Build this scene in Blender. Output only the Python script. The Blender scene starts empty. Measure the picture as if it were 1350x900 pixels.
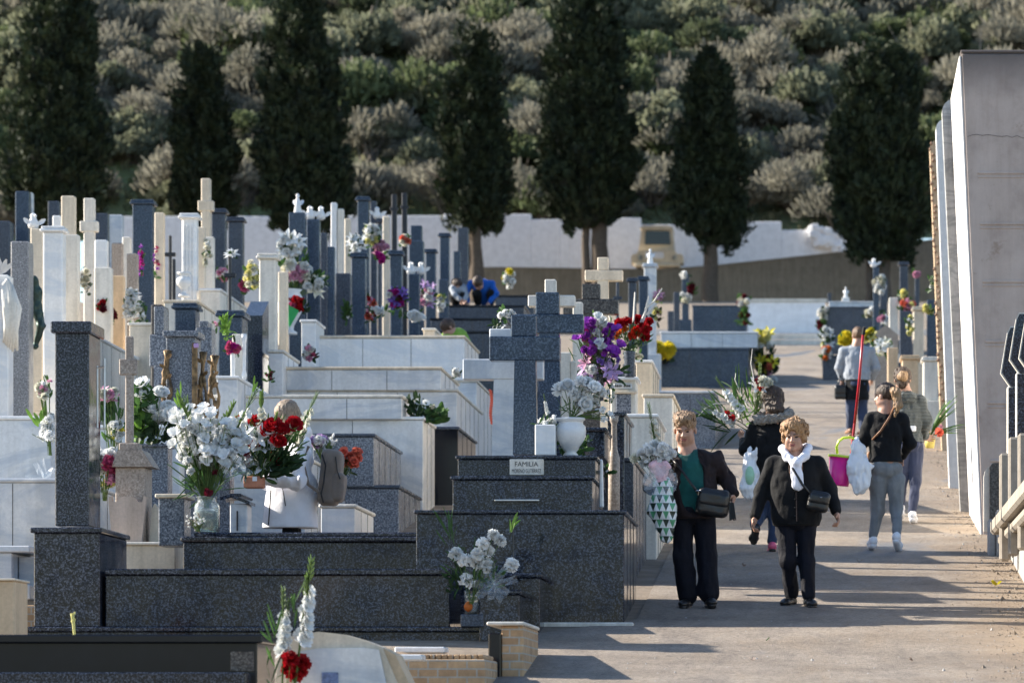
import bpy, math, random
import numpy as np
from mathutils import Vector, Matrix, Euler
random.seed(7); rng = np.random.default_rng(7)
S0 = bpy.context.scene
COL = S0.collection
R = math.radians
F, VX, HY, CH, G = 6000.0, 1090.0, 960.0, 3.1, 0.11   # focal in photo pixels, vanishing point, level horizon, path plane

def gz(Y):                       # height of the sloping ground
    if Y < 14: return -1.56
    if Y > 190: return -CH + G*190
    return -CH + G*Y
def W(px, py, s, dy=0.0):        # measured photo position + scale (pixels per metre) -> real place
    Y = F/s
    return Vector(((px-VX)/s, Y+dy, (HY-py)/s))

# ------------------------------------------------------------------ tagging
def tag(o, label=None, cat=None, group=None, kind=None):
    if label: o['label'] = label
    if cat: o['category'] = cat
    if group: o['group'] = group
    if kind: o['kind'] = kind
    return o
def thing(name, label, cat, loc, group=None):
    o = bpy.data.objects.new(name, None); COL.objects.link(o)
    o.location = loc; o.empty_display_size = .1
    return tag(o, label, cat, group)
def rootof(p):
    v = Vector((0,0,0))
    while p is not None: v += p.location; p = p.parent
    return v

class MB:
    def __init__(self): self.v=[]; self.f=[]; self.m=[]
    def add(self, vs, fs, mi=0):
        b=len(self.v); self.v += [tuple(p) for p in vs]
        for q in fs: self.f.append(tuple(i+b for i in q)); self.m.append(mi)
        return self
    def box(self, x0,x1,y0,y1,z0,z1, bev=.006, mi=0, taper=0.0, lean=0.0):
        if x1<x0: x0,x1=x1,x0
        if y1<y0: y0,y1=y1,y0
        if z1<z0: z0,z1=z1,z0
        b=min(bev,(x1-x0)*.3,(y1-y0)*.3,(z1-z0)*.3)
        xs=(x0,x1); ys=(y0,y1); zs=(z0,z1); vs=[]; ix={}
        for i in (0,1):
            for j in (0,1):
                for k in (0,1):
                    X,Y,Z=xs[i],ys[j],zs[k]; sx=1-2*i; sy=1-2*j; sz=1-2*k
                    for a,(dx,dy,dz) in enumerate(((0,b,b),(b,0,b),(b,b,0))):
                        ix[i,j,k,a]=len(vs); px=X+sx*dx
                        if k==1 and taper: 
                            cx=(x0+x1)/2; px=cx+(px-cx)*(1-taper)
                        if k==1: px+=lean
                        vs.append((px,Y+sy*dy,Z+sz*dz))
        g=lambda *t: ix[t]
        fs=[]
        for i in (0,1): fs.append([g(i,0,0,0),g(i,1,0,0),g(i,1,1,0),g(i,0,1,0)][::(-1 if i==0 else 1)])
        for j in (0,1): fs.append([g(0,j,0,1),g(1,j,0,1),g(1,j,1,1),g(0,j,1,1)][::(1 if j==0 else -1)])
        for k in (0,1): fs.append([g(0,0,k,2),g(1,0,k,2),g(1,1,k,2),g(0,1,k,2)][::(-1 if k==0 else 1)])
        for k in (0,1):
            for j in (0,1): fs.append([g(0,j,k,1),g(1,j,k,1),g(1,j,k,2),g(0,j,k,2)][::(1 if (j+k)%2 else -1)] if False else [g(0,j,k,1),g(1,j,k,1),g(1,j,k,2),g(0,j,k,2)])
            for i in (0,1): fs.append([g(i,0,k,0),g(i,1,k,0),g(i,1,k,2),g(i,0,k,2)])
        for i in (0,1):
            for j in (0,1): fs.append([g(i,j,0,0),g(i,j,1,0),g(i,j,1,1),g(i,j,0,1)])
        for i in (0,1):
            for j in (0,1):
                for k in (0,1): fs.append([g(i,j,k,0),g(i,j,k,1),g(i,j,k,2)])
        return self.add(vs,fs,mi)
    def prism(self, pts, y0, y1, mi=0):          # polygon in XZ, extruded in Y
        n=len(pts); vs=[(x,y0,z) for x,z in pts]+[(x,y1,z) for x,z in pts]
        fs=[tuple(range(n)), tuple(range(2*n-1,n-1,-1))]+[(i,(i+1)%n,n+(i+1)%n,n+i)[::-1] for i in range(n)]
        return self.add(vs,fs,mi)
    def prismx(self, pts, x0, x1, mi=0):         # polygon in YZ, extruded in X
        n=len(pts); vs=[(x0,y,z) for y,z in pts]+[(x1,y,z) for y,z in pts]
        fs=[tuple(range(n)), tuple(range(2*n-1,n-1,-1))]+[(i,(i+1)%n,n+(i+1)%n,n+i)[::-1] for i in range(n)]
        return self.add(vs,fs,mi)
    def tube(self, pts, r, n=7, mi=0):
        pts=[Vector(p) for p in pts]; rs=r if isinstance(r,(list,tuple)) else [r]*len(pts)
        vs=[]; fs=[]; up=Vector((.31,.2,.93))
        for i,p in enumerate(pts):
            d=(pts[min(i+1,len(pts)-1)]-pts[max(i-1,0)])
            d=d.normalized() if d.length>1e-9 else Vector((0,0,1))
            a=d.cross(up); a=a.normalized() if a.length>1e-3 else d.cross(Vector((1,0,0))).normalized(); b=d.cross(a)
            for k in range(n):
                t=2*math.pi*k/n; vs.append(p+(a*math.cos(t)+b*math.sin(t))*rs[i])
        for i in range(len(pts)-1):
            for k in range(n): fs.append((i*n+k,i*n+(k+1)%n,(i+1)*n+(k+1)%n,(i+1)*n+k))
        fs.append(tuple(range(n-1,-1,-1))); fs.append(tuple((len(pts)-1)*n+k for k in range(n)))
        return self.add(vs,fs,mi)
    def lathe(self, c, prof, n=20, mi=0, sx=1, sy=1):          # prof: (r,z) pairs
        vs=[]; fs=[]; m=len(prof)
        for r,z in prof:
            for k in range(n):
                t=2*math.pi*k/n; vs.append((c[0]+r*sx*math.cos(t),c[1]+r*sy*math.sin(t),c[2]+z))
        for i in range(m-1):
            for k in range(n): fs.append((i*n+k,i*n+(k+1)%n,(i+1)*n+(k+1)%n,(i+1)*n+k))
        fs.append(tuple(range(n-1,-1,-1))); fs.append(tuple((m-1)*n+k for k in range(n)))
        return self.add(vs,fs,mi)
    def petal(self, o, d, n, L, Wd, curl=.3, mi=0, ruf=0.0, tip=.35):
        d=d.normalized(); w=d.cross(n); w=w.normalized() if w.length>1e-4 else Vector((1,0,0)); n=w.cross(d)
        vs=[]
        for t,wd in ((0,.25),(.35,.9),(.7,1.0),(1,tip)):
            b=curl*L*t*t; c=o+d*(L*t)+n*b
            e=Wd*.5*wd
            r1=random.uniform(-ruf,ruf)*L; r2=random.uniform(-ruf,ruf)*L
            vs += [c-w*e+n*(e*.35+r1), c, c+w*e+n*(e*.35+r2)]
        fs=[]
        for i in range(3):
            a=i*3; fs += [(a,a+1,a+4,a+3),(a+1,a+2,a+5,a+4)]
        return self.add(vs,fs,mi)
    def mesh(self, name, mats, off=Vector((0,0,0)), smooth=False):
        me=bpy.data.meshes.new(name)
        me.from_pydata([(x-off.x,y-off.y,z-off.z) for x,y,z in self.v],[],self.f)
        for m in (mats if isinstance(mats,(list,tuple)) else [mats]): me.materials.append(m)
        me.polygons.foreach_set('material_index', self.m)
        if smooth: me.polygons.foreach_set('use_smooth',[True]*len(self.f))
        me.update()
        return me
    def part(self, name, mats, parent, smooth=False, label=None, fix=True):
        me=self.mesh(name,mats,rootof(parent),smooth)
        if fix: fixn(me)
        o=bpy.data.objects.new(name,me); COL.objects.link(o); o.parent=parent
        if label: o['label']=label
        return o
    def obj(self, name, mats, label, cat, loc=None, group=None, kind=None, smooth=False, fix=True):
        if loc is None: loc=Vector(np.array(self.v).mean(0)); loc.z=min(p[2] for p in self.v)
        loc=Vector(loc); me=self.mesh(name,mats,loc,smooth)
        if fix: fixn(me)
        o=bpy.data.objects.new(name,me); COL.objects.link(o); o.location=loc
        return tag(o,label,cat,group,kind)
import bmesh
def fixn(me):
    bm=bmesh.new(); bm.from_mesh(me); bmesh.ops.recalc_face_normals(bm,faces=bm.faces); bm.to_mesh(me); bm.free()

# ------------------------------------------------------------------ materials
class NT:
    def __init__(s,name):
        s.m=bpy.data.materials.new(name); s.m.use_nodes=True; s.t=s.m.node_tree; s.t.nodes.clear()
        s.out=s.n('ShaderNodeOutputMaterial'); s.b=s.n('ShaderNodeBsdfPrincipled'); s.l(s.b,0,s.out,0)
    def n(s,ty,**k):
        x=s.t.nodes.new(ty)
        for a,v in k.items():
            if a.startswith('_'): x.inputs[a[1:].replace('_',' ')].default_value=v
            else: setattr(x,a,v)
        return x
    def l(s,a,i,b,j): s.t.links.new(a.outputs[i],b.inputs[j])
def ramp(nt,src,si,stops,interp='LINEAR'):
    r=nt.n('ShaderNodeValToRGB'); r.color_ramp.interpolation=interp
    e=r.color_ramp.elements
    while len(e)<len(stops): e.new(.5)
    for q,(p,c) in zip(e,stops): q.position=p; q.color=(*c,1) if len(c)==3 else c
    nt.l(src,si,r,0); return r
def coords(nt,kind='Object',sc=(1,1,1)):
    tc=nt.n('ShaderNodeTexCoord'); mp=nt.n('ShaderNodeMapping'); mp.inputs['Scale'].default_value=sc
    nt.l(tc,kind,mp,0); return mp
def noise(nt,mp,scale,det=4,rough=.6,dist=0):
    x=nt.n('ShaderNodeTexNoise'); x.inputs['Scale'].default_value=scale; x.inputs['Detail'].default_value=det
    x.inputs['Roughness'].default_value=rough; x.inputs['Distortion'].default_value=dist
    nt.l(mp,0,x,0); return x
def mix(nt,a,ai,b,bi,fac=.5,mode='MIX',fs=None,fsi=0):
    x=nt.n('ShaderNodeMix',data_type='RGBA',blend_type=mode); x.inputs[0].default_value=fac
    if fs: nt.l(fs,fsi,x,0)
    if isinstance(a,tuple): x.inputs[6].default_value=(*a,1)
    else: nt.l(a,ai,x,6)
    if isinstance(b,tuple): x.inputs[7].default_value=(*b,1)
    else: nt.l(b,bi,x,7)
    return x
def bump(nt,src,si,st,dist=.01):
    b=nt.n('ShaderNodeBump'); b.inputs['Strength'].default_value=st; b.inputs['Distance'].default_value=dist
    nt.l(src,si,b,'Height'); nt.l(b,0,nt.b,'Normal')
def sc(c,k): return tuple(min(1,x*k) for x in c)
def granite(name,c0,c1,c2,scale=75,rough=.14,stain=.35,brown=None):
    nt=NT(name); mp=coords(nt)
    a=noise(nt,mp,scale,3,.7); r=ramp(nt,a,0,[(.36,c0),(.5,c1),(.62,c2)])
    v=nt.n('ShaderNodeTexVoronoi'); v.inputs['Scale'].default_value=scale*.8; nt.l(mp,0,v,0)
    r2=ramp(nt,v,0,[(.0,sc(c2,1.5)),(.22,c1),(.4,c0)]); m=mix(nt,r,0,r2,0,.4)
    b=noise(nt,mp,1.7,4); rb=ramp(nt,b,0,[(.35,(1,1,1)),(.7,(1-stain,1-stain*1.0,1-stain*.95))]); m2=mix(nt,m,2,rb,0,1,'MULTIPLY')
    if brown:
        bn=noise(nt,mp,.9,2,.5); rn=ramp(nt,bn,0,[(.60,(0,0,0)),(.70,(1,1,1))]); m3=mix(nt,m2,2,brown,0,1,'ADD'); m2=mix(nt,m2,2,m3,2,.5,'MIX',rn,0)  # brown patches: reflections in the polish, painted into the stone colour
    dz=noise(nt,mp,5,6,.7); rd=ramp(nt,dz,0,[(.45,(rough,)*3),(.75,(rough+.28,)*3)])
    nt.l(m2,2,nt.b,'Base Color'); nt.l(rd,0,nt.b,'Roughness'); nt.b.inputs['Specular IOR Level'].default_value=.28
    return nt.m
def stone(name,c,vein=None,vs=1.2,rough=.45,grain=60,dirt=.3,bmp=.25,joint=0,streak=True):
    nt=NT(name); mp=coords(nt)
    a=noise(nt,mp,grain,4,.7); r=ramp(nt,a,0,[(.3,sc(c,.86)),(.7,sc(c,1.08))])
    cur=(r,0)
    if vein:
        mv=coords(nt,'Object',(.55,1,2.2)); w=noise(nt,mv,vs,7,.62,1.4)
        rv=ramp(nt,w,0,[(.44,(0,0,0)),(.5,(1,1,1)),(.56,(0,0,0))]); m=mix(nt,cur[0],cur[1],vein,0,.5,'MIX',rv,0)
        w2=noise(nt,mv,vs*.6,5,.6,.6); rv2=ramp(nt,w2,0,[(.4,(0,0,0)),(.75,(.6,.6,.6))]); m=mix(nt,m,2,vein,0,.5,'MIX',rv2,0); cur=(m,2)
    ms=coords(nt,'Object',(7,7,.5) if streak else (1,1,1)); d=noise(nt,ms,1.3,5,.65)
    rd=ramp(nt,d,0,[(.38,(1,1,1)),(.75,(1-dirt,1-dirt*1.02,1-dirt*1.1))]); m=mix(nt,cur[0],cur[1],rd,0,1,'MULTIPLY')
    d2=noise(nt,mp,2.3,6,.7); rd2=ramp(nt,d2,0,[(.45,(1,1,1)),(.7,(1-dirt*.7,)*3)]); m=mix(nt,m,2,rd2,0,1,'MULTIPLY')
    nt.l(m,2,nt.b,'Base Color'); nt.b.inputs['Roughness'].default_value=rough
    if bmp: bump(nt,a,0,bmp,.004)
    return nt.m
def plain(name,c,rough=.6,var=.15,scale=25,bmp=0,metal=0,trans=0,spec=.5,sheen=0,alpha=1,sss=0,rnd=0):
    nt=NT(name); mp=coords(nt); a=noise(nt,mp,scale,4)
    r=ramp(nt,a,0,[(.3,sc(c,1-var)),(.7,sc(c,1+var))]); cur=(r,0)
    if rnd:
        oi=nt.n('ShaderNodeObjectInfo'); rr=ramp(nt,oi,'Random',[(0,(1-rnd,1-rnd,1-rnd*.7)),(1,(1,1,1-rnd*.3))]); cur=(mix(nt,r,0,rr,0,1,'MULTIPLY'),2)
    nt.l(cur[0],cur[1],nt.b,'Base Color')
    b=nt.b.inputs; b['Roughness'].default_value=rough; b['Metallic'].default_value=metal; b['Specular IOR Level'].default_value=spec
    if trans: b['Transmission Weight'].default_value=trans; b['IOR'].default_value=1.45
    if sheen: b['Sheen Weight'].default_value=sheen
    if alpha<1: b['Alpha'].default_value=alpha
    if bmp: bump(nt,a,0,bmp,.006)
    return nt.m
def leafm(name,c,var=.35,scale=3,trl=.35,rough=.55,c2=None):
    nt=NT(name); mp=coords(nt,'Object'); a=noise(nt,mp,scale,3)
    r=ramp(nt,a,0,[(.3,sc(c,1-var)),(.7,c2 or sc(c,1+var))])
    oi=nt.n('ShaderNodeObjectInfo'); rr=ramp(nt,oi,'Random',[(0,(.72,.74,.74)),(1,(1,1,1))]); m=mix(nt,r,0,rr,0,1,'MULTIPLY')
    nt.l(m,2,nt.b,'Base Color'); nt.b.inputs['Roughness'].default_value=rough; nt.b.inputs['Specular IOR Level'].default_value=.3
    tr=nt.n('ShaderNodeBsdfTranslucent'); nt.l(m,2,tr,0); ms=nt.n('ShaderNodeMixShader'); ms.inputs[0].default_value=trl
    nt.l(nt.b,0,ms,1); nt.l(tr,0,ms,2); nt.l(ms,0,nt.out,0)
    return nt.m
M={}
M['gdark']=granite('granite_dark',(.005,.007,.013),(.018,.025,.042),(.16,.19,.26),76,.06,.3,(.030,.018,.013))
M['gobel']=granite('granite_obelisk',(.006,.007,.012),(.024,.029,.046),(.22,.24,.31),74,.06)
M['gblue']=granite('granite_blue',(.018,.032,.055),(.045,.07,.11),(.16,.21,.29),64,.16,.2)
M['gslate']=granite('granite_slate',(.030,.038,.055),(.07,.085,.115),(.16,.19,.24),60,.22,.3)
M['glight']=granite('granite_light',(.14,.14,.145),(.34,.34,.35),(.6,.6,.6),60,.3)
M['ggrey']=granite('granite_grey',(.06,.07,.09),(.2,.22,.26),(.5,.53,.58),58,.22)
M['gbrown']=granite('granite_brown',(.035,.03,.03),(.10,.09,.085),(.25,.23,.21),60,.2)
M['gpink']=granite('granite_pink',(.27,.22,.18),(.48,.40,.33),(.64,.55,.46),55,.5)
M['black']=plain('black_polished',(.008,.010,.016),.15,.2,4,0,0,0,.25)
M['marble']=stone('white_marble',(.84,.83,.81),(.66,.69,.72),.5,.3,30,.10,.08)
M['marble2']=stone('grey_veined_marble',(.78,.78,.77),(.52,.56,.61),.55,.32,30,.16,.08)
M['cream']=stone('cream_stone',(.74,.64,.50),None,1,.6,40,.3,.3)
M['cream2']=stone('pale_limestone',(.78,.74,.66),None,1,.6,40,.32,.3)
M['orange']=stone('ochre_stone',(.68,.50,.32),None,1,.7,35,.3,.3)
M['grime']=stone('weathered_limestone',(.42,.40,.36),None,1,.75,30,.5,.5)
M['concrete']=stone('concrete',(.42,.41,.40),None,1,.85,26,.4,.5)
M['bronze']=plain('bronze_patina',(.035,.06,.05),.45,.4,14,0,.6)
M['gold']=plain('gilt_bronze',(.16,.10,.045),.5,.9,14,.4,.4)
M['iron']=plain('dark_iron',(.03,.032,.038),.4,.3,30,0,.5)
M['steel']=plain('brushed_steel',(.55,.56,.58),.3,.1,30,0,.9)
M['glass']=plain('clear_glass',(.9,.95,.95),.05,.02,5,0,0,.92)
M['water']=plain('vase_water',(.5,.6,.5),.05,.1,5,0,0,.8)
M['cello']=plain('cellophane',(.82,.88,.95),.12,.1,10,0,0,.0,1.0,0,.16)
M['white']=plain('white_paint',(.8,.8,.8),.5,.06,14)
M['plwhite']=plain('white_plastic',(.78,.79,.82),.35,.08,12,.3)
M['skin']=plain('skin',(.42,.235,.165),.5,.10,30,.1)
M['skin2']=plain('skin_hands',(.46,.27,.19),.5,.1,30,.1)
M['lips']=plain('lips',(.30,.10,.08),.45,.1,40)
M['eye']=plain('eye_dark',(.03,.025,.02),.2,.1,10)
def hairm(name,c,c2):
    nt=NT(name); mp=coords(nt,'Object',(1,1,.22)); a=noise(nt,mp,130,4,.7,.6); r=ramp(nt,a,0,[(.35,c2),(.62,c)])
    nt.l(r,0,nt.b,'Base Color'); nt.b.inputs['Roughness'].default_value=.5; bump(nt,a,0,.8,.01); return nt.m
M['h_ginger']=hairm('hair_short_blonde',(.40,.25,.14),(.10,.055,.03))
M['h_perm']=hairm('hair_permed',(.48,.27,.12),(.15,.075,.035))
M['h_dark']=hairm('hair_dark_brown',(.09,.05,.03),(.02,.012,.008))
M['h_pony']=hairm('hair_ombre',(.48,.30,.15),(.14,.07,.035))
M['h_grey']=hairm('hair_ash',(.42,.31,.22),(.13,.085,.055))
M['h_bron']=hairm('hair_brown',(.22,.12,.06),(.06,.035,.02))
def cloth(name,c,var=.14,bm=.35,rough=.85,scale=9,sheen=.2,quilt=0):
    nt=NT(name); mp=coords(nt); a=noise(nt,mp,scale,5,.6); r=ramp(nt,a,0,[(.3,sc(c,1-var)),(.7,sc(c,1+var))])
    nt.l(r,0,nt.b,'Base Color'); nt.b.inputs['Roughness'].default_value=rough; nt.b.inputs['Sheen Weight'].default_value=sheen; nt.b.inputs['Sheen Roughness'].default_value=.5; nt.b.inputs['Specular IOR Level'].default_value=.2
    w=noise(nt,mp,260,2)
    if quilt:
        mq=coords(nt,'Object',(.05,.05,1)); wv=nt.n('ShaderNodeTexWave',wave_type='BANDS',bands_direction='Z'); wv.inputs['Scale'].default_value=quilt; nt.l(mq,0,wv,0); bump(nt,wv,1,.4,.02)
    else:
        ad=nt.n('ShaderNodeMath',operation='MULTIPLY_ADD'); ad.inputs[1].default_value=.12; nt.l(w,0,ad,0); nt.l(a,0,ad,2); bump(nt,ad,0,bm,.03)
    return nt.m
C=cloth
M['c_jacket']=C('cloth_dark_plum',(.018,.012,.014),.3,.5,.75,9,.05); M['c_teal']=C('cloth_teal',(.008,.075,.07),.3,.5); M['c_black']=C('cloth_black',(.006,.0065,.008),.3,.5,.8,9,.05)
M['c_navy']=C('cloth_navy',(.005,.006,.012),.3,.5,.75,9,.03); M['c_white']=C('cloth_white_coat',(.80,.80,.84),.05); M['c_scarf']=C('cloth_scarf',(.80,.80,.88),.08)
M['c_jeans']=C('cloth_jeans',(.035,.05,.095)); M['c_grey']=C('cloth_grey_trousers',(.20,.21,.22),.2); M['c_legg']=C('cloth_leggings',(.045,.055,.10))
M['c_puff']=C('cloth_puffer',(.075,.085,.085),.2,.4,.6,9,.1,9); M['c_card']=C('cloth_grey_cardigan',(.30,.33,.37)); M['c_fur']=C('fur_trim',(.30,.25,.20),.5,1.0,.9,60,.6)
M['c_blue']=C('cloth_blue_jacket',(.012,.10,.42)); M['c_green']=C('cloth_green',(.20,.36,.05)); M['c_brown']=C('cloth_brown_knit',(.26,.17,.12),.5,.5,.9,60)
M['leather']=plain('black_leather',(.014,.014,.015),.33,.2,40,.3); M['tan']=plain('tan_leather',(.25,.12,.06),.5,.2,40)
M['canvas']=C('canvas_taupe',(.20,.165,.14)); M['sneaker']=plain('white_sneaker',(.78,.78,.8),.5,.06,30,.1); M['pinks']=plain('pink_sneaker',(.75,.12,.22),.5,.2,30)
M['magenta']=plain('magenta_plastic',(.75,.015,.27),.3,.05,9); M['lime']=plain('lime_plastic',(.62,.80,.06),.35,.05,9); M['redp']=plain('red_metal_pole',(.45,.02,.03),.3,.1,9)
M['terra']=plain('terracotta',(.5,.2,.11),.7,.15,20)
M['leaf']=leafm('leaf_mid_green',(.06,.13,.035),.4,14); M['leafd']=leafm('leaf_dark_green',(.028,.06,.022),.4,14); M['leafy']=leafm('leaf_bright_green',(.16,.30,.05),.3,14)
M['stem']=leafm('stem_green',(.14,.22,.06),.3,14); M['twig']=plain('dry_twig',(.35,.27,.22),.8,.3,30)
PC={'white':(.92,.92,.90),'ivory':(.80,.78,.66),'red':(.45,.008,.015),'scarlet':(.72,.04,.015),'orange':(.75,.20,.04),'coral':(.80,.20,.13),'pink':(.72,.36,.50),
    'rose':(.60,.10,.22),'magenta':(.52,.02,.28),'purple':(.36,.06,.50),'lilac':(.60,.40,.70),'yellow':(.80,.68,.05),'lemon':(.85,.80,.35),'maroon':(.14,.008,.02),'violet':(.22,.12,.45)}
for k,c in PC.items(): M['p_'+k]=leafm('petal_'+k,c,.10,30,.3,.6)
def wood(): return plain('bark',(.10,.075,.055),.9,.4,12,.6)
M['bark']=wood()
# ------------------------------------------------------------------ camera, sky, sun
cam=bpy.data.cameras.new('camera'); cam.sensor_width=36; cam.lens=36*F/1350; cam.shift_x=-(VX-675)/1350; cam.shift_y=(HY-450)/1350
cam.clip_start=.5; cam.clip_end=3000; cam.dof.use_dof=True; cam.dof.focus_distance=37.6; cam.dof.aperture_fstop=4.6
co=bpy.data.objects.new('camera',cam); COL.objects.link(co); co.rotation_euler=(R(90),0,0); S0.camera=co
wd=bpy.data.worlds.new('World'); S0.world=wd; wd.use_nodes=True; nt=wd.node_tree; nt.nodes.clear()
wo=nt.nodes.new('ShaderNodeOutputWorld'); bg=nt.nodes.new('ShaderNodeBackground'); sk=nt.nodes.new('ShaderNodeTexSky')
sk.sky_type='NISHITA'; sk.sun_disc=False
SEL,SAZ=R(27),R(14)
tosun=Vector((-math.cos(SEL)*math.cos(SAZ), math.cos(SEL)*math.sin(SAZ), math.sin(SEL)))
sk.sun_elevation=SEL; sk.sun_rotation=math.atan2(tosun.x,tosun.y); sk.air_density=1.0; sk.dust_density=.6; sk.ozone_density=2.5
bg.inputs[1].default_value=.105; nt.links.new(sk.outputs[0],bg.inputs[0]); nt.links.new(bg.outputs[0],wo.inputs[0])
sl=bpy.data.lights.new('sun','SUN'); sl.energy=5.0; sl.angle=R(.53); sl.color=(1,.91,.78); so=bpy.data.objects.new('sun',sl); COL.objects.link(so)
so.rotation_euler=tosun.to_track_quat('Z','Y').to_euler()
S0.view_settings.view_transform='Standard'; S0.view_settings.look='None'; S0.view_settings.exposure=1.3; S0.view_settings.gamma=1
S0.render.engine='CYCLES'; S0.cycles.max_bounces=8; S0.cycles.diffuse_bounces=4; S0.cycles.glossy_bounces=4; S0.cycles.transparent_max_bounces=12

# ------------------------------------------------------------------ numpy mesh tools
def mesh_np(name,V,Q,mats=None,smooth=False,mi=None):
    me=bpy.data.meshes.new(name); n=Q.shape[1]
    me.vertices.add(len(V)); me.vertices.foreach_set('co',np.ascontiguousarray(V,dtype=np.float32).ravel())
    me.loops.add(Q.size); me.loops.foreach_set('vertex_index',np.ascontiguousarray(Q,dtype=np.int32).ravel())
    me.polygons.add(len(Q)); me.polygons.foreach_set('loop_start',np.arange(0,Q.size,n,dtype=np.int32))
    me.polygons.foreach_set('loop_total',np.full(len(Q),n,dtype=np.int32))
    for m in (mats if isinstance(mats,(list,tuple)) else [mats]): me.materials.append(m)
    if mi is not None: me.polygons.foreach_set('material_index',mi.astype(np.int32))
    me.polygons.foreach_set('use_smooth',np.full(len(Q),smooth)); me.update(calc_edges=True); me.validate()
    return me
def link(name,me,parent=None,loc=(0,0,0),rot=None,scl=None):
    o=bpy.data.objects.new(name,me); COL.objects.link(o); o.parent=parent; o.location=loc
    if rot is not None: o.rotation_euler=rot
    if scl is not None: o.scale=scl if isinstance(scl,(tuple,list)) else (scl,)*3
    return o
def unit(a): return a/np.maximum(np.linalg.norm(a,axis=1,keepdims=True),1e-6)
def tufts(P,D,size,wid=.4):                       # little leaf sprays: one bent quad each
    n=len(P); rnd=rng.normal(size=(n,3)); Wv=unit(np.cross(D,rnd)); L=size.reshape(-1,1)
    N=np.cross(Wv,D)
    V=np.stack([P-Wv*L*wid*.35, P+Wv*L*wid*.35, P+D*L+Wv*L*wid*.5+N*L*.2, P+D*L*1.1-Wv*L*wid*.5+N*L*.2],1).reshape(-1,3)
    return V,np.arange(4*n).reshape(-1,4)
def vnoise(shape_pts,seed,scale):                 # cheap value noise at points (n,3)
    p=shape_pts*scale+seed*17.3; i=np.floor(p).astype(np.int64); f=p-i; f=f*f*(3-2*f)
    def h(a): 
        x=(a[...,0]*374761393+a[...,1]*668265263+a[...,2]*2147483647+seed*974711)&0x7fffffff
        x=((x^(x>>13))*1274126177)&0x7fffffff; return (x^(x>>16))%65536/32768.-1
    r=0
    for dx in (0,1):
        for dy in (0,1):
            for dz in (0,1):
                w=(f[...,0] if dx else 1-f[...,0])*(f[...,1] if dy else 1-f[...,1])*(f[...,2] if dz else 1-f[...,2])
                r=r+w*h(i+np.array([dx,dy,dz]))
    return r
def gridmesh(name,xs,ys,zf,mat,kind='structure',smooth=True):
    X,Y=np.meshgrid(xs,ys); Z=zf(X,Y); V=np.stack([X,Y,Z],-1).reshape(-1,3); nx=len(xs); ny=len(ys)
    i=np.arange(nx-1)[None,:]+nx*np.arange(ny-1)[:,None]; Q=np.stack([i,i+1,i+1+nx,i+nx],-1).reshape(-1,4)
    o=link(name,mesh_np(name,V,Q,mat,smooth)); o['kind']=kind; return o
gzv=np.vectorize(gz)

# ------------------------------------------------------------------ ground, path
nt=NT('earth_ground'); mp=coords(nt); a=noise(nt,mp,3,8,.7); r=ramp(nt,a,0,[(.3,(.16,.125,.09)),(.55,(.27,.22,.17)),(.75,(.35,.31,.26))]); nt.l(r,0,nt.b,'Base Color')
nt.b.inputs['Roughness'].default_value=.95; a2=noise(nt,mp,30,6,.75); bump(nt,a2,0,.8,.03); M['earth']=nt.m
nt=NT('worn_path'); mp=coords(nt)
a=noise(nt,mp,1.1,8,.68); r=ramp(nt,a,0,[(.3,(.235,.195,.155)),(.5,(.33,.28,.23)),(.72,(.42,.365,.305))])
mpx=coords(nt,'Object',(1,.18,1)); b=noise(nt,mpx,2.0,7,.72,.4); rb=ramp(nt,b,0,[(.36,(.72,.72,.74)),(.5,(1,1,1)),(.68,(1.0,.95,.88))]); m=mix(nt,r,0,rb,0,1,'MULTIPLY')
g=noise(nt,mp,48,4,.85); rg=ramp(nt,g,0,[(.36,(.45,.43,.42)),(.48,(.95,.95,.95)),(.68,(1.0,1,1))]); m=mix(nt,m,2,rg,0,.9,'MULTIPLY'); g3=noise(nt,mp,22,6,.8); rg3=ramp(nt,g3,0,[(.36,(.60,.57,.54)),(.5,(1,1,1)),(.64,(1.08,1.06,1.03))]); m=mix(nt,m,2,rg3,0,.9,'MULTIPLY')
sep=nt.n('ShaderNodeSeparateXYZ'); nt.l(mp,0,sep,0); nx=noise(nt,mp,1.6,6,.7)
ad=nt.n('ShaderNodeMath',operation='MULTIPLY_ADD'); ad.inputs[1].default_value=1.5; nt.l(nx,0,ad,0); nt.l(sep,0,ad,2)
dr=ramp(nt,ad,0,[(0,(0,0,0)),(1,(1,1,1))]); dr.color_ramp.elements[0].position=.0
mr=nt.n('ShaderNodeMapRange'); mr.inputs[1].default_value=1.65; mr.inputs[2].default_value=2.2; nt.l(ad,0,mr,0)
dirt=ramp(nt,a,0,[(.3,(.22,.16,.11)),(.7,(.37,.29,.21))]); m=mix(nt,m,2,dirt,0,.5,'MIX',mr,0)
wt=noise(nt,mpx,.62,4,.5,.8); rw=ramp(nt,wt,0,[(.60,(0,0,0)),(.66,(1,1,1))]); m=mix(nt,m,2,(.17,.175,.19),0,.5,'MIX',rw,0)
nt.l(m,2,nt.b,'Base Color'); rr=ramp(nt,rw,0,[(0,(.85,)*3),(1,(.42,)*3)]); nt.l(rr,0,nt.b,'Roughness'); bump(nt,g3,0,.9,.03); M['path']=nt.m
ys=np.concatenate([[-80,-20,0,8,12,14],np.arange(15,190,2.0),[190,192,200,212]])
gridmesh('ground',np.array([-260,-60,-20,-10,-5,-3,0,3,6,12,30,80,200.]),ys,lambda X,Y:gzv(Y),M['earth'])
bm=MB(); Ys=[14,24,30,33,34.5,36,40,46,55,70,90,110,131]
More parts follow.
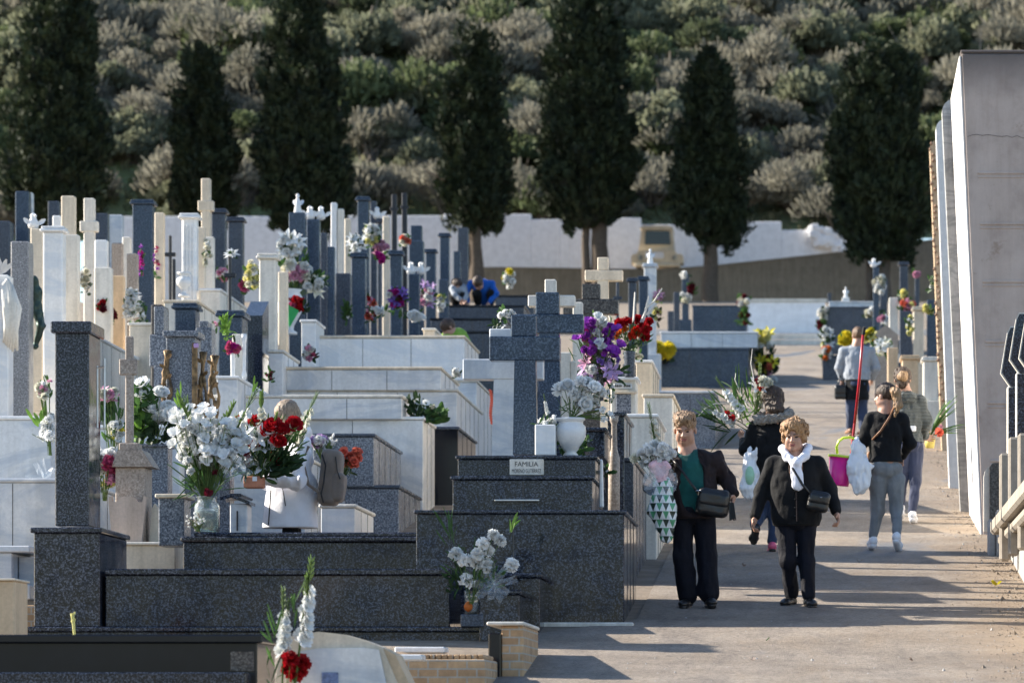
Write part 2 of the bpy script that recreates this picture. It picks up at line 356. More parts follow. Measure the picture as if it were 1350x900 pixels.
for y0,y1 in zip(Ys[:-1],Ys[1:]):
    l=[-2.35 if y<35.3 else -1.5 for y in (y0,y1)]
    bm.add([(l[0],y0,gz(y0)+.006),(1.9,y0,gz(y0)+.006),(1.9,y1,gz(y1)+.006),(l[1],y1,gz(y1)+.006)],[(0,1,2,3)])
o=bm.obj('path',M['path'],None,None,(0,0,0),kind='structure')
M['asph']=stone('grey_asphalt',(.15,.155,.165),None,1,.9,40,.25,.4)
bm=MB(); bm.add([(-14,131,gz(131)+.01),(10,131,gz(131)+.01),(10,138,gz(138)+.01),(-14,138,gz(138)+.01)],[(0,1,2,3)]); bm.obj('cross_road',M['asph'],None,None,(0,0,0),kind='structure')
# loose stones scattered on the path
n=1100; P=np.stack([rng.uniform(-1.5,1.75,n)**1, 31+50*rng.random(n)**1.6, np.zeros(n)],1); k=rng.random(n)<.55; P[k,0]=1.25+.55*rng.random(k.sum())
P[:,2]=gzv(P[:,1])+.006; sz=rng.uniform(.004,.012,n)*(1+1.0*(rng.random(n)<.02))*.8
base=np.array([[1,0,0],[0,1,0],[-1,0,0],[0,-1,0],[0,0,1],[0,0,-.3]]); fc=np.array([[0,1,4],[1,2,4],[2,3,4],[3,0,4],[1,0,5],[2,1,5],[3,2,5],[0,3,5]])
V=(P[:,None,:]+base[None]*(sz[:,None,None]*rng.uniform(.6,1.3,(n,6,1)))).reshape(-1,3); Q=(fc[None]+6*np.arange(n)[:,None,None]).reshape(-1,3)
n=5200; P=np.stack([1.75-np.abs(rng.normal(0,.28,n)),31+42*rng.random(n)**1.5,np.zeros(n)],1); P[:,2]=gzv(P[:,1])+.005; sz=rng.uniform(.003,.011,n)*(1+1.5*(rng.random(n)<.05))
V2=(P[:,None,:]+base[None]*(sz[:,None,None]*rng.uniform(.6,1.3,(n,6,1)))).reshape(-1,3); Q2=(fc[None]+6*np.arange(n)[:,None,None]).reshape(-1,3)
o=link('dirt_crumbs',mesh_np('dirt_crumbs',V2,Q2,M['earth'])); tag(o,'crumbs of brown earth scattered along the foot of the facade','dirt',kind='stuff')
o=link('gravel',mesh_np('gravel',V,Q,M['concrete'])); tag(o,'loose gravel and grit scattered over the worn path','gravel',kind='stuff')
# fallen leaves / litter on the path
for i,(px,py,mt,lab) in enumerate([(1313,773,'p_yellow','crumpled yellow petal leaf on the dirt edge of the path at right'),(980,748,'twig','small dry brown leaf on the path between the two walking women'),(1133,742,'twig','curled brown leaf behind the white sneakers on the path'),(992,872,'twig','dark dry leaf on the sunny path near the bottom edge'),(1203,873,'twig','small dark pebble like leaf on the sunny path at lower right'),(1010,846,'leaf','thin green leaf blade lying on the sunny path'),(1052,660,'twig','pale dry leaf on the path beside the woman in black cardigan')]):
    s=(py-300)/3.1; p=W(px,py,s); b=MB()
    for q in range(3): b.petal(p+Vector((0,0,.012)),Vector((random.uniform(-1,1),random.uniform(-.6,.6),.25)),Vector((0,0,1)),.06 if i==0 else .035,.045 if i==0 else .015,.4,0,.1)
    b.obj('fallen_leaf',M[mt],lab,'leaf',p)

# ------------------------------------------------------------------ hillside and scrub
def hillz(X,Y):
    t=np.maximum(Y-208,0); base=-CH+G*190+4.3
    p=np.stack([X,Y,0*X],-1)
    return base+t*.56+vnoise(p,3,.09)*1.1*np.minimum(t/8,1)+vnoise(p,5,.3)*.35
nt=NT('hill_grass'); mp=coords(nt); a=noise(nt,mp,.16,6,.65); r=ramp(nt,a,0,[(.36,(.18,.20,.10)),(.5,(.26,.29,.14)),(.62,(.28,.34,.14)),(.75,(.36,.33,.22))]); nt.l(r,0,nt.b,'Base Color')
nt.b.inputs['Roughness'].default_value=1; a2=noise(nt,mp,3,6,.8); bump(nt,a2,0,1,.3); M['hill']=nt.m
gridmesh('hillside',np.linspace(-200,160,140),np.concatenate([np.linspace(208.5,262,60),np.linspace(266,420,25)]),hillz,M['hill'])
n=26000; P=np.stack([rng.uniform(-52,18,n),rng.uniform(209,250,n),np.zeros(n)],1); P[:,2]=hillz(P[:,0],P[:,1])
D=unit(np.stack([rng.normal(0,.5,n),rng.normal(-.3,.5,n),np.abs(rng.normal(.8,.3,n))],1)); V,Q=tufts(P,D,rng.uniform(.15,.5,n),.35)
M['grassm']=leafm('dry_grass',(.22,.25,.11),.4,.12,.4,.9,(.33,.31,.2))
o=link('hill_grass',mesh_np('hill_grass',V,Q,M['grassm'])); tag(o,'rough mixed grass covering the hillside between the bushes','grass',kind='stuff')
BM={'grey':leafm('scrub_grey_brown',(.27,.255,.20),.25,.8,.4,.9),'olive':leafm('scrub_olive',(.23,.24,.155),.3,.8,.4,.8),'green':leafm('scrub_green',(.14,.17,.08),.35,.8,.35,.7),'dark':leafm('scrub_dark_green',(.10,.12,.065),.4,.8,.35,.7)}
TW=plain('scrub_twigs',(.20,.17,.14),.9,.3,6)
def bushmesh(key,seed,n):
    g=np.random.default_rng(seed); nl=7; C=np.stack([g.uniform(-.65,.65,nl),g.uniform(-.5,.5,nl),g.uniform(.15,.55,nl)],1); Rr=g.uniform(.32,.55,nl)
    k=g.integers(0,nl,n); d=unit(g.normal(size=(n,3))); d[:,2]=np.abs(d[:,2])*1.0-.15; rad=(g.random(n)**.35)
    P=C[k]+d*(Rr[k]*rad)[:,None]; P[:,2]=np.maximum(P[:,2],.02); D=unit(d+np.array([0,0,.7])+g.normal(0,.35,(n,3)))
    V,Q=tufts(P,D,g.uniform(.05,.15,n),.30 if key=='grey' else .6)
    # twigs fanning from the foot
    m=60; e=C[g.integers(0,nl,m)]+g.normal(0,.15,(m,3)); e[:,2]=np.abs(e[:,2])+.3; o=g.normal(0,.08,(m,3)); o[:,2]=0; w=g.normal(0,.012,(m,3))
    V2=np.stack([o-w,o+w,e+w*.3,e-w*.3],1).reshape(-1,3); Q2=np.arange(4*m).reshape(-1,4)+len(V)
    return mesh_np('shrub',np.concatenate([V,V2]),np.concatenate([Q,Q2]),[BM[key],TW],False,np.concatenate([np.zeros(n),np.ones(m)]))
bmesh_={k:[bushmesh(k,i*7+j,2600) for i in range(4)] for j,k in enumerate(BM)}
BL={'grey':'grey brown half bare scrub bush growing on the hillside behind the cypresses','olive':'dull olive scrub bush growing on the hillside behind the cypresses','green':'fresh green low bush in a gap of the hillside scrub','dark':'dark evergreen bush standing out of the paler hillside scrub'}
def hillpt(px,py):               # where the sight line of a photo point meets the hill
    for Y in np.arange(209,300,.25):
        X=(px-VX)/F*Y; Z=(HY-py)/F*Y
        if hillz(np.array([X]),np.array([Y]))[0]>=Z: return X,Y
    return X,Y
nb=0
spots=[]
for (px,py,w,key) in [(655,45,95,'dark'),(620,40,60,'dark'),(730,8,70,'dark'),(700,8,50,'dark'),(560,18,90,'dark'),(470,30,70,'dark'),(885,35,80,'dark'),(935,95,110,'dark'),(1265,45,60,'dark'),(1120,30,80,'dark'),(700,120,70,'olive'),(690,165,70,'olive'),
    (675,215,70,'green'),(660,200,50,'green'),(715,40,60,'green'),(690,15,50,'green'),(985,100,60,'green'),(1190,65,60,'green'),(1260,70,40,'green'),(835,25,50,'green'),(955,20,50,'green'),(210,262,60,'green'),(5,268,60,'green'),(1075,280,60,'green'),(1030,205,50,'green'),(860,150,50,'olive'),(20,120,90,'dark'),(30,40,90,'grey')]:
    X,Y=hillpt(px,py); spots.append((X,Y,w/F*Y*.62,key))
for row,Y in enumerate(np.arange(210.5,247,1.75)):
    for X in np.arange(-43+(row%2)*1.3,11,2.5):
        spots.append((X+rng.uniform(-1.6,1.6),Y+rng.uniform(-1.3,1.3),rng.uniform(.9,2.6),rng.choice(['grey','grey','grey','grey','olive','olive','green','dark'],p=[.17,.17,.13,.11,.17,.13,.10,.02])))
scr=[]
for i,(X,Y,r_,key) in enumerate(spots):
    z=float(hillz(np.array([X]),np.array([Y]))[0])
    me=bmesh_[key][i%4]; rot=(0,0,rng.uniform(0,6.28)); s=(r_*1.15,r_*1.15,r_*rng.uniform(.95,1.4))
    if i<298:
        o=link('shrub',me,None,(X,Y,z-.1),rot,s); tag(o,BL[key],'shrub','scrub bushes on the hillside')
    else: scr.append((X,Y,z,r_,s[2],key,rot[2]))
Vs=[];Qs=[];Ms=[];nv=0
lowm={}
for j,k in enumerate(BM):
    me=bmesh_[k][0]; vv=np.zeros(len(me.vertices)*3,dtype=np.float32); me.vertices.foreach_get('co',vv); vv=vv.reshape(-1,4,3)
    lowm[k]=np.concatenate([vv[:1300]*1.0,vv[-60:]])
    c=lowm[k].mean(1,keepdims=True); lowm[k]=c+(lowm[k]-c)*1.3
for (X,Y,z,r_,sz,key,a) in scr:
    v=lowm[key].reshape(-1,3).copy(); ca,sa=math.cos(a),math.sin(a)
    v=np.stack([(v[:,0]*ca-v[:,1]*sa)*r_*1.15+X,(v[:,0]*sa+v[:,1]*ca)*r_*1.15+Y,v[:,2]*sz+z-.1],1)
    Vs.append(v); Qs.append(np.arange(len(v)).reshape(-1,4)+nv); nv+=len(v); Ms.append(np.full(len(v)//4,list(BM).index(key)))
if Vs:
    o=link('scrub',mesh_np('scrub',np.concatenate(Vs),np.concatenate(Qs),list(BM.values()),False,np.concatenate(Ms))); tag(o,'dense mixed scrub covering the upper hillside','scrub',kind='stuff')
# ------------------------------------------------------------------ cypresses
M['cyp']=leafm('cypress_foliage',(.011,.021,.013),.4,1.5,.10,.75,(.048,.066,.028))
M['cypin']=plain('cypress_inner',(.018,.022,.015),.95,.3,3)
def cypress(cx,prof,s,trunks,label,seed):
    # prof: (py, left px, right px) outline of the crown from the top down
    g=np.random.default_rng(seed); Y=F/s; base=Vector(((trunks[0][0]-VX)/s,Y,gz(Y)-.1))
    t=thing('cypress_tree',label,'cypress tree',base)
    zt=np.array([(HY-p[0])/s for p in prof])[::-1]; xl=np.array([(p[1]-VX)/s for p in prof])[::-1]; xr=np.array([(p[2]-VX)/s for p in prof])[::-1]
    n=15000; z=g.uniform(zt[0],zt[-1],n*2); L=np.interp(z,zt,xl)+.38; Rr=np.interp(z,zt,xr)-.38; hw=(Rr-L)/2
    keep=g.random(n*2)<hw/hw.max(); z=z[keep][:n]; L=L[keep][:n]; Rr=Rr[keep][:n]; hw=hw[keep][:n]; m=len(z)
    th=g.uniform(0,2*np.pi,m); q=np.stack([np.cos(th)*2.2,np.sin(th)*2.2,z*.95],1)
    lump=vnoise(q,seed,1.0)*.26+vnoise(q,seed+9,2.3)*.20
    rad=hw*(.97+lump)*(1-.20*g.random(m)**2)
    cxx=(L+Rr)/2; P=np.stack([cxx+np.cos(th)*rad,Y+np.sin(th)*rad*.95,z],1)
    D=unit(np.stack([np.cos(th)*.5,np.sin(th)*.5,np.full(m,.9)],1)+g.normal(0,.33,(m,3))); V,Q=tufts(P,D,g.uniform(.12,.34,m),.5)
    # separate sprays that break the outline
    nc=70; zc=g.uniform(zt[0]-.15,zt[-1]-.3,nc); thc=g.uniform(0,2*np.pi,nc); hc_=(np.interp(zc,zt,xr)-np.interp(zc,zt,xl))/2; cc_=(np.interp(zc,zt,xr)+np.interp(zc,zt,xl))/2
    C=np.stack([cc_+np.cos(thc)*hc_*.93,Y+np.sin(thc)*hc_*.9,zc],1); rc=g.uniform(.18,.42,nc); k=np.repeat(np.arange(nc),90); P2=C[k]+unit(g.normal(size=(len(k),3)))*(rc[k]*g.random(len(k))**.4)[:,None]*np.array([1,1,1.7]); D2=unit(np.stack([np.cos(thc[k])*.5,np.sin(thc[k])*.5,np.full(len(k),.9)],1)+g.normal(0,.4,(len(k),3)))
    Va,Qa=tufts(P2,D2,g.uniform(.10,.26,len(k)),.5); Q=np.concatenate([Q,Qa+len(V)]); V=np.concatenate([V,Va])
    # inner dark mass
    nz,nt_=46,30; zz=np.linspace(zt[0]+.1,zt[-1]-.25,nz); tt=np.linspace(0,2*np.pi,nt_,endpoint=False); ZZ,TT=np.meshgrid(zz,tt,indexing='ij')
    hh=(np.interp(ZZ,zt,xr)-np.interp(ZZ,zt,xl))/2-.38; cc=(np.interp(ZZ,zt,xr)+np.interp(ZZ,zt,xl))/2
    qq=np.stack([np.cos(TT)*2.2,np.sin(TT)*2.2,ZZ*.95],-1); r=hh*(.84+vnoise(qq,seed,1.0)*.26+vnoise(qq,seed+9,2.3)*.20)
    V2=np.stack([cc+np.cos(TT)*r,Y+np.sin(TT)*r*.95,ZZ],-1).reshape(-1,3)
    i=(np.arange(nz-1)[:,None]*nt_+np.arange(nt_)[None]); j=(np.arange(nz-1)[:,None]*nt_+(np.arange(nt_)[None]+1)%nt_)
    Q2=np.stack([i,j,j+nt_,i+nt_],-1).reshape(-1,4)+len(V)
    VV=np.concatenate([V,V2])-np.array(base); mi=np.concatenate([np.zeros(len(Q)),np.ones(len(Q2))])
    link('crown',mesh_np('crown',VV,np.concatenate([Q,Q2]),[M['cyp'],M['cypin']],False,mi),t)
    for (tx,w) in trunks:
        X=(tx-VX)/s; r=w/2/s; zb=gz(Y)-.3; z1=zt[0]+2.0; b=MB()
        pts=[Vector((X+g.normal(0,.03),Y+g.normal(0,.05),zb+(z1-zb)*k/7)) for k in range(8)]
        b.tube(pts,[r*(1.35-.6*k/7)*(1+g.normal(0,.05)) for k in range(8)],9)
        for q in range(4):
            a=pts[5]+(pts[6]-pts[5])*q*.3; b.tube([a,a+Vector((g.normal(0,.5),g.normal(0,.5),.9)),a+Vector((g.normal(0,.9),g.normal(0,.9),2))],[r*.5,r*.3,.03],5)
        b.part('trunk',M['bark'],t,True)
cypress(75,[(-60,62,92),(0,40,118),(60,25,125),(120,14,133),(170,4,146),(210,-2,150),(250,5,145),(285,20,128),(300,38,112)],31,[(78,26)],'broad dark cypress at the far left, the widest of the row',1)
cypress(267,[(62,258,276),(80,245,287),(120,236,295),(170,228,303),(220,221,313),(260,222,315),(290,232,306),(312,248,290)],31,[(268,16)],'short narrow dark cypress, second from the left',2)
cypress(400,[(-50,392,402),(0,372,424),(50,357,438),(100,345,450),(160,338,460),(210,337,466),(260,343,465),(290,352,455),(312,372,430)],31,[(402,22)],'tall dark cypress with a pointed top, third from the left',3)
cypress(625,[(40,614,632),(60,603,648),(100,594,660),(140,584,665),(200,575,672),(240,575,675),(275,582,668),(298,600,655),(306,615,640)],30.6,[(628,17),(618,6)],'dark cypress with a rounded top and bare single trunk, left of the tallest one',4)
cypress(778,[(-20,745,800),(0,740,812),(40,724,818),(80,714,830),(130,711,832),(180,712,838),(230,709,850),(265,712,838),(290,728,820),(303,752,800)],30.4,[(790,22),(773,11)],'large dense cypress on a forked pair of trunks near the middle',5)
cypress(935,[(66,920,948),(80,910,958),(120,902,964),(170,892,975),(220,886,984),(265,885,989),(300,893,985),(318,912,970),(328,926,955)],30.6,[(936,19)],'slim cypress with a short flat top, just right of the beige truck',6)
cypress(1155,[(60,1140,1185),(75,1124,1205),(110,1108,1212),(150,1098,1219),(200,1092,1225),(250,1092,1228),(290,1100,1222),(325,1118,1212),(345,1135,1195)],30.6,[(1163,20),(1146,9)],'bushy cypress with a ragged top beside the right hand facade',7)

# ------------------------------------------------------------------ far walls
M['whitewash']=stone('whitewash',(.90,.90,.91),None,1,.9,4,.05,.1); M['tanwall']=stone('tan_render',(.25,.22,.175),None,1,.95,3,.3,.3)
def zpx(py,s): return (HY-py)/s
Yw=207.4; sw=F/Yw
def xw(px,s=sw): return (px-VX)/s
b=MB(); seg=[(150,285),(440,284),(585,282),(700,289),(738,290),(750,287),(845,289),(845,296),(905,292),(1030,292),(1030,303),(1062,303)]
for (p0,y0),(p1,y1) in zip(seg[:-1],seg[1:]):
    if p1-p0<4: continue
    b.box(xw(p0),xw(p1)-.002,Yw,Yw+.5,gz(Yw)-2,zpx((y0),sw),.03)
w=thing('white_wall','long whitewashed wall behind the cypresses with a stepped top','wall',(xw(620),Yw,gz(Yw))); b.part('wall',M['whitewash'],w)
b=MB(); b.prism([(xw(1062),gz(Yw)-1),(xw(1150),gz(Yw)-1),(xw(1150),zpx(334,sw)),(xw(1128),zpx(322,sw)),(xw(1062),zpx(301,sw))],Yw+.05,Yw+.6)
for q in range(240):
    X=random.uniform(xw(1070),xw(1135)); f=(X-xw(1062))/(xw(1128)-xw(1062)); z=zpx(301,sw)+(zpx(322,sw)-zpx(301,sw))*f+random.uniform(-.5,.2); r=random.uniform(.06,.2)
    b.box(X-r,X+r,Yw-.1-random.random()*.3,Yw+.3,z-r,z+r*.7,.04)
b.part('rubble_end',M['whitewash'],w)
Yt=200.0; st=F/Yt
b=MB(); pts=[(632,354.2),(660,354),(870,357),(947,351),(1137,331),(1225,318),(1330,306)]
poly=[((p-VX)/st,(HY-y)/st) for p,y in pts]; b.prism([((632-VX)/st,gz(Yt)-.6)]+poly+[((1330-VX)/st,gz(Yt)-.6)],Yt,Yt+.4)
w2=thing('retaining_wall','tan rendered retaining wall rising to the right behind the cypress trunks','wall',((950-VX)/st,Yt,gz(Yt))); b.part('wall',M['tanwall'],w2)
b=MB(); cap=[(x,z+.14) for x,z in poly]; 
for (x0,z0),(x1,z1) in zip(poly[:-1],poly[1:]): b.prism([(x0,z0+.003),(x1,z1+.003),(x1,z1+.07),(x0,z0+.07)],Yt-.03,Yt+.5)
b.part('coping',M['tanwall'],w2)
tz=zpx(358,st)
b=MB(); b.box((632-VX)/st,40,Yt+.42,214,gz(Yt)-2,tz-.12,0); b.obj('terrace',M['earth'],None,None,(0,200,0),kind='structure')
# pale low wall closing the path
s=45; b=MB(); b.box(xw(985,s),xw(1088,s),F/s,F/s+.3,gz(133)-.5,zpx(398,s)); w3=thing('low_wall','low pale lavender wall closing off the far end of the path','wall',(xw(1035,s),F/s,gz(133))); b.part('wall',M['whitewash'],w3)
b=MB(); b.box(xw(983,s),xw(1090,s),F/s-.05,F/s+.35,zpx(398,s)+.003,zpx(394,s)); b.part('coping',M['cream2'],w3)
# steps / kerbs across the far path
for i,s in enumerate((50,47.5)):
    b=MB(); b.box(-2.0,1.5,F/s,F/s+.35,gz(F/s)-.3,gz(F/s)+.14); b.obj('stone_kerb',M['cream2'],('lit stone kerb crossing the far end of the path','second lit stone kerb, just before the low pale wall')[i],'kerb')

# ------------------------------------------------------------------ beige truck on the terrace
s=29.6; Yk=F/s; k=thing('utility_truck','old beige utility truck parked in front of the whitewashed wall','truck',((866-VX)/s,Yk,tz-.12))
M['tp']=plain('beige_truck_paint',(.66,.56,.40),.45,.15,3); M['tg']=plain('truck_window',(.02,.026,.03),.08,.1,3); M['rub']=plain('tyre_rubber',(.02,.02,.02),.8,.2,9)
def kx(px): return (px-VX)/s
def kz(py): return (HY-py)/s
b=MB(); b.prism([(kx(838),kz(352)),(kx(838),kz(336)),(kx(842),kz(330)),(kx(889),kz(330)),(kx(895),kz(338)),(kx(896),kz(352))],Yk,Yk+3.6)
b.prism([(kx(841),kz(330)),(kx(845),kz(300)),(kx(848),kz(298)),(kx(883),kz(298)),(kx(886),kz(300)),(kx(889),kz(330))],Yk+.5,Yk+2.2)
b.part('body',M['tp'],k)
b=MB(); b.prism([(kx(843),kz(299)),(kx(848),kz(295.5)),(kx(882),kz(295.5)),(kx(887),kz(299)),(kx(886),kz(301)),(kx(845),kz(301))],Yk+.42,Yk+2.3); b.part('roof',M['tp'],k)
b=MB(); b.prism([(kx(849.5),kz(321)),(kx(850.5),kz(303)),(kx(882),kz(303)),(kx(883.5),kz(321))],Yk+.44,Yk+.6); b.part('windscreen',M['tg'],k)
b=MB(); b.box(kx(851),kx(875),Yk-.03,Yk+.1,kz(341),kz(332.5),.03); b.part('grille',M['white'],k)
b=MB(); b.box(kx(836),kx(897),Yk-.14,Yk+.1,kz(352),kz(347.5),.04); b.part('bumper',M['tp'],k)
for px in (844,890): b=MB(); b.lathe((0,0,0),[(.12,0),(.13,.05)],12); b.v=[(kx(px)+x,Yk-.05+z,kz(340)+y) for x,y,z in b.v]; b.part('headlight',M['glass'],k)
for px in (842,892):
    for dy in (.5,2.9): b=MB(); b.lathe((0,0,0),[(.1,0),(.36,.01),(.37,.22),(.1,.23)],18); b.v=[(kx(px)-.11+z,Yk+dy+x,tz-.12+.37+y) for x,y,z in b.v]; b.part('wheel',M['rub'],k)
for px in (838,895): b=MB(); b.prism([(kx(px)-.2,kz(347)),(kx(px)-.2,kz(338)),(kx(px)-.1,kz(335)),(kx(px)+.1,kz(335)),(kx(px)+.2,kz(338)),(kx(px)+.2,kz(347))],Yk-.02,Yk+1.1); b.part('mudguard',M['tp'],k)

# ------------------------------------------------------------------ right side: facade, columns, tombs
Yf=F/130.6; zt=zpx(70,130.6); zb=gz(Yf)-.5; lean=-.235
fa=thing('mausoleum','tall grey mausoleum with a whitewashed side wall leaning over the path','mausoleum',(1.58,Yf,gz(Yf)))
M['fgrey']=stone('grey_render',(.36,.34,.345),None,1,.9,9,.28,.45); 
nt=NT('old_render'); mp=coords(nt); a=noise(nt,mp,1.3,7,.68); r=ramp(nt,a,0,[(.3,(.35,.28,.24)),(.5,(.50,.415,.365)),(.7,(.58,.49,.43))]); ms=coords(nt,'Object',(4,4,.4)); d=noise(nt,ms,1,6,.7); rd=ramp(nt,d,0,[(.4,(1,1,1)),(.72,(.80,.77,.75))]); m=mix(nt,r,0,rd,0,1,'MULTIPLY')
e=noise(nt,mp,3,7,.75); rs=ramp(nt,e,0,[(.58,(0,0,0)),(.75,(1,1,1))]); m=mix(nt,m,2,(.22,.15,.10),0,.4,'MIX',rs,0)
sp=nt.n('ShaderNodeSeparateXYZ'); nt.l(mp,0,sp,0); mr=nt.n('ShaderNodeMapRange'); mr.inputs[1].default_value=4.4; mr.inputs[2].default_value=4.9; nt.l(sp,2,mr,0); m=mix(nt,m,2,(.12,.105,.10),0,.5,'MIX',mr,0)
nt.l(m,2,nt.b,'Base Color'); nt.b.inputs['Roughness'].default_value=.92; bump(nt,e,0,.4,.02); M['fgrey']=nt.m
b=MB(); b.box(1.585,5.2,Yf,Yf+3.2,zb,zt,.02,0,0,lean); b.part('wall',M['fgrey'],fa)
# horizontal grooved bands of the front
b=MB()
for py in (228,295,371,450,531,607):
    z=zpx(py,130.6); x0=1.585+lean*(z-zb)/(zt-zb)+.12
    b.box(x0,5.0,Yf-.012,Yf+.05,z-.012,z+.012,.004); b.box(x0,5.0,Yf-.008,Yf+.05,z-.05,z-.032,.004)
b.part('moulding',M['fgrey'],fa)
M['fwhite']=stone('whitewashed_render',(.82,.81,.78),None,1,.85,12,.12,.3)
b=MB(); b.box(1.567,1.583,Yf+.01,Yf+3.1,gz(Yf)+.0-.3,zt-.03,.002,0,0,lean*.98); b.part('side_render',M['fwhite'],fa)
b=MB(); zt2=zt
b.box(1.585+lean-.0,5.2,Yf-.008,Yf+3.22,zt+.002,zt+.03,.01); b.part('coping',M['fgrey'],fa)
# grey crack across the front
M['gwall0']=plain('crack_shade',(.16,.14,.13),.9,.3)
b=MB(); x=1.42; z=zpx(180,130.6); pr=(x,z)
while x<2.1:
    x+=.05; q=(x,z+random.uniform(-.012,.014)+.03*math.sin(x*5)*.4); b.add([(pr[0],Yf-.003,pr[1]-.005),(q[0],Yf-.003,q[1]-.005),(q[0],Yf-.003,q[1]+.001),(pr[0],Yf-.003,pr[1]+.001)],[(0,1,2,3)]); pr=q
b.part('crack',M['gwall0'],fa)
# panel joints on the side
b=MB()
for z0,y0 in ((3.4,.4),(3.9,1.6),(4.5,.6),(5.0,1.9)):
    xx=lambda z:1.567+lean*.98*(z-gz(Yf)+.3)/(zt-gz(Yf)+.3)-.006
    b.add([(xx(z0),Yf+y0*.7,z0),(xx(z0),Yf+y0*.7+1.2,z0+.02),(xx(z0+.02),Yf+y0*.7+1.2,z0+.04),(xx(z0+.02),Yf+y0*.7,z0+.02)],[(0,1,2,3)])
b.part('joint',M['fgrey'],fa)
# half round white pilaster slabs further along the path side
def colslab(px0,px1,ptop,pxb0,pyb,s,mat,label,name='pilaster',d=1.2,cat='pillar'):
    Y=F/s; x0,x1=(px0-VX)/s,(px1-VX)/s; z1=zpx(ptop,s); z0=gz(Y)-.3; sh=(pxb0-px0)/s; w=x1-x0; n=8; r=min(w*.8,.16)
    pts=[(x0+sh,z0),(x0+.0,z1-r)]+[(x0+r-r*math.cos(t),z1-r+r*math.sin(t)) for t in np.linspace(.2,math.pi/2,n)]+[(x1+.5,z1),(x1+sh+.5,z0)]
    t=thing(name,label,cat,(x0,Y,gz(Y))); b=MB(); b.prism(pts,Y,Y+d); b.part('shaft',mat,t); return t,b
M['grime2']=stone('stained_marble',(.62,.62,.60),(.35,.36,.36),1.4,.5,20,.4,.2)
t,_=colslab(1242,1264,130,1268,668,121,M['grime2'],'tall veined marble pilaster with rounded top nearest the white side wall',d=.25)
b=MB(); 
t,_=colslab(1234,1250,157,1253,640,111,M['fwhite'],'white rounded pilaster second along the facade',d=.3)
M['cornice0']=stone('rusty_trim',(.36,.22,.14),None,1,.8,30,.4,.4)
t,_=colslab(1226,1240,184,1243,600,95,M['orange'],'brown stone post with knotted climbing trim at the far end of the facade','stone_post',.4,'post')
b=MB(); s=95; Y=F/s-.04
for q in range(46):
    py=190+q*7.5; x=(1228.5+q*.28-VX)/s+random.uniform(-.03,.03); b.lathe((x,Y,zpx(py,s)),[(.0,-.03),(.022+random.random()*.015,0),(0,.035)],7)
b.part('carved_trim',M['cornice0'],t)
M_=0; t=thing('wall_panel','white rounded panel standing proud of the facade under the marble pilaster','panel',(1.3,50,gz(50))); b=MB(); s=119
x0=(1257-VX)/s; x1=(1268-VX)/s; b.prism([(x0+.05,zpx(408,s)),(x0,zpx(400,s)),(x0-.02,zpx(285,s)),(x0+.03,zpx(268,s)),(x0+.06,zpx(264,s)),(x1+.1,zpx(264,s)),(x1+.15,zpx(408,s))],F/s,F/s+.3); b.part('slab',M['fwhite'],t)

# terrace wall with double cornice and row of coffin shaped headstones, right foreground
tw=thing('tomb_terrace','grey tomb terrace with a double moulded cream cornice at the right edge of the path','tomb',(1.75,39,gz(39)))
M['gwall']=stone('grey_tomb_render',(.40,.39,.37),None,1,.85,14,.35,.4)
b=MB(); b.prismx([(33.0,-.6),(42.6,-.6),(42.6,1.80),(33.0,1.80)],1.72,5); b.part('wall',M['gwall'],tw)
b=MB()
for (dx,z0,z1) in ((.0,1.80,1.94),(.07,1.70,1.797),(.14,1.60,1.697)):
    b.box(1.52+dx,5,33-.02*1,42.3-.03*dx,z0+.001,z1,.025)
M['cornice']=stone('cornice_stone',(.38,.335,.28),None,1,.8,30,.4,.4); b.part('cornice',M['cornice'],tw)
for i,(px,pt,s) in enumerate([(1319,430,146),(1330.5,412,150.5),(1343,410,155.5),(1356,404,161),(1369,398,167)]):
    Y=F/s; X=lambda p:(p-VX)/s
    t=thing('headstone',['small coffin shaped dark headstone, leftmost of the row at the right edge','coffin shaped dark headstone second from the path, its rim lit','coffin shaped dark headstone partly cut by the right edge of the frame','coffin shaped headstone just outside the right edge','last coffin shaped headstone right of the frame'][i],'headstone',(X(px),Y,1.94),'coffin shaped headstones on the right terrace')
    w=38; b=MB(); poly=[(px+w/2-5,pt+82),(px+w/2+5,pt+82),(px+w,pt+62),(px+w-9,pt+8),(px+w-13,pt),(px+13,pt),(px+9,pt+8),(px,pt+62)]
    b.prism([(X(a),zpx(c,s)) for a,c in poly],Y,Y+.10); b.part('slab',M['cream2'],t)  # pale slab showing round the dark face paints its sunlit edge
    b=MB(); c0=Vector((X(px+w/2),0,zpx(pt+42,s))); b.prism([(c0.x+(X(a)-c0.x)*.90,c0.z+(zpx(c,s)-c0.z)*.955) for a,c in poly],Y-.012,Y+.02); b.part('face',M['gdark'],t)
    b=MB(); b.box(X(px+9),X(px+w-3),Y-.005,Y+.16,zpx(pt+172,s),zpx(pt+79,s),.01); b.part('pedestal',M['cream2'],t)  # pale strip beside the dark panel: lit edge put in as colour
    b=MB(); b.box(X(px+10.2),X(px+w-3.5),Y-.02,Y+.1,zpx(pt+170,s),zpx(pt+81,s),.006); b.part('pedestal_panel',M['gdark'],t)
    b=MB(); b.box(X(px-3),X(px+11),Y-.35,Y-.22,1.5,zpx(pt+170-i*3,s),.02); b.part('post',M['cornice'],t)
s=136; X=lambda p:(p-VX)/s; Y=F/s
t=thing('grave_marker','low rounded dark grave marker with a pale rim at the foot of the mausoleum','headstone',(X(1305),Y,gz(Y)))
b=MB(); b.prism([(X(1297),zpx(700,s)),(X(1297),zpx(628,s)),(X(1299),zpx(620,s)),(X(1303),zpx(615,s)),(X(1322),zpx(611,s)),(X(1322),zpx(700,s))],Y,Y+.1); b.part('slab',M['cream2'],t)
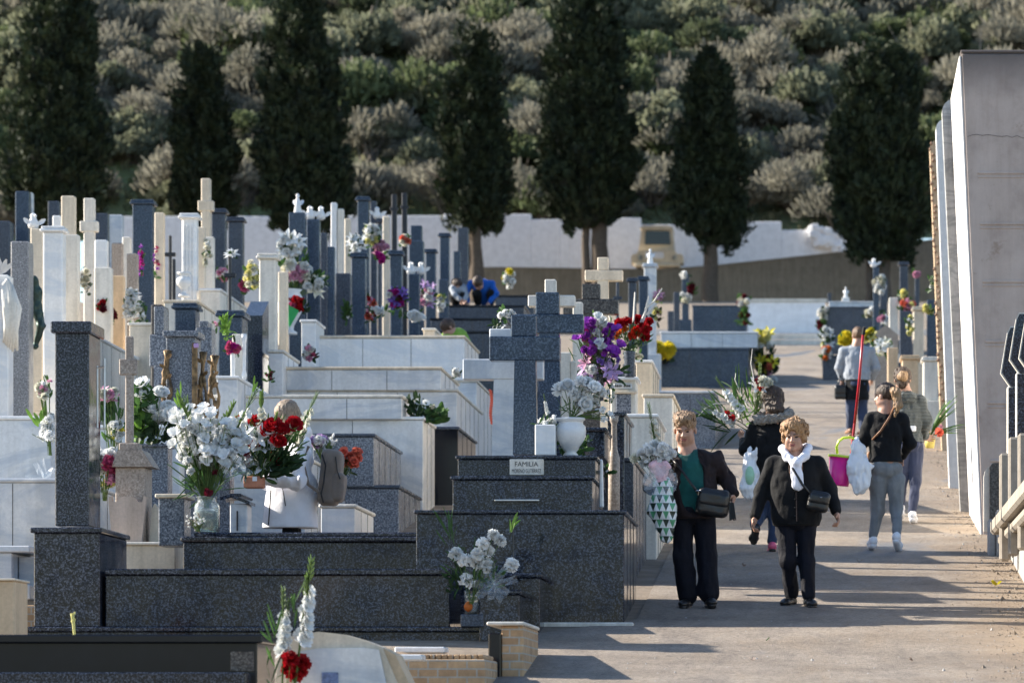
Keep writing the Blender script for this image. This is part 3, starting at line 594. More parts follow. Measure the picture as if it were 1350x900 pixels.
b=MB(); b.prism([(X(1304),zpx(698,s)),(X(1304),zpx(616,s)),(X(1308),zpx(611,s)),(X(1324),zpx(609,s)),(X(1324),zpx(698,s))],Y-.09,Y-.003); b.part('face',M['gbrown'],t)
s=139.5; Y=F/s
t=thing('concrete_post','short grey concrete block standing on the dirt at the corner of the tomb terrace','post',((1310-VX)/s,Y,gz(Y)))
b=MB(); b.box((1303-VX)/s,(1313-VX)/s,Y,Y+.3,gz(Y)-.1,zpx(684,s),.012); b.part('block',M['concrete'],t); b=MB(); b.box((1313.5-VX)/s,(1328-VX)/s,Y-.12,Y+.25,gz(Y)-.1,zpx(672,s),.012); b.part('buttress',M['gwall'],t)
# ------------------------------------------------------------------ tombs and gravestones on the left
def X_(p,s): return (p-VX)/s
def pbox(b,x0,x1,y0,y1,s,d,bev=.008,dy=0,taper=0,mi=0):      # photo-measured front face, real depth d
    Y=F/s+dy; z1=zpx(y0,s); z0=(gz(Y)-.25) if y1 is None else zpx(y1,s)
    b.box(X_(x0,s),X_(x1,s),Y,Y+d,z0,z1,bev,mi,taper)
M['seam']=plain('dark_seam',(.10,.095,.09),.9,.2)
def block_tomb(label,tiers,lid=.035,name='tomb',group=None,parts=('base','tier','top_tier','upper_block')):
    x0,x1,y0,y1,s,d,mat=tiers[0][:7]
    t=thing(name,label,'tomb',(X_((x0+x1)/2,s),F/s,gz(F/s)),group)
    for i,q in enumerate(tiers):
        x0,x1,y0,y1,s,d,mat=q[:7]; lm=q[7] if len(q)>7 else mat
        b=MB(); Y=F/s; z1=zpx(y0,s)-lid; z0=(gz(Y)-.25) if y1 is None else zpx(y1,s)
        b.box(X_(x0,s)+.02,X_(x1,s)-.02,Y+.02,Y+d-.02,z0,z1-.002,.006)
        pp=b.part(parts[min(i,len(parts)-1)],M[mat],t)
        wdt=X_(x1,s)-X_(x0,s)
        if wdt>.9 or d>1.4:
            b=MB(); n=int(wdt/.85)
            for q in range(1,n+1): xx=X_(x0,s)+wdt*q/(n+1)+.07*math.sin(q*7+x0); b.box(xx,xx+.006,Y+.0165,Y+.03,z0,z1-.01,.001)
            n=int(d/.7)
            for q in range(1,n+1): yy=Y+d*q/(n+1); b.box(X_(x1,s)-.03,X_(x1,s)-.0165,yy,yy+.006,z0,z1-.01,.001)
            if b.v: b.part('joint',M['seam'],pp)
        b=MB(); b.box(X_(x0,s),X_(x1,s),Y,Y+d,z1,z1+lid,.01); b.part('lid',M[lm],t)
    return t
BT=block_tomb
# FAMILIA tomb : three stepped tiers of dark granite
fam=BT('big three tiered dark granite tomb with a small white family name plate',[(545,826,672,None,168,2.3,'gdark'),(593,784,627,674,167,1.75,'gdark'),(600,788,600,629,166.2,1.5,'gdark')],.03)
s=166.2; b=MB(); b.box(X_(672,s),X_(717,s),F/s-.012,F/s+.03,zpx(626,s),zpx(605,s),.004); pl=b.part('name_plate',M['cream2'],fam)
def text3d(txt,px0,px1,py0,py1,s,mat,parent,dy=-.02,th=.002):
    cu=bpy.data.curves.new('t','FONT'); cu.body=txt; cu.size=1; cu.extrude=0; to=bpy.data.objects.new('t',cu); COL.objects.link(to)
    bpy.context.view_layer.update(); me=bpy.data.meshes.new_from_object(to.evaluated_get(bpy.context.evaluated_depsgraph_get())); bpy.data.objects.remove(to)
    v=np.zeros(len(me.vertices)*3,dtype=np.float32); me.vertices.foreach_get('co',v); v=v.reshape(-1,3); lo,hi=v.min(0),v.max(0)
    off=rootof(parent); X0,X1,Z0,Z1=X_(px0,s),X_(px1,s),zpx(py1,s),zpx(py0,s)
    nv=np.stack([X0+(v[:,0]-lo[0])/(hi[0]-lo[0])*(X1-X0)-off.x,np.full(len(v),F/s+dy-off.y),Z0+(v[:,1]-lo[1])/(hi[1]-lo[1])*(Z1-Z0)-off.z],1)
    me.vertices.foreach_set('co',nv.astype(np.float32).ravel()); me.materials.clear(); me.materials.append(mat); me.update(); me.name='lettering'
    o=bpy.data.objects.new('lettering',me); COL.objects.link(o); o.parent=parent; return o
M['ink']=plain('engraved_ink',(.02,.02,.02),.7,.1)
text3d('FAMILIA',679,709.5,608.5,614.5,166.2,M['ink'],pl,-.0135); text3d('MORENO GUTIERREZ',675,713.5,618,623.2,166.2,M['ink'],pl,-.0135)
b=MB(); b.box(X_(652,167),X_(711,167),F/167-.03,F/167+.03,zpx(660.5,167),zpx(658,167),.004); b.part('handle_rail',M['steel'],fam)
b=MB(); b.box(X_(788.5,166),X_(795,166),F/166+.1,F/166+.16,zpx(668,166),zpx(604,166),.01,0,.4); b.part('marble_strip',M['marble'],fam)
# row along the path behind it
BT('plain dark granite tomb directly behind the name plate tomb, beside the path',[(770,838,603,None,151,3.4,'gslate')])
BT('low pale cream tomb between the dark granite tomb and the woman with the bouquet',[(826,868,545,None,141,2.2,'cream2','marble')])
BT('dark granite tomb under the white flower vase, set back',[(716,800,563,602,157,1.0,'gdark'),],name='tomb')
BT('narrow dark granite tomb beside the turned pinkish post',[(798,826,543,None,152,1.6,'gdark')])
BT('tall pale cream tomb behind the woman holding the white bouquet',[(846,889,519,None,128,3.0,'cream2','cream')])
BT('white and cream block tomb under the red carnation vase',[(836,861,474,None,120,2.4,'cream','marble')])
BT('speckled grey granite tomb behind the two walking women, tallest side face on the path',[(862,945,515,None,94,6.5,'ggrey','marble2')])
BT('long dark blue granite tomb with a pale lid, the yellow mums at its left end',[(862,988,459,None,68,6.5,'gblue'),(870,1000,437,458,66.5,5.5,'marble2','marble')])
BT('far dark tomb with a slanted grey lid left of the path end',[(912,985,402,None,50,2.2,'gblue')])
BT('far dark grey family tomb with sloping front across the path',[(1082,1162,404,None,54,3.5,'gslate'),(1092,1160,397,405,53.5,2.5,'marble2')])
BT('grey block tomb with flowers on its left corner behind the far woman',[(1083,1118,468,None,65,2.5,'gslate')])
# chapel shaped marker with a small inscription
s=137; t=thing('chapel_headstone','small white chapel shaped headstone with a name panel below the red carnations','headstone',(X_(824,s),F/s,gz(F/s)))
b=MB(); pbox(b,805,838,500,None,s,.5); b.part('wall',M['cream2'],t)
b=MB(); pbox(b,800,842,497,501,s,.62,dy=-.06); b.part('cornice',M['marble'],t)
b=MB(); pbox(b,812,832,519,546,s,.2,dy=-.04); b.part('niche',M['ggrey'],t)
b=MB(); pbox(b,809,840,515,519,s,.1,dy=-.08); b.part('ledge',M['cream'],t)
b=MB(); pbox(b,809,833,505,513,s,.1,dy=-.02); pl2=b.part('name_panel',M['marble2'],t)
for q in range(9): 
    b=MB(); pbox(b,811+q*2.3,812.6+q*2.3,507.5,510.0,s,.01,dy=-.026,bev=.0005) if q not in (4,) else None
    if b.v: b.part('letter',M['ink'],pl2)
s=152; t=thing('turned_post','pinkish turned stone post standing among the dark tombs','post',(X_(811,s),F/s-.2,gz(F/s)))
b=MB(); z0=zpx(603,s); z1=zpx(550,s); h=z1-z0; b.lathe((X_(811,s),F/s-.2,z0-.8),[(.05,0),(.05,.79),(.045,.8),(.028,.86),(.024,.8+h*.8),(.036,.8+h*.86),(.04,.8+h*.9),(.036,.8+h*.93),(.042,.8+h)],14); b.part('shaft',M['gpink'],t,True)

# granite and stone crosses
def cross(label,mat,s,shaft,top,bot,arm,armx,d=.14,base=None,name='stone_cross',flare=0,sh_top=None):
    Y=F/s; cx=(shaft[0]+shaft[1])/2; t=thing(name,label,'cross',(X_(cx,s),Y,zpx(bot,s)))
    tp=sh_top or shaft; b=MB()
    b.prism([(X_(shaft[0]-flare,s),zpx(bot,s)),(X_(shaft[1]+flare,s),zpx(bot,s)),(X_(shaft[1],s),zpx(arm[1],s)),(X_(shaft[0],s),zpx(arm[1],s))],Y,Y+d)
    b.box(X_(tp[0],s),X_(tp[1],s),Y,Y+d,zpx(arm[0],s)-.004+.004,zpx(top,s),.008); b.part('shaft',M[mat],t)
    b=MB(); b.box(X_(armx[0],s),X_(armx[1],s),Y-.006,Y+d+.006,zpx(arm[1],s),zpx(arm[0],s),.008); b.part('arm',M[mat],t)
    if base: b=MB(); pbox(b,*base,s,.5,dy=-.15); b.part('base',M[mat],t)
    return t
cross('dark blue granite cross in front of the others, standing on the name plate tomb','gblue',164.5,(678,706),415,598.5,(443,475),(645,738),.16,None,flare=2,sh_top=(673.5,706.5))
cross('second dark blue granite cross, rising behind the right arm of the front one','gblue',155,(711,737),385,None or 640,(414,439),(678,769),.16,flare=4,sh_top=(706,737))
cross('brownish granite cross with a wide arm, third in the line under the cream cross','gbrown',140,(767,791),374,640,(394,414),(742,815),.15)
cross('cream sandstone cross highest in the line of crosses','cream',121,(787.5,802),339,600,(356,370),(771,821),.14)
cross('pale marble cross whose square tips show round the second granite cross','cream2',148,(718,733),368,640,(389,404),(696,758),.13)
cross('white marble cross at the left of the front granite cross, its left arm free','marble2',161.5,(651,680),433,602,(473,500),(610,716),.16,flare=3,sh_top=(645,674))
cross('cream marble cross behind the purple gladioli','cream2',143,(755,768),398,640,(424,440),(741,784),.12)
b=MB(); s=160; t=thing('marble_plaque','upright narrow white marble slab leaning behind the front cross','plaque',(X_(683,s),F/s,gz(F/s))); pbox(b,679,687,560,602,163,.04); b.part('slab',M['marble'],t)
t=thing('marble_slab','stepped white marble slab between the crosses and the flower urn','plaque',(X_(745,152),F/152,gz(F/152))); b=MB(); pbox(b,738,752,464,640,152,.1); pbox(b,752.3,760,476,640,152,.1); b.part('slab',M['cream2'],t)

# white tomb row across the aisle
BT('stepped white marble tomb with grey veins, highest of the white row',[(418,630,500,None,104.5,3.2,'marble2','cream2'),(418,614,442,501,104.6,2.4,'marble','cream')])
BT('white marble tomb with a long top tier, second highest of the white row',[(375,604,512,None,112,4.0,'marble2','cream2'),(375,583,483,514,112.1,2.6,'marble2','cream')])
BT('white marble tomb carrying the green and white bouquet at its right end',[(210,560,549,None,122,1.5,'marble2','marble'),(200,532,520,552,122.2,1.4,'marble2','cream2')])
BT('polished dark sided tomb slab set against the end of the white tomb',[(563,606,562,None,118,2.6,'black','gslate')])
BT('grey granite tomb with white sides behind the backpack',[(452,528,639,None,130,2.5,'ggrey','gslate'),(410,495,571,641,130.1,3.0,'ggrey','gslate')])
BT('low white marble tomb corner below the coral carnations',[(420,470,664,None,142,1.8,'marble','cream2')])
BT('white block tomb at the head of the highest white tomb',[(395,418,421,None,105.5,1.0,'marble','marble')])
BT('white block at the head of the second highest white tomb',[(352,375,461,None,112.8,1.6,'marble','cream2')])
for i,(x0,x1,y,s) in enumerate([(566,668,419,82),(590,692,402,74),(652,705,389,66),(560,700,436,88)]):
    BT(['dark glossy stepped tomb below the crouching person in blue','dark granite tomb slab on which the person in blue kneels','far dark tomb slab right of the person in blue','lowest dark slab between the green back and the white cross'][i],[(x0,x1,y,None,s,3.0,'gslate','black')])
BT('small cream tomb corner in front of the person in green',[(556,575,432,None,103,.9,'cream','cream2')])
# left white tombs
BT('white marble box tomb at the left edge under the draped white pillar',[(-40,70,548,None,146,2.0,'marble2','marble')])
BT('white marble box tomb with arched panels behind the tall dark obelisk',[(-60,100,630,None,156,2.4,'marble2','marble2')])
BT('plain white box tomb seen between the obelisk and the stone cross',[(118,240,560,None,138,2.2,'marble2','marble')])
BT('long white marble tomb behind the gladiolus jar',[(190,405,600,None,134,1.6,'marble2','cream2'),])
BT('white block tomb at the right of the gilt branch gravestone',[(283,315,495,None,124,3.2,'marble2','marble')])
BT('tall cream tomb block with a long sloping side behind the obelisk cap',[(90,126,440,None,117,4.4,'cream2','marble')])
BT('cream tomb block carrying the white column with the urn',[(214,262,395,None,107,4.0,'cream2','cream')])
BT('cream tomb block left of the white column',[(168,205,425,None,110,4.0,'cream','cream2')])
BT('pale block tomb in the middle of the left gravestones',[(262,292,380,None,103,4.0,'cream2','marble')])

# small sculpted toppers
def dove(b,x,y,z,k=.12):
    b.lathe((x,y,z),[(.02*k/.12,0),(.05*k/.12,.02),(.058*k/.12,.07),(.035*k/.12,.12),(.028*k/.12,.14),(.034*k/.12,.165),(.02*k/.12,.19),(.003,.2)],10,0,1.25,.8)
    b.petal(Vector((x+.04,y,z+.05)),Vector((.9,0,.5)),Vector((0,-1,.2)),k*1.1,k*.5,.2); b.petal(Vector((x-.03,y,z+.05)),Vector((-.8,.1,.75)),Vector((0,-1,.2)),k*1.0,k*.45,.2)
    b.tube([(x+.02,y-.03,z+.17),(x+.05,y-.06,z+.165)],[.012,.003],5)
def angel(b,x,y,z,k=1.0):
    b.lathe((x,y,z),[(.07*k,0),(.075*k,.03*k),(.05*k,.15*k),(.055*k,.22*k),(.03*k,.27*k),(.022*k,.285*k),(.034*k,.31*k),(.034*k,.34*k),(.01,.365*k)],12,0,1,.8)
    for sg in (-1,1): b.petal(Vector((x+.02*sg,y+.03,z+.14*k)),Vector((sg*.45,.3,.85)),Vector((0,-1,0)),.15*k,.07*k,-.2)
def stele(label,x0,x1,yt,s,mat,top=None,d=None,slab=1.9,ped=True,name='gravestone',dy=0):
    Y=F/s+dy; w=(x1-x0)/s; d=d or max(.12,min(w,.34)); X0,X1=X_(x0,s),X_(x1,s); cx=(X0+X1)/2; z1=zpx(yt,s); g=gz(Y)
    t=thing(name,label,'gravestone' if name=='gravestone' else 'cross',(cx,Y,g)); cap=.0
    ph=min(.85,(z1-g)*.4)
    if top in('cap','capdove','capangel'): cap=.07
    b=MB()
    if top=='slant': b.prismx([(Y,g+ph),(Y+d,g+ph),(Y+d,z1+.0),(Y,z1-.22)],X0,X1)
    elif top=='col':
        m=10; b.box(X0+.02,X1-.02,Y+.01,Y+d-.01,g+ph,z1-cap,.03)
        for q in range(4): b.box(X0+.035+q*(w-.07)/4+.006,X0+.035+(q+1)*(w-.07)/4-.012,Y-.008,Y+.03,g+ph+.15,z1-.15,.01)
    else: b.box(X0+(.015 if cap else 0),X1-(.015 if cap else 0),Y,Y+d,g+ph,z1-cap,.012)
    b.part('shaft',M[mat],t)
    if cap or top=='col':
        b=MB(); b.box(X0-.02,X1+.02,Y-.035,Y+d+.035,z1-.07+.001,z1-.03,.012); b.box(X0-.005,X1+.005,Y-.02,Y+d+.02,z1-.029,z1,.01); b.part('cap',M[mat],t)
    if top=='cross':
        b=MB(); za=z1-.30*1.0; aw=w*.62+.05; b.box(cx-w/2-aw*.35,cx+w/2+aw*.35,Y-.01,Y+d*.9,za-.14,za,.01); b.part('arm',M[mat],t)
    if top=='thincross':
        b=MB(); za=z1-.22; b.box(cx-.07,cx+.07,Y-.004,Y+d+.004,za-.05,za,.006); b.part('arm',M[mat],t)
    if top in('dove','capdove'): 
        b=MB(); dove(b,cx-.05,Y+d/2,z1-.004); b.part('dove',M['marble'],t,True)
        if w>.17: b=MB(); dove(b,cx+.1,Y+d/2+.02,z1-.004,.11); b.part('dove',M['marble'],t,True)
    if top in('angel','capangel'): b=MB(); angel(b,cx,Y+d/2,z1-.004,.75); b.part('angel',M['marble'],t,True)
    if ped:
        b=MB(); b.box(X0-.07,X1+.07,Y-.09,Y+d+.1,g-.2,g+ph-.003,.012); b.part('pedestal',M[mat],t)
        if slab:
            b=MB(); b.box(X1+.073,X1+.073+slab,Y-.12,Y+.75,g-.2,g+ph*.62,.015); b.part('grave_slab',M[mat],t)
            b=MB(); b.box(X1+.077,X1+.073+slab+.03,Y-.15,Y+.78,g+ph*.62+.002,g+ph*.62+.045,.012); b.part('lid',M[mat],t)
    return t
SL=stele
SL('dark granite gravestone block cut off by the left edge of the frame',-22,13,291,89,'gslate')
SL('tall blue grey gravestone behind the light granite one at far left',20,38,252,88,'gblue')
SL('slim white strip standing in for the lit right edge of the tall blue grey gravestone',38.5,43,254,87.6,'marble2')  # the stele's pale lit edge, added as a separate white slab
SL('far dark gravestone low in the gap behind the tall blue grey one',-5,18,318,84,'gslate')
SL('pale blue grey gravestone behind the cream square pillar',63,78,265,84,'gslate')
SL('low white gravestone left of the cream square pillar',69,80,284,99,'marble')
l8=SL('cream pillar at far left with two white doves on its top',40,56,301,108,'cream','dove')
SL('broad white pillar with moulded cap near the left edge',55,84,298,112,'marble','cap')
SL('cream square pillar rising above the broad white one',80.5,98,258,105,'cream')
SL('wide ochre cream pillar in front of the square one',84,103,309,107,'cream2')
SL('cream cross shaped pillar with stubby arms, left of the dark blue stele',110,124,261,101,'cream2','cross')
SL('narrow white square pillar, just right of the stubby armed cross',124.5,141,316,106,'marble')
SL('wide low white pillar base under the narrow white one',124,146,352,108,'cream2')
SL('far blue grey gravestone between the white pillars',125,142,281,84,'gslate')
SL('pale bluish gravestone with a flower, left of the dark blue stele',142.5,161,283,83,'marble2')
SL('ochre pillar with a darker block on top',148,163,363,104,'orange')
SL('grey brown square block pillar behind the ochre pillar',147,161,320,101,'gpink')
SL('tall dark blue granite stele with a flat cap, the largest on the left',173,202,263,93,'gblue','cap')
SL('mottled grey green narrow gravestone in front of the dark blue stele',167,181,334,106,'gpink')
SL('slim cream gravestone at the left shoulder of the dark blue stele',161,172,312,99,'cream2')
SL('slim cream pillar at the right shoulder of the dark blue stele',203.5,216,280,98,'cream')
SL('thin dark iron cross post left of the white column',222,226,310,103,'iron','thincross',.05,0)
SL('second thin dark post, shorter, left of the white column',226.5,231,341,105,'iron',None,.05,0)
col=SL('fluted white column with a wide capital and an urn at its foot',237,261,281,103,'marble','col')
SL('very tall slender cream cross, highest point of the left gravestones',265,277,235,98,'cream','cross',.14,0)
SL('wider pale pillar under the tall slender cross',270,282,312,99.5,'cream2')
SL('cream pillar half hidden by the white column',258.5,270,299,101,'cream')
SL('dark speckled stele with a cap right of the tall slender cross',277.5,298,275,88,'gslate','cap')
SL('second dark speckled stele with a cap, lower and further right',299,321,286,90,'gslate','cap')
SL('thin dark crucifix post topped by a white flower',300.5,304.5,335,113,'iron','thincross',.05,0)
SL('dark blue box gravestone with an overhanging slab top',286,321,409,117,'gblue','cap',.5,0)
SL('black box gravestone with a slanted blue reflecting top',322,346,391,113,'gdark','slant',.6,0)
SL('dark blue block gravestone between two speckled crosses',228,259,399,116,'gblue','cap',.4,0)
SL('dark speckled gravestone block with lit left edge',199,214,401,119,'gbrown',None,.5,0)
SL('pale pillar in the gap right of the low dark box gravestone',306,318,440,119,'cream2',None,.2,0)
# middle group
SL('broad cream pillar with a narrow dark cap left of the big white bouquet',340,365,334,107,'cream2','cap')
SL('plain cream pillar behind the big white bouquet',366.5,379,358,104,'cream')
SL('dark blue stele with a small white bust on top',380.5,402,280,96,'gblue','angel')
SL('dark blue stele with a white dove, right of the one with the bust',404,421,289,95,'gblue','dove')
SL('grey slim gravestone behind the dove stele',422,431,307,92,'gslate')
SL('narrow dark blue stele standing lower beside the dove stele',431.5,441,325,96,'gblue')
SL('thin tall white pillar in the middle group',436,444,267,88,'marble')
SL('rounded thin cream pillar right of the thin white one',445,453,275,88,'cream2')
SL('cream square pillar with ochre side in the middle group',454,462,288,89,'cream')
SL('low grey gravestone lump below the thin pillars',442,462,360,94,'gslate')
SL('tall dark blue stele, highest of the middle group',470,487,259,82,'gblue','cap')
SL('narrow dark stele touching the highest one of the middle group',488,496.5,265,81,'gslate')
SL('broad dark blue stele standing in front of the middle group',462.5,483,333,92,'gblue','cap')
SL('grey stele with a pair of white doves in the middle group',497,504,288,82,'gslate','capdove')
SL('cream stele right of the grey dove stele',504.5,513,285,84,'cream')
SL('tall thin dark cross, left one of two',516,523,256,78,'iron','thincross',.08)
SL('tall thin dark cross, right one of two',529.5,536.5,254,77,'iron','thincross',.08)
SL('broad dark stele with a cap under the orange and white flowers',513,531,330,88,'gblue','cap')
SL('stepped dark blue stele right of the two thin crosses',541,556,297,76,'gblue')
SL('wider lower half of the stepped dark stele',539,558,317,77.5,'gblue')
SL('low dark stele with a white dove on it in the middle group',538,553,361,86,'gblue','dove')
SL('dark stele right of the dove stele, flat cap',560,575,328,74,'gblue','cap')
SL('taller dark stele with flat cap near the first bare trunk',578.5,593,307,73,'gblue','cap')
SL('far dark stele against the white wall left of the bare trunk',603,617,300,66,'gslate')
SL('short dark stele low in front of the far one',597.5,607,331,70,'gblue')
SL('dark post like stele immediately left of the companion in grey',578,591,368,79,'gblue')
# far group by the path
SL('far dark stele pair with caps beside the cream cross, left one',827,840,366,80,'gslate','cap',None,0)
SL('far dark stele pair with caps beside the cream cross, right one',841,855,364,78,'gblue','cap',None,0)
SL('far white column with a small statue in front of the truck',848,866,347,74,'marble2','capangel',None,0)
SL('thin grey post behind the branches of the red carnation vase',812,816,372,84,'gslate','thincross',.06,0)
SL('far dark post with a white flower ball on top, near the slim cypress',899,908,361,52,'gblue',None,None,0)
SL('short grey stele left of the flower ball post',888,896,385,54,'gslate',None,None,0)
SL('low dark cross of the far graves left of the path',880,888,410,56,'gslate','thincross',None,0)
SL('small grey cross at the back of the far tomb on the right',1091,1096,386,50,'gslate','thincross',.06,0)
SL('white statue on the far right tomb',1110,1120,392,52,'marble2','angel',.15,0)
SL('blue stele with white dove at the foot of the rightmost cypress',1151,1159,352,62,'gblue','dove',None,0)
SL('dark stele behind the white flower ball on the right',1160,1170,368,60,'gslate',None,None,0)
SL('white topped pale blue stele in the right hand group',1185,1198,345,66,'gslate','cap',None,0)
SL('slim dark stele holding a pink flower in the right hand group',1206,1212,362,68,'gslate',None,None,0)
SL('cream pillar with balustrade top at the right hand group',1203,1219,404,74,'cream','cap',None,0)
SL('weathered pale pillar behind the far woman',1172,1184,392,70,'cream2',None,None,0)
SL('dark blue stele at the far right beside the facade',1222,1236,395,72,'gblue',None,None,0)
SL('grey blue block stele in the right hand group',1186,1202,410,72,'gslate',None,.4,0)
SL('low brown pillar block by the facade behind the potted plant',1188,1212,468,84,'orange','cap',.6,0)
SL('ochre curved stone stump beside the brown block',1170,1184,458,82,'orange',None,.3,0)
SL('pale broken column by the facade at the right hand group',1216,1238,470,86,'cream2','cap',.5,0)
s=74; t=thing('gable_headstone','grey house shaped headstone with a pointed top behind the far woman','headstone',(X_(1168,s),F/s,gz(F/s)))
b=MB(); b.prism([(X_(1153,s),gz(F/s)-.2),(X_(1153,s),zpx(443,s)),(X_(1157,s),zpx(436,s)),(X_(1168,s),zpx(428,s)),(X_(1184,s),zpx(441,s)),(X_(1184,s),gz(F/s)-.2)],F/s,F/s+.4); b.part('slab',M['gpink'],t)
# urn at the foot of the white column
s=104.5; b=MB(); c=(X_(246,s),F/s-.25,zpx(394,s)); b.lathe(c,[(.07,0),(.075,.02),(.03,.05),(.035,.09),(.09,.15),(.10,.20),(.085,.24),(.05,.255),(.05,.27),(.09,.29),(.09,.31)],16)
u=b.obj('stone_urn',M['marble'],'white marble urn standing at the foot of the fluted column','urn',c,smooth=True)
s=113; b=MB(); c=(X_(382,99),F/99,zpx(441,99)); b.lathe(c,[(.10,0),(.10,.03),(.05,.06),(.06,.12),(.16,.30),(.17,.5),(.13,.56),(.17,.6)],16); b.obj('stone_urn',M['marble'],'large white urn under the big white bouquet in the middle','urn',c,smooth=True)

# light granite pillar with the bronze crucified figure, and the draped pillar
lg=SL('light speckled granite pillar with a bronze crucified figure on its side',14,38,318,120,'glight',None,.3,0)
dp=SL('white pillar draped with a carved shroud at the left edge',-25,11,362,127,'marble',None,.3,0)
b=MB(); s=127; Y=F/s-.03
for q in range(9):
    x=X_(4+q*1.5,s); z=zpx(368+abs(q-4)*2,s); b.tube([(x,Y,z),(x+.04+random.uniform(-.03,.05),Y-.03,z-.25),(x+.05,Y-.02,z-.42),(x+.01+.06*(q%2),Y,zpx(452+q*1.5,s))],[.02,.03,.035,.012],6)
b.part('shroud',M['cream2'],dp,True)
b=MB()
for a in (-.9,-.4,.1,.6): b.petal(Vector((X_(2,s),Y,zpx(362,s))),Vector((math.sin(a)+.25,-.1,math.cos(a))),Vector((.3,-1,0)),.17,.05,.35)
b.part('stone_lily',M['marble'],dp,True)

crucified=True
# front speckled gravestone with gilt branches and two granite crosses beside it
s=137; t=thing('gravestone','speckled granite headstone block with gilt bronze branches on its faces','gravestone',(X_(240,s),F/s,gz(F/s)))
b=MB(); pbox(b,219,257,444,None,s,.42); b.part('shaft',M['ggrey'],t)
b=MB(); pbox(b,215,262,436,444,s,.5,dy=-.04); b.part('cap',M['ggrey'],t)
def branch(px,py0,py1,s,dy,parent,amp=4):
    b=MB(); 
    for k in range(3):
        pts=[]; 
        for q in range(9):
            f=q/8; pts.append((X_(px+amp*math.sin(f*7+k*1.7)+k*2.2-2,s),F/s+dy,zpx(py0+(py1-py0)*f,s)))
        b.tube(pts,[.013+.008*math.sin(q*2.1+k)+.004 for q in range(9)],7)
    for q in range(5):
        z=py0+(py1-py0)*(.15+q*.17); b.petal(Vector((X_(px,s),F/s+dy-.02,zpx(z,s))),Vector((random.choice((-1,1)),-.3,.8)),Vector((0,-1,0)),.08,.035,.3)
    b.part('gilt_branch',M['gold'],parent,True)
branch(220,462,540,s,-.03,t); branch(266,463,565,s,.05,t,3)
branch(281,468,555,s-4,.02,t,5)
b=MB(); pbox(b,254,261,452,560,s,.05,dy=-.06); b.part('corner_post',M['gold'],t)
b=MB(); s=137; pbox(b,256.5,263,453,459,s,.03,dy=-.075); b.part('tag',M['p_lilac'],t)
cross('speckled granite cross with a lit left edge, left of the gilt branch block','ggrey',132,(203,216),404,600,(441,483),(197,222),.3)
cross('speckled granite cross right of the gilt branch block','ggrey',131,(262,274),423,600,(432,470),(258,279),.3)

# pink stone slim cross with roofed base and scroll tablet
s=158; t=thing('stone_cross','slim pinkish stone cross on a roofed base with a scroll topped tablet','cross',(X_(175,s),F/s,gz(F/s)))
b=MB(); pbox(b,165,175,443,584,s,.07); b.part('shaft',M['gpink'],t)
b=MB(); pbox(b,157,180,473,494,s,.075,dy=-.004); b.part('arm',M['gpink'],t)
b=MB(); pbox(b,158,184,584,594,s,.2,dy=-.06); b.prism([(X_(150,s),zpx(616,s)),(X_(204,s),zpx(616,s)),(X_(190,s),zpx(594,s)),(X_(158,s),zpx(594,s))],F/s-.12,F/s+.3); b.part('roof',M['gpink'],t)
b=MB(); pbox(b,154,194,616.3,718,s,.36,dy=-.08); b.part('base',M['gpink'],t)
b=MB(); sx=157
pt=[(153,718),(148,664),(148,656),(152,655),(153,662),(158,663),(162,658),(168,655.5),(176,655.5),(183,658),(187,663),(192,663),(194,655),(198,656),(197,664),(191,718)]
b.prism([(X_(p,s),zpx(y,s)) for p,y in pt][::-1],F/s-.2,F/s-.12); M['tab']=stone('pink_tablet',(.60,.47,.38),None,1,.6,40,.3,.3); b.part('tablet',M['tab'],t)
b=MB(); b.prism([(X_(p,s),zpx(y,s)) for p,y in [(199,718),(202,672),(206,664),(210,668),(213,676),(217,664),(219,668),(214,718)]],F/s-.1,F/s+.1); b.part('side_scroll',M['cream'],t)
b=MB(); pbox(b,160,238,720,None,s,.8,dy=-.3); b.part('plinth',M['cream'],t)
b=MB(); pbox(b,156,240,716,720,s,.9,dy=-.33); b.part('ledge',M['cream2'],t)

# tall dark obelisk with its pedestal, slab and plinth
s=175; t=thing('obelisk_tomb','tall dark speckled obelisk on a pedestal with a long dark slab, the nearest large grave','tomb',(X_(90,s),F/s,gz(F/s)))
b=MB(); pbox(b,69,114,437,692,s,.54,dy=.12); b.part('shaft',M['gobel'],t)
b=MB(); pbox(b,64,118,422,437.5,s,.64,dy=.08,bev=.01); b.part('cap',M['gobel'],t)
b=MB(); pbox(b,44,131,702,826,s,1.32,dy=.02); b.part('pedestal',M['gobel'],t)
b=MB(); pbox(b,40,135,695,702,s,1.4,dy=-.02); b.part('pedestal_lid',M['gobel'],t)
b=MB(); pbox(b,136,592,757,826,s,1.0,dy=.1); b.part('slab',M['gdark'],t)
b=MB(); pbox(b,136,597,749,757,s,1.08,dy=.06); b.part('slab_lid',M['gobel'],t)
b=MB(); pbox(b,28,640,832,None,s,1.6,dy=-.06); b.part('plinth',M['gdark'],t)
b=MB(); pbox(b,24,645,826,832.3,s,1.66,dy=-.1); b.part('plinth_lid',M['gobel'],t)
b=MB(); 
for px in (116.5,126): b.tube([(X_(px,s)+.02,F/s+.3,zpx(478 if px<120 else 468,s)),(X_(px,s)+.02,F/s+.3,zpx(560,s))],.007,6)
b.tube([(X_(116,s)+.02,F/s+.3,zpx(481,s)),(X_(127,s)+.02,F/s+.3,zpx(479,s))],.008,6); b.part('steel_crucifix',M['steel'],t)
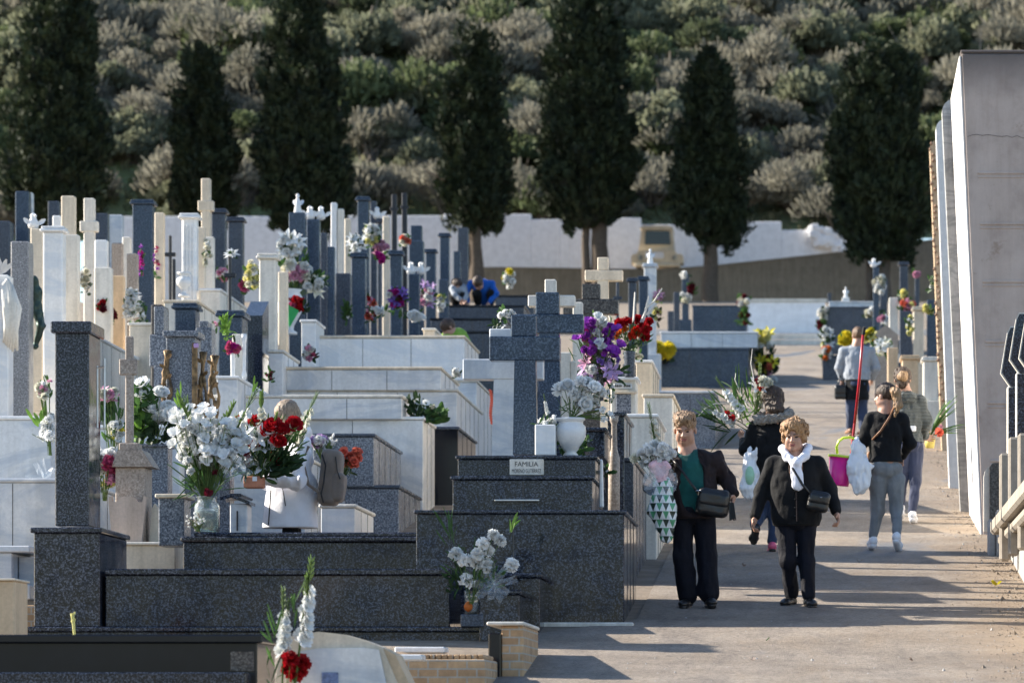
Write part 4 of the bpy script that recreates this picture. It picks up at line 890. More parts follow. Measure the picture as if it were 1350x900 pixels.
# second slab behind
s=163; t=thing('tomb','glossy black granite slab with double moulded lid, in front of the woman in white','tomb',(X_(450,s),F/s,gz(F/s)))
b=MB(); pbox(b,240,684,714,None,s,1.0,dy=.06); b.part('base',M['gdark'],t)
b=MB(); pbox(b,237,672,706.5,713.5,s,1.05,dy=.02,bev=.012); b.part('lid',M['gobel'],t)
b=MB(); pbox(b,250,680,699.5,706,s,.8,dy=.25,bev=.012); b.part('upper_lid',M['gobel'],t)
b=MB(); pbox(b,204,238,654,718,s,.4,dy=.2); b.part('headblock',M['ggrey'],t)
b=MB(); pbox(b,200,243,649,654.5,s,.46,dy=.17); b.part('headblock_cap',M['cream'],t)
# granite planters holding the white roses
s=150; t=thing('stone_planter','square granite planter block holding the white roses','planter',(X_(205,s),F/s,gz(F/s))); b=MB(); pbox(b,186,221,588,None,s,.3); b.part('body',M['ggrey'],t); b=MB(); pbox(b,184,224,585,589,s,.36,dy=-.03); b.part('rim',M['ggrey'],t)
s=149; t=thing('stone_planter','granite block behind the glass jar of gladioli','planter',(X_(290,s),F/s,gz(F/s))); b=MB(); pbox(b,268,303,617,None,s,.3); b.part('body',M['ggrey'],t); b=MB(); pbox(b,276,318,650,654,s,.8,dy=.02); b.part('rim',M['gdark'],t)
s=155; t=thing('grave_lantern','little pale metal lantern box with a dark lid right of the glass jar','lantern',(X_(310,s),F/s,zpx(700,s))); b=MB(); pbox(b,300,323,662,704,s,.3,dy=.15); b.part('body',M['marble2'],t); b=MB(); b.prism([(X_(288,s),zpx(654,s)),(X_(303,s),zpx(650,s)),(X_(327,s),zpx(660,s)),(X_(327,s),zpx(664,s)),(X_(303,s),zpx(655,s)),(X_(288,s),zpx(658,s))][::-1],F/s+.1,F/s+.5); b.part('lid',M['gdark'],t)
b=MB(); pbox(b,309,311,672,698,s,.02,dy=.13,bev=.002); b.part('latch',M['iron'],t)

# pale cement strip at the foot of the name plate tomb
s=169; b=MB(); b.box(X_(700,s),X_(836,s),F/s-.10,F/s+.02,gz(F/s)-.1,gz(F/s)+.022,.01); b.obj('cement_strip',M['cream2'],'thin pale cement strip along the foot of the name plate tomb','kerb')
# dark stepped grave ends at the path edge, bottom centre
for i,(x0,x1,y0,s,d,m) in enumerate([(640,715,755,172,1.2,'gdark'),(628,688,777,176,1.1,'gdark')]):
    BT(['dark tomb end with a glossy side face, behind the carnation vase','dark tomb end with a glossy side face, nearest the path bend'][i],[(x0,x1,y0,None,s,d,m)])
M['brick']=None
nt=NT('buff_brick'); mp=coords(nt,'Object',(1,1,1)); br=nt.n('ShaderNodeTexBrick'); br.inputs['Scale'].default_value=1; br.inputs['Brick Width'].default_value=.13; br.inputs['Row Height'].default_value=.055; br.inputs['Mortar Size'].default_value=.006
cx=nt.n('ShaderNodeCombineXYZ'); sp=nt.n('ShaderNodeSeparateXYZ'); nt.l(mp,0,sp,0); ad=nt.n('ShaderNodeMath',operation='ADD'); nt.l(sp,0,ad,0); nt.l(sp,1,ad,1); nt.l(ad,0,cx,0); nt.l(sp,2,cx,1); nt.l(cx,0,br,0)
br.inputs['Color1'].default_value=(.55,.36,.20,1); br.inputs['Color2'].default_value=(.42,.26,.14,1); br.inputs['Mortar'].default_value=(.45,.40,.33,1)
a=noise(nt,mp,12,5,.7); ra=ramp(nt,a,0,[(.3,(.7,.7,.7)),(.7,(1.1,1.1,1.1))]); m=mix(nt,br,0,ra,0,1,'MULTIPLY'); nt.l(m,2,nt.b,'Base Color'); nt.b.inputs['Roughness'].default_value=.9; bump(nt,br,1,.6,.01); M['brick']=nt.m
s=191; t=thing('brick_wall','upright unrendered brick end wall beside the near plinth','wall',(X_(672,s),F/s,gz(F/s))); b=MB(); pbox(b,661,690,824,None,s,1.6); b.part('bricks',M['brick'],t)
b=MB(); pbox(b,644,660.5,834,None,s,1.5,dy=-.02); b.part('dark_pier',M['black'],t)
b=MB(); pbox(b,642,692,819,824,s,1.65,dy=-.04); b.part('mortar_cap',M['cream2'],t)
s=198; t=thing('brick_grave','unfinished brick grave surround with upright bricks at the bottom centre','grave',(X_(590,s),F/s,gz(F/s)))
b=MB(); pbox(b,520,640,868,None,s,1.1); b.part('bricks',M['brick'],t)
b=MB()
for q in range(13):
    Yq=F/s+.05+q*.08; 
for q in range(14): pbox(b,526+q*8,533+q*8,862,868,s,.9,bev=.006,dy=.03)
b.part('brick_edge',M['brick'],t)
for i,(x0,x1,y0,s,dd) in enumerate([(520,586,852,196,.35),(505,556,862,203,.3)]):
    b=MB(); pbox(b,x0,x1,y0,y0+8,s,dd); b.obj('marble_slab',M['marble'],['loose white marble slab lying on the near plinth','loose white marble slab in front of the other one, nearer the open book headstone'][i],'slab')
# near blurred items
s=214; t=thing('tomb','near black polished grave slab running out of the bottom left corner','tomb',(X_(150,s),F/s,gz(F/s)))
b=MB(); pbox(b,-60,338,846,None,s,.9,dy=.04); b.part('base',M['black'],t); b=MB(); pbox(b,-60,346,836,847,s,1.0); b.part('lid',M['black'],t); b=MB(); pbox(b,-60,330,886,None,s,.3,dy=-.2); b.part('front_kerb',M['gdark'],t)
b=MB(); pbox(b,303,334,858,884,s,.02,dy=.03,bev=.002); b.part('brown_patch',M['gbrown'],t)
s=224; Y=F/s; t=thing('book_headstone','near cream headstone shaped like an arched frame round a grey panel','headstone',(X_(460,s),Y,gz(Y)))
b=MB(); pts=[(360,915),(372,850),(384,838),(420,832),(455,836),(485,845),(503,852),(530,915)]; b.prism([(X_(p,s),zpx(y,s)) for p,y in pts],Y,Y+.25); b.part('frame',M['cream'],t)
b=MB(); pts=[(385,920),(396,858),(420,854),(480,853),(500,856),(514,920)]; b.prism([(X_(p,s),zpx(y,s)) for p,y in pts],Y-.03,Y-.003); b.part('panel',M['marble2'],t)
b=MB(); pbox(b,425,447,886,905,s,.01,dy=-.045); b.part('photo',plain('faded_photo',(.12,.17,.32),.4,.5,60),t)
b=MB(); pts=[(503,853),(530,915),(545,915),(520,862)]; b.prism([(X_(p,s),zpx(y,s)) for p,y in pts][::-1],Y+.05,Y+.5); b.part('side',M['orange'],t)
b=MB(); b.box(X_(340,s),X_(560,s),Y-.1,Y+.6,gz(Y)-.2,zpx(912,s),.01); b.part('base',M['cream'],t)
s=200; t=thing('ochre_block','ochre rendered grave block at the bottom left edge','grave',(X_(5,s),F/s,gz(F/s))); b=MB(); pbox(b,-30,19,765,None,s,.5); b.part('block',M['orange'],t); b=MB(); pbox(b,-30,21,762,765,s,.55,dy=-.02); b.part('top',M['cream'],t)
s=168; t=thing('tomb','small white marble grave box left of the obelisk pedestal','tomb',(X_(20,s),F/s,gz(F/s))); b=MB(); pbox(b,-40,16,728,None,s,.9); pbox(b,17,40,732,None,s,.9,dy=.25); b.part('base',M['marble2'],t); b=MB(); pbox(b,-40,40,719,727.6,s,1.2,dy=-.03); b.part('lid',M['marble'],t)
b=MB(); pbox(b,-40,42,771,790,s,1.3,dy=-.06); b.part('ledge',M['marble2'],t); b=MB(); pbox(b,22,46,797,835,s+3,.4); b.part('brick_foot',M['brick'],t)
# ------------------------------------------------------------------ flowers
Z3=Vector((0,0,1))
def sph(u,v): return Vector((math.cos(u)*math.sin(v),math.sin(u)*math.sin(v),math.cos(v)))
FM={}
def bloom(kind,col):
    if (kind,col) in FM: return FM[kind,col]
    b=MB(); r=random.Random(hash(kind+col)%999 if False else len(FM)*7+3)
    mats=[M['p_'+col],M['leaf']]
    if kind=='carn':
        for q in range(46):
            d=sph(r.uniform(0,6.28),math.acos(1-1.35*r.random())); n=d.cross(Vector((r.gauss(0,1),r.gauss(0,1),r.gauss(0,1)))); b.petal(Vector((0,0,-.008)),d,n,.040*r.uniform(.85,1.1),.030,r.uniform(-.25,.25),0,.12,1.0)
        b.lathe((0,0,-.035),[(.005,0),(.012,.02),(.014,.035)],7,1)
    elif kind=='rose':
        for k,(n,rad,L,lean) in enumerate(((3,.003,.036,.08),(4,.009,.038,.2),(5,.014,.040,.32),(6,.019,.040,.5),(5,.020,.034,.85))):
            for q in range(n):
                a=q*6.283/n+k*.6; o=Vector((math.cos(a)*rad,math.sin(a)*rad,-.012)); d=Vector((math.cos(a)*math.sin(lean),math.sin(a)*math.sin(lean),math.cos(lean))); inn=Vector((-math.cos(a),-math.sin(a),.2))
                b.petal(o,d,inn,L,.040,(.28 if k<3 else -.15),0,.04,.8)
        b.lathe((0,0,-.03),[(.004,0),(.010,.012),(.010,.02)],7,1)
    elif kind=='lily':
        for q in range(6):
            a=q*1.047+.2; lean=.85+.12*(q%2); d=Vector((math.cos(a)*math.sin(lean),math.sin(a)*math.sin(lean),math.cos(lean))); b.petal(Vector((0,0,-.03)),d,Vector((-math.cos(a),-math.sin(a),.6)),.085,.032,-.32,0,.03,.2)
        for q in range(5): a=q*1.25; b.tube([(0,0,-.02),(math.cos(a)*.012,math.sin(a)*.012,.03)],[.0015,.003],4,1)
    elif kind=='glad':
        for q in range(6):
            a=q*1.047+.2; lean=.62+.2*(q%2); d=Vector((math.cos(a)*math.sin(lean),math.sin(a)*math.sin(lean),math.cos(lean))); b.petal(Vector((0,0,-.02)),d,Vector((-math.cos(a),-math.sin(a),.6)),.062,.050,-.18,0,.07,.75)
    elif kind=='daisy':
        for q in range(16): a=q*.3927; b.petal(Vector((0,0,0)),Vector((math.cos(a),math.sin(a),.25)),Z3,.032,.012,.15,0,.02,.6)
        b.lathe((0,0,-.002),[(.010,0),(.009,.006),(.002,.009)],8,1)
    elif kind=='mum':
        for q in range(80):
            d=sph(r.uniform(0,6.28),math.acos(1-1.5*r.random())); b.petal(Vector((0,0,0)),d,Z3+d*.1,.042,.013,.35,0,.03,.5)
    elif kind=='small':
        for q in range(14): d=sph(r.uniform(0,6.28),math.acos(1-1.7*r.random())); b.petal(Vector((0,0,0)),d,d.cross(Vector((r.gauss(0,1),.3,.2))),.024,.02,.1,0,.1,.9)
    me=b.mesh('bloom_'+kind,mats); me.name='bloom'; FM[kind,col]=me; return me
SP={}
def spike(col,n=11,nb=4,L=.6,bend=.15,seed=1):          # a gladiolus / delphinium spike, base at origin, growing +Z
    key=(col,n,nb,L,bend,seed)
    if key in SP: return SP[key]
    r=random.Random(seed); b=MB(); pts=[Vector((bend*(t*t),0,L*t)) for t in [i/8 for i in range(9)]]
    b.tube(pts,[.006-.004*i/8 for i in range(9)],5,1)
    def at(t): return Vector((bend*t*t,0,L*t))
    for q in range(n):
        t=.32+.45*q/n if nb else .1+.85*q/n; p=at(t); a=(q%2)*1.9+r.uniform(-.5,.5)-1.9; o=Vector((math.cos(a),math.sin(a),.55)).normalized(); k=1-.35*q/n
        for m in range(6):
            u=m*1.047; s1=o.cross(Z3).normalized(); s2=o.cross(s1); d=(o*.8+(s1*math.cos(u)+s2*math.sin(u))*.75).normalized(); b.petal(p+o*.01,d,o,.056*k,.040*k,-.15,0,.08,.7)
        b.petal(p,Vector((o.x,o.y,1.4)).normalized(),-o,.05,.016,.1,1)
    for q in range(nb+4):
        t=.78+.22*q/(nb+4); p=at(t); sg=1 if q%2 else -1; b.petal(p,Vector((sg*.3,-.1,1)).normalized(),Vector((0,-1,.2)),.055*(1.25-.6*(q/(nb+4))),.016,.15,1)
        b.petal(p,Vector((sg*.25,.1,1)).normalized(),Vector((0,1,.2)),.05,.014,.15,1)
    me=b.mesh('gladiolus',[M['p_'+col],M['stem']]); SP[key]=me; return me
def zrot(d,spin=None):
    q=Vector(d).normalized().to_track_quat('Z','Y').to_matrix() @ Matrix.Rotation(random.uniform(0,6.28) if spin is None else spin,3,'Z'); return q.to_euler()
def bouquet(label,base,s,blooms=(),spikes=(),leaves=None,stems=True,name='flower_bouquet',cat='flowers',group=None,mats=None,depth=.10,root=None):
    """base=(px,py) where stems meet; blooms=[(px,py,kind,colour,size)], spikes=[(px0,py0,px1,py1,colour)] in photo measures"""
    B=W(base[0],base[1],s); t=root or thing(name,label,cat,B,group); O=rootof(t)
    pts=[]
    for (px,py,kind,col,k) in blooms:
        dyv=random.uniform(-depth,depth*.6); P=W(px,py,s); P.y+=dyv; d=(P-B).normalized()+Vector((random.gauss(0,.28),-.95+random.gauss(0,.2),random.gauss(.05,.25))); link('bloom',bloom(kind,col),t,P-O,zrot(d),k*random.uniform(.92,1.08)); pts.append(P)
    for q,(x0,y0,x1,y1,col,*rest) in enumerate(spikes):
        a=W(x0,y0,s); c=W(x1,y1,s); dy0=random.uniform(-depth,depth*.4); a.y+=dy0*.4; c.y+=dy0; L=(c-a).length
        bend=rest[0] if rest else .12; me=spike(col,13,4,.6,abs(bend),q%3); e=zrot(c-a,0 if bend>=0 else math.pi); link('gladiolus',me,t,a-O,e,L/.6)
    if stems:
        b=MB()
        for P in pts: mid=B+(P-B)*.5; b.tube([B+Vector((random.uniform(-.015,.015),random.uniform(-.015,.015),0)),mid+Vector((0,0,.01)),P-(P-B).normalized()*.02],.0028,4)
        if b.v: b.part('stems',M['stem'],t,fix=False)
    if leaves:
        b=MB()
        for (cx,cy,rx,ry,n,L,wd,mi) in leaves:
            for q in range(n):
                a=random.uniform(0,6.283); rr=math.sqrt(random.random()); P=W(cx+rx*rr*math.cos(a),cy+ry*rr*math.sin(a),s); P.y+=random.uniform(-depth*.25,depth)
                d=(P-B)*.7+Vector((random.gauss(0,.1),random.gauss(0,.12)-.05,random.gauss(.02,.1))); b.petal(P,d,Vector((random.gauss(0,.4),-1,random.gauss(.4,.4))),L*random.uniform(.6,1.2),wd*random.uniform(.7,1.2),random.uniform(-.3,.3),mi)
        b.part('leaves',[M['leaf'],M['leafd'],M['leafy'],M['twig']],t,fix=False)
    return t
def rnd_blooms(cx,cy,rx,ry,n,kinds,k=1,minr=0):
    o=[]
    for q in range(n):
        a=random.uniform(0,6.283); rr=math.sqrt(random.uniform(minr,1)); kd,c=random.choice(kinds); o.append((cx+rx*rr*math.cos(a),cy+ry*rr*math.sin(a),kd,c,k))
    return o
def vase(label,px,py0,py1,w,s,prof,mat,name='vase',dy=0,contents=None):
    h=(py1-py0)/s; r=w/2/s; c=W(px,py1,s,dy); b=MB(); b.lathe(c,[(a*r,z*h) for a,z in prof],20); return b.obj(name,M[mat],label,'vase',c,smooth=True)
URN=[(.45,0),(.5,.03),(.35,.10),(.5,.16),(.92,.45),(1,.62),(.96,.78),(.78,.85),(.76,.9),(.95,.95),(.95,1),(.85,1),(.8,.9)]
CYL=[(.8,0),(.82,.05),(.86,.5),(1,.98),(1,1),(.92,1),(.8,.5)]
JAR=[(.9,0),(1,.03),(1,.70),(.94,.78),(.74,.84),(.72,.94),(.78,.96),(.78,1),(.72,1),(.68,.85),(.95,.68),(.95,.05),(.0,.04)]
def cello(px,py,rx,ry,s,parent,dy=0,n=9):
    b=MB(); c=W(px,py,s,dy)
    for q in range(n):
        a=q*6.283/n+random.random()*.4; b.petal(c,Vector((math.cos(a)*rx/s,math.sin(a)*.06,math.sin(a)*ry/s)),Vector((0,-1,0)),max(rx,ry)/s*random.uniform(.8,1.1),max(rx,ry)/s*.35,.25,0,.3,.8)
    b.part('cellophane',M['cello'],parent,fix=False)

# 1 white carnations at the end of the near slab
s=176; b=MB(); pbox(b,607,638,809,826,s,.16); pb=b.obj('stone_block',M['gslate'],'small dark stone block under the glass vase of white carnations','block')
vs=vase('clear glass vase holding white carnations on the small dark block',621,778,809,22,s,[(.8,0),(.9,.1),(.9,.7),(1,1),(.95,1),(.84,.7),(.8,.1),(0,.06)],'glass',dy=.08)
b=MB(); b.lathe(W(617,806,s,.03),[(.005,0),(.03,.02),(.034,.045),(.02,.07),(.004,.08)],12); b.obj('orange_ball',M['p_orange'],'orange ball in the bottom of the glass vase of white carnations','ball',smooth=True)
bq=bouquet('bouquet of white carnations in a glass vase at the end of the near dark slab',(621,796),s,[(x,y,'carn','white',1.5) for x,y in ((601,730),(615,765),(641,744),(675,744))]+[(x,y,'carn','white',1.25) for x,y in ((651,705),(638,716),(630,730),(645,727),(627,741),(660,712),(612,737))],
  [],[(620,750,28,28,60,.10,.012,0),(605,770,14,18,30,.09,.02,1),(595,715,8,16,10,.22,.010,0),(640,765,20,14,25,.09,.02,0),(673,696,3,6,6,.10,.02,2)],depth=.06)
cello(652,770,24,30,s,bq,-.02)
# 2 white urn on the name plate tomb
s=165.6
vase('white stone urn with side handles standing on the name plate tomb',750,548,598.5,41,s,URN,'marble',dy=.25)
bq=bouquet('full bunch of white flowers in the white urn on the name plate tomb',(751,549),s,rnd_blooms(764,516,30,17,17,[('carn','white'),('rose','white'),('mum','white')],1.35)+[(735,511,'mum','white',1.5),(745,506,'mum','white',1.5),(772,506,'mum','white',1.5),(785,512,'mum','white',1.5)]+rnd_blooms(792,543,16,9,14,[('small','white')],.9),[],[(762,530,26,14,45,.10,.009,0),(745,583,14,14,6,.12,.06,0),(764,583,10,12,8,.10,.05,0)],depth=.09); bq.location.y+=.25
s=165.9; b=MB(); pbox(b,704,731,558,599,s,.2,dy=.1); b.obj('flower_box',M['marble'],'small square white stone flower box left of the white urn','planter')
bq=bouquet('low white flowers with one gladiolus bud in the square stone flower box',(718,560),s,rnd_blooms(719,552,13,7,9,[('small','white'),('carn','white')],1),[(724,556,715,518,'white',.03)],[(719,556,12,6,14,.07,.015,0)],depth=.05); bq.location.y+=.2
# 3 purple gladioli
s=150; vase('square dark vase of the purple gladioli',789,494,528,17,s,CYL,'gdark')
bouquet('tall bouquet of purple, lilac and white gladioli behind the white urn',(789,498),s,rnd_blooms(773,446,12,26,22,[('glad','purple'),('glad','magenta'),('carn','purple')],1.0)+rnd_blooms(807,446,12,24,20,[('glad','purple'),('carn','purple')],1.0)+rnd_blooms(789,440,9,24,16,[('glad','white'),('carn','white')],.95)+rnd_blooms(795,480,28,14,16,[('lily','lilac'),('lily','lilac'),('lily','pink'),('carn','white'),('small','violet')],1.1)+rnd_blooms(775,492,12,8,5,[('carn','white'),('small','pink')],1),
  [(786,485,774,420,'purple',-.1),(788,487,787,412,'white',.04),(790,480,806,418,'purple',.06),(785,490,768,445,'magenta',-.1),(792,485,802,435,'purple',.05),(784,490,782,440,'white',0)],[(792,488,28,14,30,.11,.03,1),(770,470,12,30,14,.12,.012,0)],depth=.10)
# 4 red carnations
s=138; vase('tall grey stone vase of the red carnations',830,463,497,16,s,CYL,'gslate')
bouquet('red and orange carnations with dry white branches in a tall grey vase',(830,468),s,[(817,426,'carn','red',1.5),(826,424,'carn','red',1.3),(840,420,'carn','red',1.4),(847,428,'carn','red',1.5),(852,434,'carn','red',1.4),(850,443,'carn','red',1.3),(838,436,'carn','scarlet',1.3),(833,442,'carn','scarlet',1.2),(822,433,'carn','orange',1.2),(812,440,'carn','orange',1.2),(856,424,'carn','red',1.1)],[],[(832,448,22,14,70,.09,.012,0),(830,458,14,9,30,.08,.02,1)],depth=.08)
br_=thing('dry_branches','pale dry branches sticking up from the red carnation vase','branches',W(845,460,138))
for pts in ([(845,425),(852,405),(862,398),(870,385),(873,380)],[(848,425),(853,400),(855,390)],[(835,425),(836,405),(837,385)],[(852,415),(866,400)],[(806,425),(800,405),(797,395)]):
    b=MB(); b.tube([W(x,y,s) for x,y in pts],[.012-.008*i/len(pts) for i in range(len(pts))],5); b.part('branch',M['cream2'],br_)
# 5 yellow mums
s=68.4; P=W(871,474,s,.3); b=MB(); b.lathe(W(868,476,s,.3)-Vector((0,0,.03)),[(.16,0),(.24,.1)],14); b.obj('flower_pot',M['black'],'flat black pot of the yellow chrysanthemums','pot')
bouquet('round dome of yellow chrysanthemums on the left end of the long dark blue tomb',(869,480),s,rnd_blooms(870,463,18,10,60,[('mum','yellow')],1.9)+rnd_blooms(862,470,10,5,8,[('mum','lemon')],1.6),[],[(868,474,17,6,40,.12,.05,1)],depth=.25,stems=False)
# 6 layered bouquets at the end of that tomb
s=66; bouquet('tall layered yellow, white and red flowers at the path end of the dark blue tomb',(1006,500),s,rnd_blooms(1003,446,14,12,14,[('lily','yellow'),('mum','lemon'),('carn','white')],2.2)+rnd_blooms(1008,478,12,7,7,[('carn','red'),('carn','coral'),('lily','yellow')],2)+rnd_blooms(1012,500,12,10,8,[('carn','white'),('carn','pink'),('lily','white')],2),[],[(1006,470,14,22,50,.2,.06,1),(1010,488,12,10,40,.2,.08,1)],depth=.2)
# 9 gladioli in a big glass jar
s=164; vase('big clear glass jar with a wide shoulder holding the white gladioli',270,653,700,34,s,JAR,'glass',dy=.12)
b=MB(); b.lathe(W(270,699,s,.12),[(.02,0),(.09,.002),(.09,.16),(.02,.165)],18); b.obj('vase_water',M['water'],'greenish water filling the lower half of the big glass jar','water',smooth=True)
sp_=[(266,640,235,520),(268,640,262,525),(272,640,290,530),(274,642,332,508),(270,645,248,545),(272,645,305,545),(268,640,240,560),(275,645,318,560),(272,640,275,545),(266,645,228,545)]
bq=bouquet('large fan of white gladioli in a glass jar on the black granite slab',(270,668),s,rnd_blooms(275,580,50,34,52,[('glad','white'),('glad','white'),('carn','white')],1.08)+rnd_blooms(255,556,34,26,14,[('glad','white')],1.1)+rnd_blooms(288,598,32,18,10,[('glad','white')],1.1)+[(266,645,'small','maroon',1.3),(274,648,'small','maroon',1.5),(283,622,'small','maroon',1.2),(250,620,'carn','white',1)],[(a,b_,c,d,'white',.16 if c>270 else -.16) for a,b_,c,d in sp_],[(268,632,26,20,60,.20,.014,0),(262,640,16,14,30,.16,.02,1),(235,532,3,14,8,.12,.02,2),(330,512,3,4,3,.1,.02,2)],depth=.13); bq.location.y+=.1
cello(312,615,26,26,s,bq,.1)
# small white gypsum beside the jar
bouquet('spray of tiny silvery white flowers at the left foot of the big glass jar',(262,700),s,rnd_blooms(258,686,14,10,26,[('small','white')],.45),[],[(258,690,12,8,20,.05,.01,3)],depth=.05)
# 10 white roses
s=150; bouquet('white roses with glossy green leaves in the square granite planter',(203,590),s,[(x,y,'rose','white',1.75) for x,y in ((186,507),(189,520),(214,519),(200,539),(216,550),(205,555),(222,537),(228,548),(196,527))],[],[(190,545,18,34,90,.10,.065,0),(205,572,26,12,60,.09,.06,1),(183,560,9,25,30,.10,.06,2)],depth=.10)
# 11 mixed left
s=152; bouquet('pink, cream and white bouquet between the tall obelisk and the stone cross',(150,640),s,rnd_blooms(141,518,12,10,8,[('carn','pink'),('lily','pink'),('carn','ivory')],1.1)+rnd_blooms(153,572,9,14,9,[('carn','white'),('lily','white'),('small','yellow')],1)+rnd_blooms(150,600,8,10,6,[('small','rose'),('carn','white')],1),[(150,600,137,535,'ivory',-.1),(152,600,160,540,'white',.05)],[(146,555,14,30,40,.12,.025,0),(140,548,10,12,20,.1,.05,1)],depth=.1)
s=158; bouquet('fluffy white and pink peonies wrapped low beside the obelisk shaft',(138,660),s,rnd_blooms(133,605,14,13,12,[('carn','ivory'),('mum','white')],1.6)+rnd_blooms(148,616,5,12,6,[('rose','rose'),('carn','rose')],1.3)+[(140,640,'mum','lemon',1.5),(148,634,'mum','pink',1.4)],[],[(136,630,14,12,20,.08,.03,0)],depth=.1)
# 12 left of obelisk
s=150; bouquet('small white flowers and a big green gladiolus bud left of the obelisk',(66,600),s,rnd_blooms(60,512,9,14,14,[('small','white'),('carn','ivory'),('small','pink')],1.0)+rnd_blooms(63,560,6,20,8,[('carn','white')],1.2),[(66,585,42,572,'white',-.1)],[(60,515,10,12,20,.07,.02,0),(50,556,9,6,6,.13,.035,2)],depth=.08)
s=152; w_=W(58,640,s); t=thing('cellophane_wrap','crumpled cellophane sleeve of flowers left of the obelisk','wrapping',w_); cello(58,632,22,24,s,t); 
# 13 bouquet lying on the white tomb
s=121.5; bouquet('green bouquet with white daisies lying on the end of the white tomb',(548,560),s,[(x,y,'daisy','white',1.6) for x,y in ((553,531),(558,535),(563,533),(552,540))]+[(545,530,'small','white',1),(570,535,'small','ivory',1.3)],[],[(545,535,10,12,50,.10,.03,1),(573,548,13,9,60,.11,.06,0),(558,545,18,8,50,.10,.05,1)],depth=.18)
# 15 near gladioli and red carnations
s=226; bouquet('two tall white gladiolus spikes with red carnations in the blurred foreground',(378,925),s,[(384,868,'carn','red',1.35),(399,872,'carn','red',1.35),(388,888,'carn','red',1.5),(396,882,'carn','red',1.2),(378,880,'carn','red',1.0)],[(372,905,374,776,'white',.02),(390,900,409,738,'white',.03),(372,900,380,790,'white',-.02),(392,880,404,760,'white',.02)],[(352,895,14,22,8,.16,.013,1),(362,850,3,36,6,.16,.016,0),(388,812,2,26,5,.12,.016,0)],depth=.06)
s=205; b=MB(); b.tube([W(x,y,s) for x,y in ((98,838),(97,822),(95,808))],[.008,.01,.012],6); 
for q in range(6): b.petal(W(97,822-q*2.2,s),Vector((random.choice((-.5,.5)),-.2,1)),Vector((0,-1,0)),.03,.016,.3)
b.obj('flower_stalk',M['p_lemon'],'single pale yellow bud stalk in front of the obelisk pedestal','flower')
# 16 big white bouquet with green and red wrap, middle
s=98; bouquet('big white bouquet with creamy blooms in the large urn, middle of the gravestones',(392,392),s,rnd_blooms(385,325,14,14,22,[('carn','white'),('lily','white')],1.7)+rnd_blooms(393,358,17,14,24,[('carn','white'),('mum','ivory'),('carn','pink')],1.7)+rnd_blooms(415,375,11,9,10,[('carn','white'),('lily','ivory')],1.6),[],[(388,350,20,24,60,.14,.04,0),(412,372,14,10,50,.14,.04,0),(395,372,16,9,30,.12,.05,1)],depth=.15)
t=bouquet('red flowers in a bright green wrapper below the big white bouquet',(384,425),100,rnd_blooms(391,400,10,8,10,[('carn','red'),('carn','rose'),('small','maroon')],1.5),[],[(398,408,8,8,14,.1,.04,1)],depth=.1)
b=MB(); b.add([W(381,402,100,-.1),W(396,411,100,-.14),W(382,432,100,-.02),W(378,418,100,-.02)],[(0,1,2,3)]); b.add([W(381,402,100,-.1),W(378,418,100,-.02),W(382,432,100,-.02),W(377,405,100,.1)],[(0,1,2,3)]); b.part('wrapper',plain('green_paper',(.02,.32,.09),.4,.1),t)
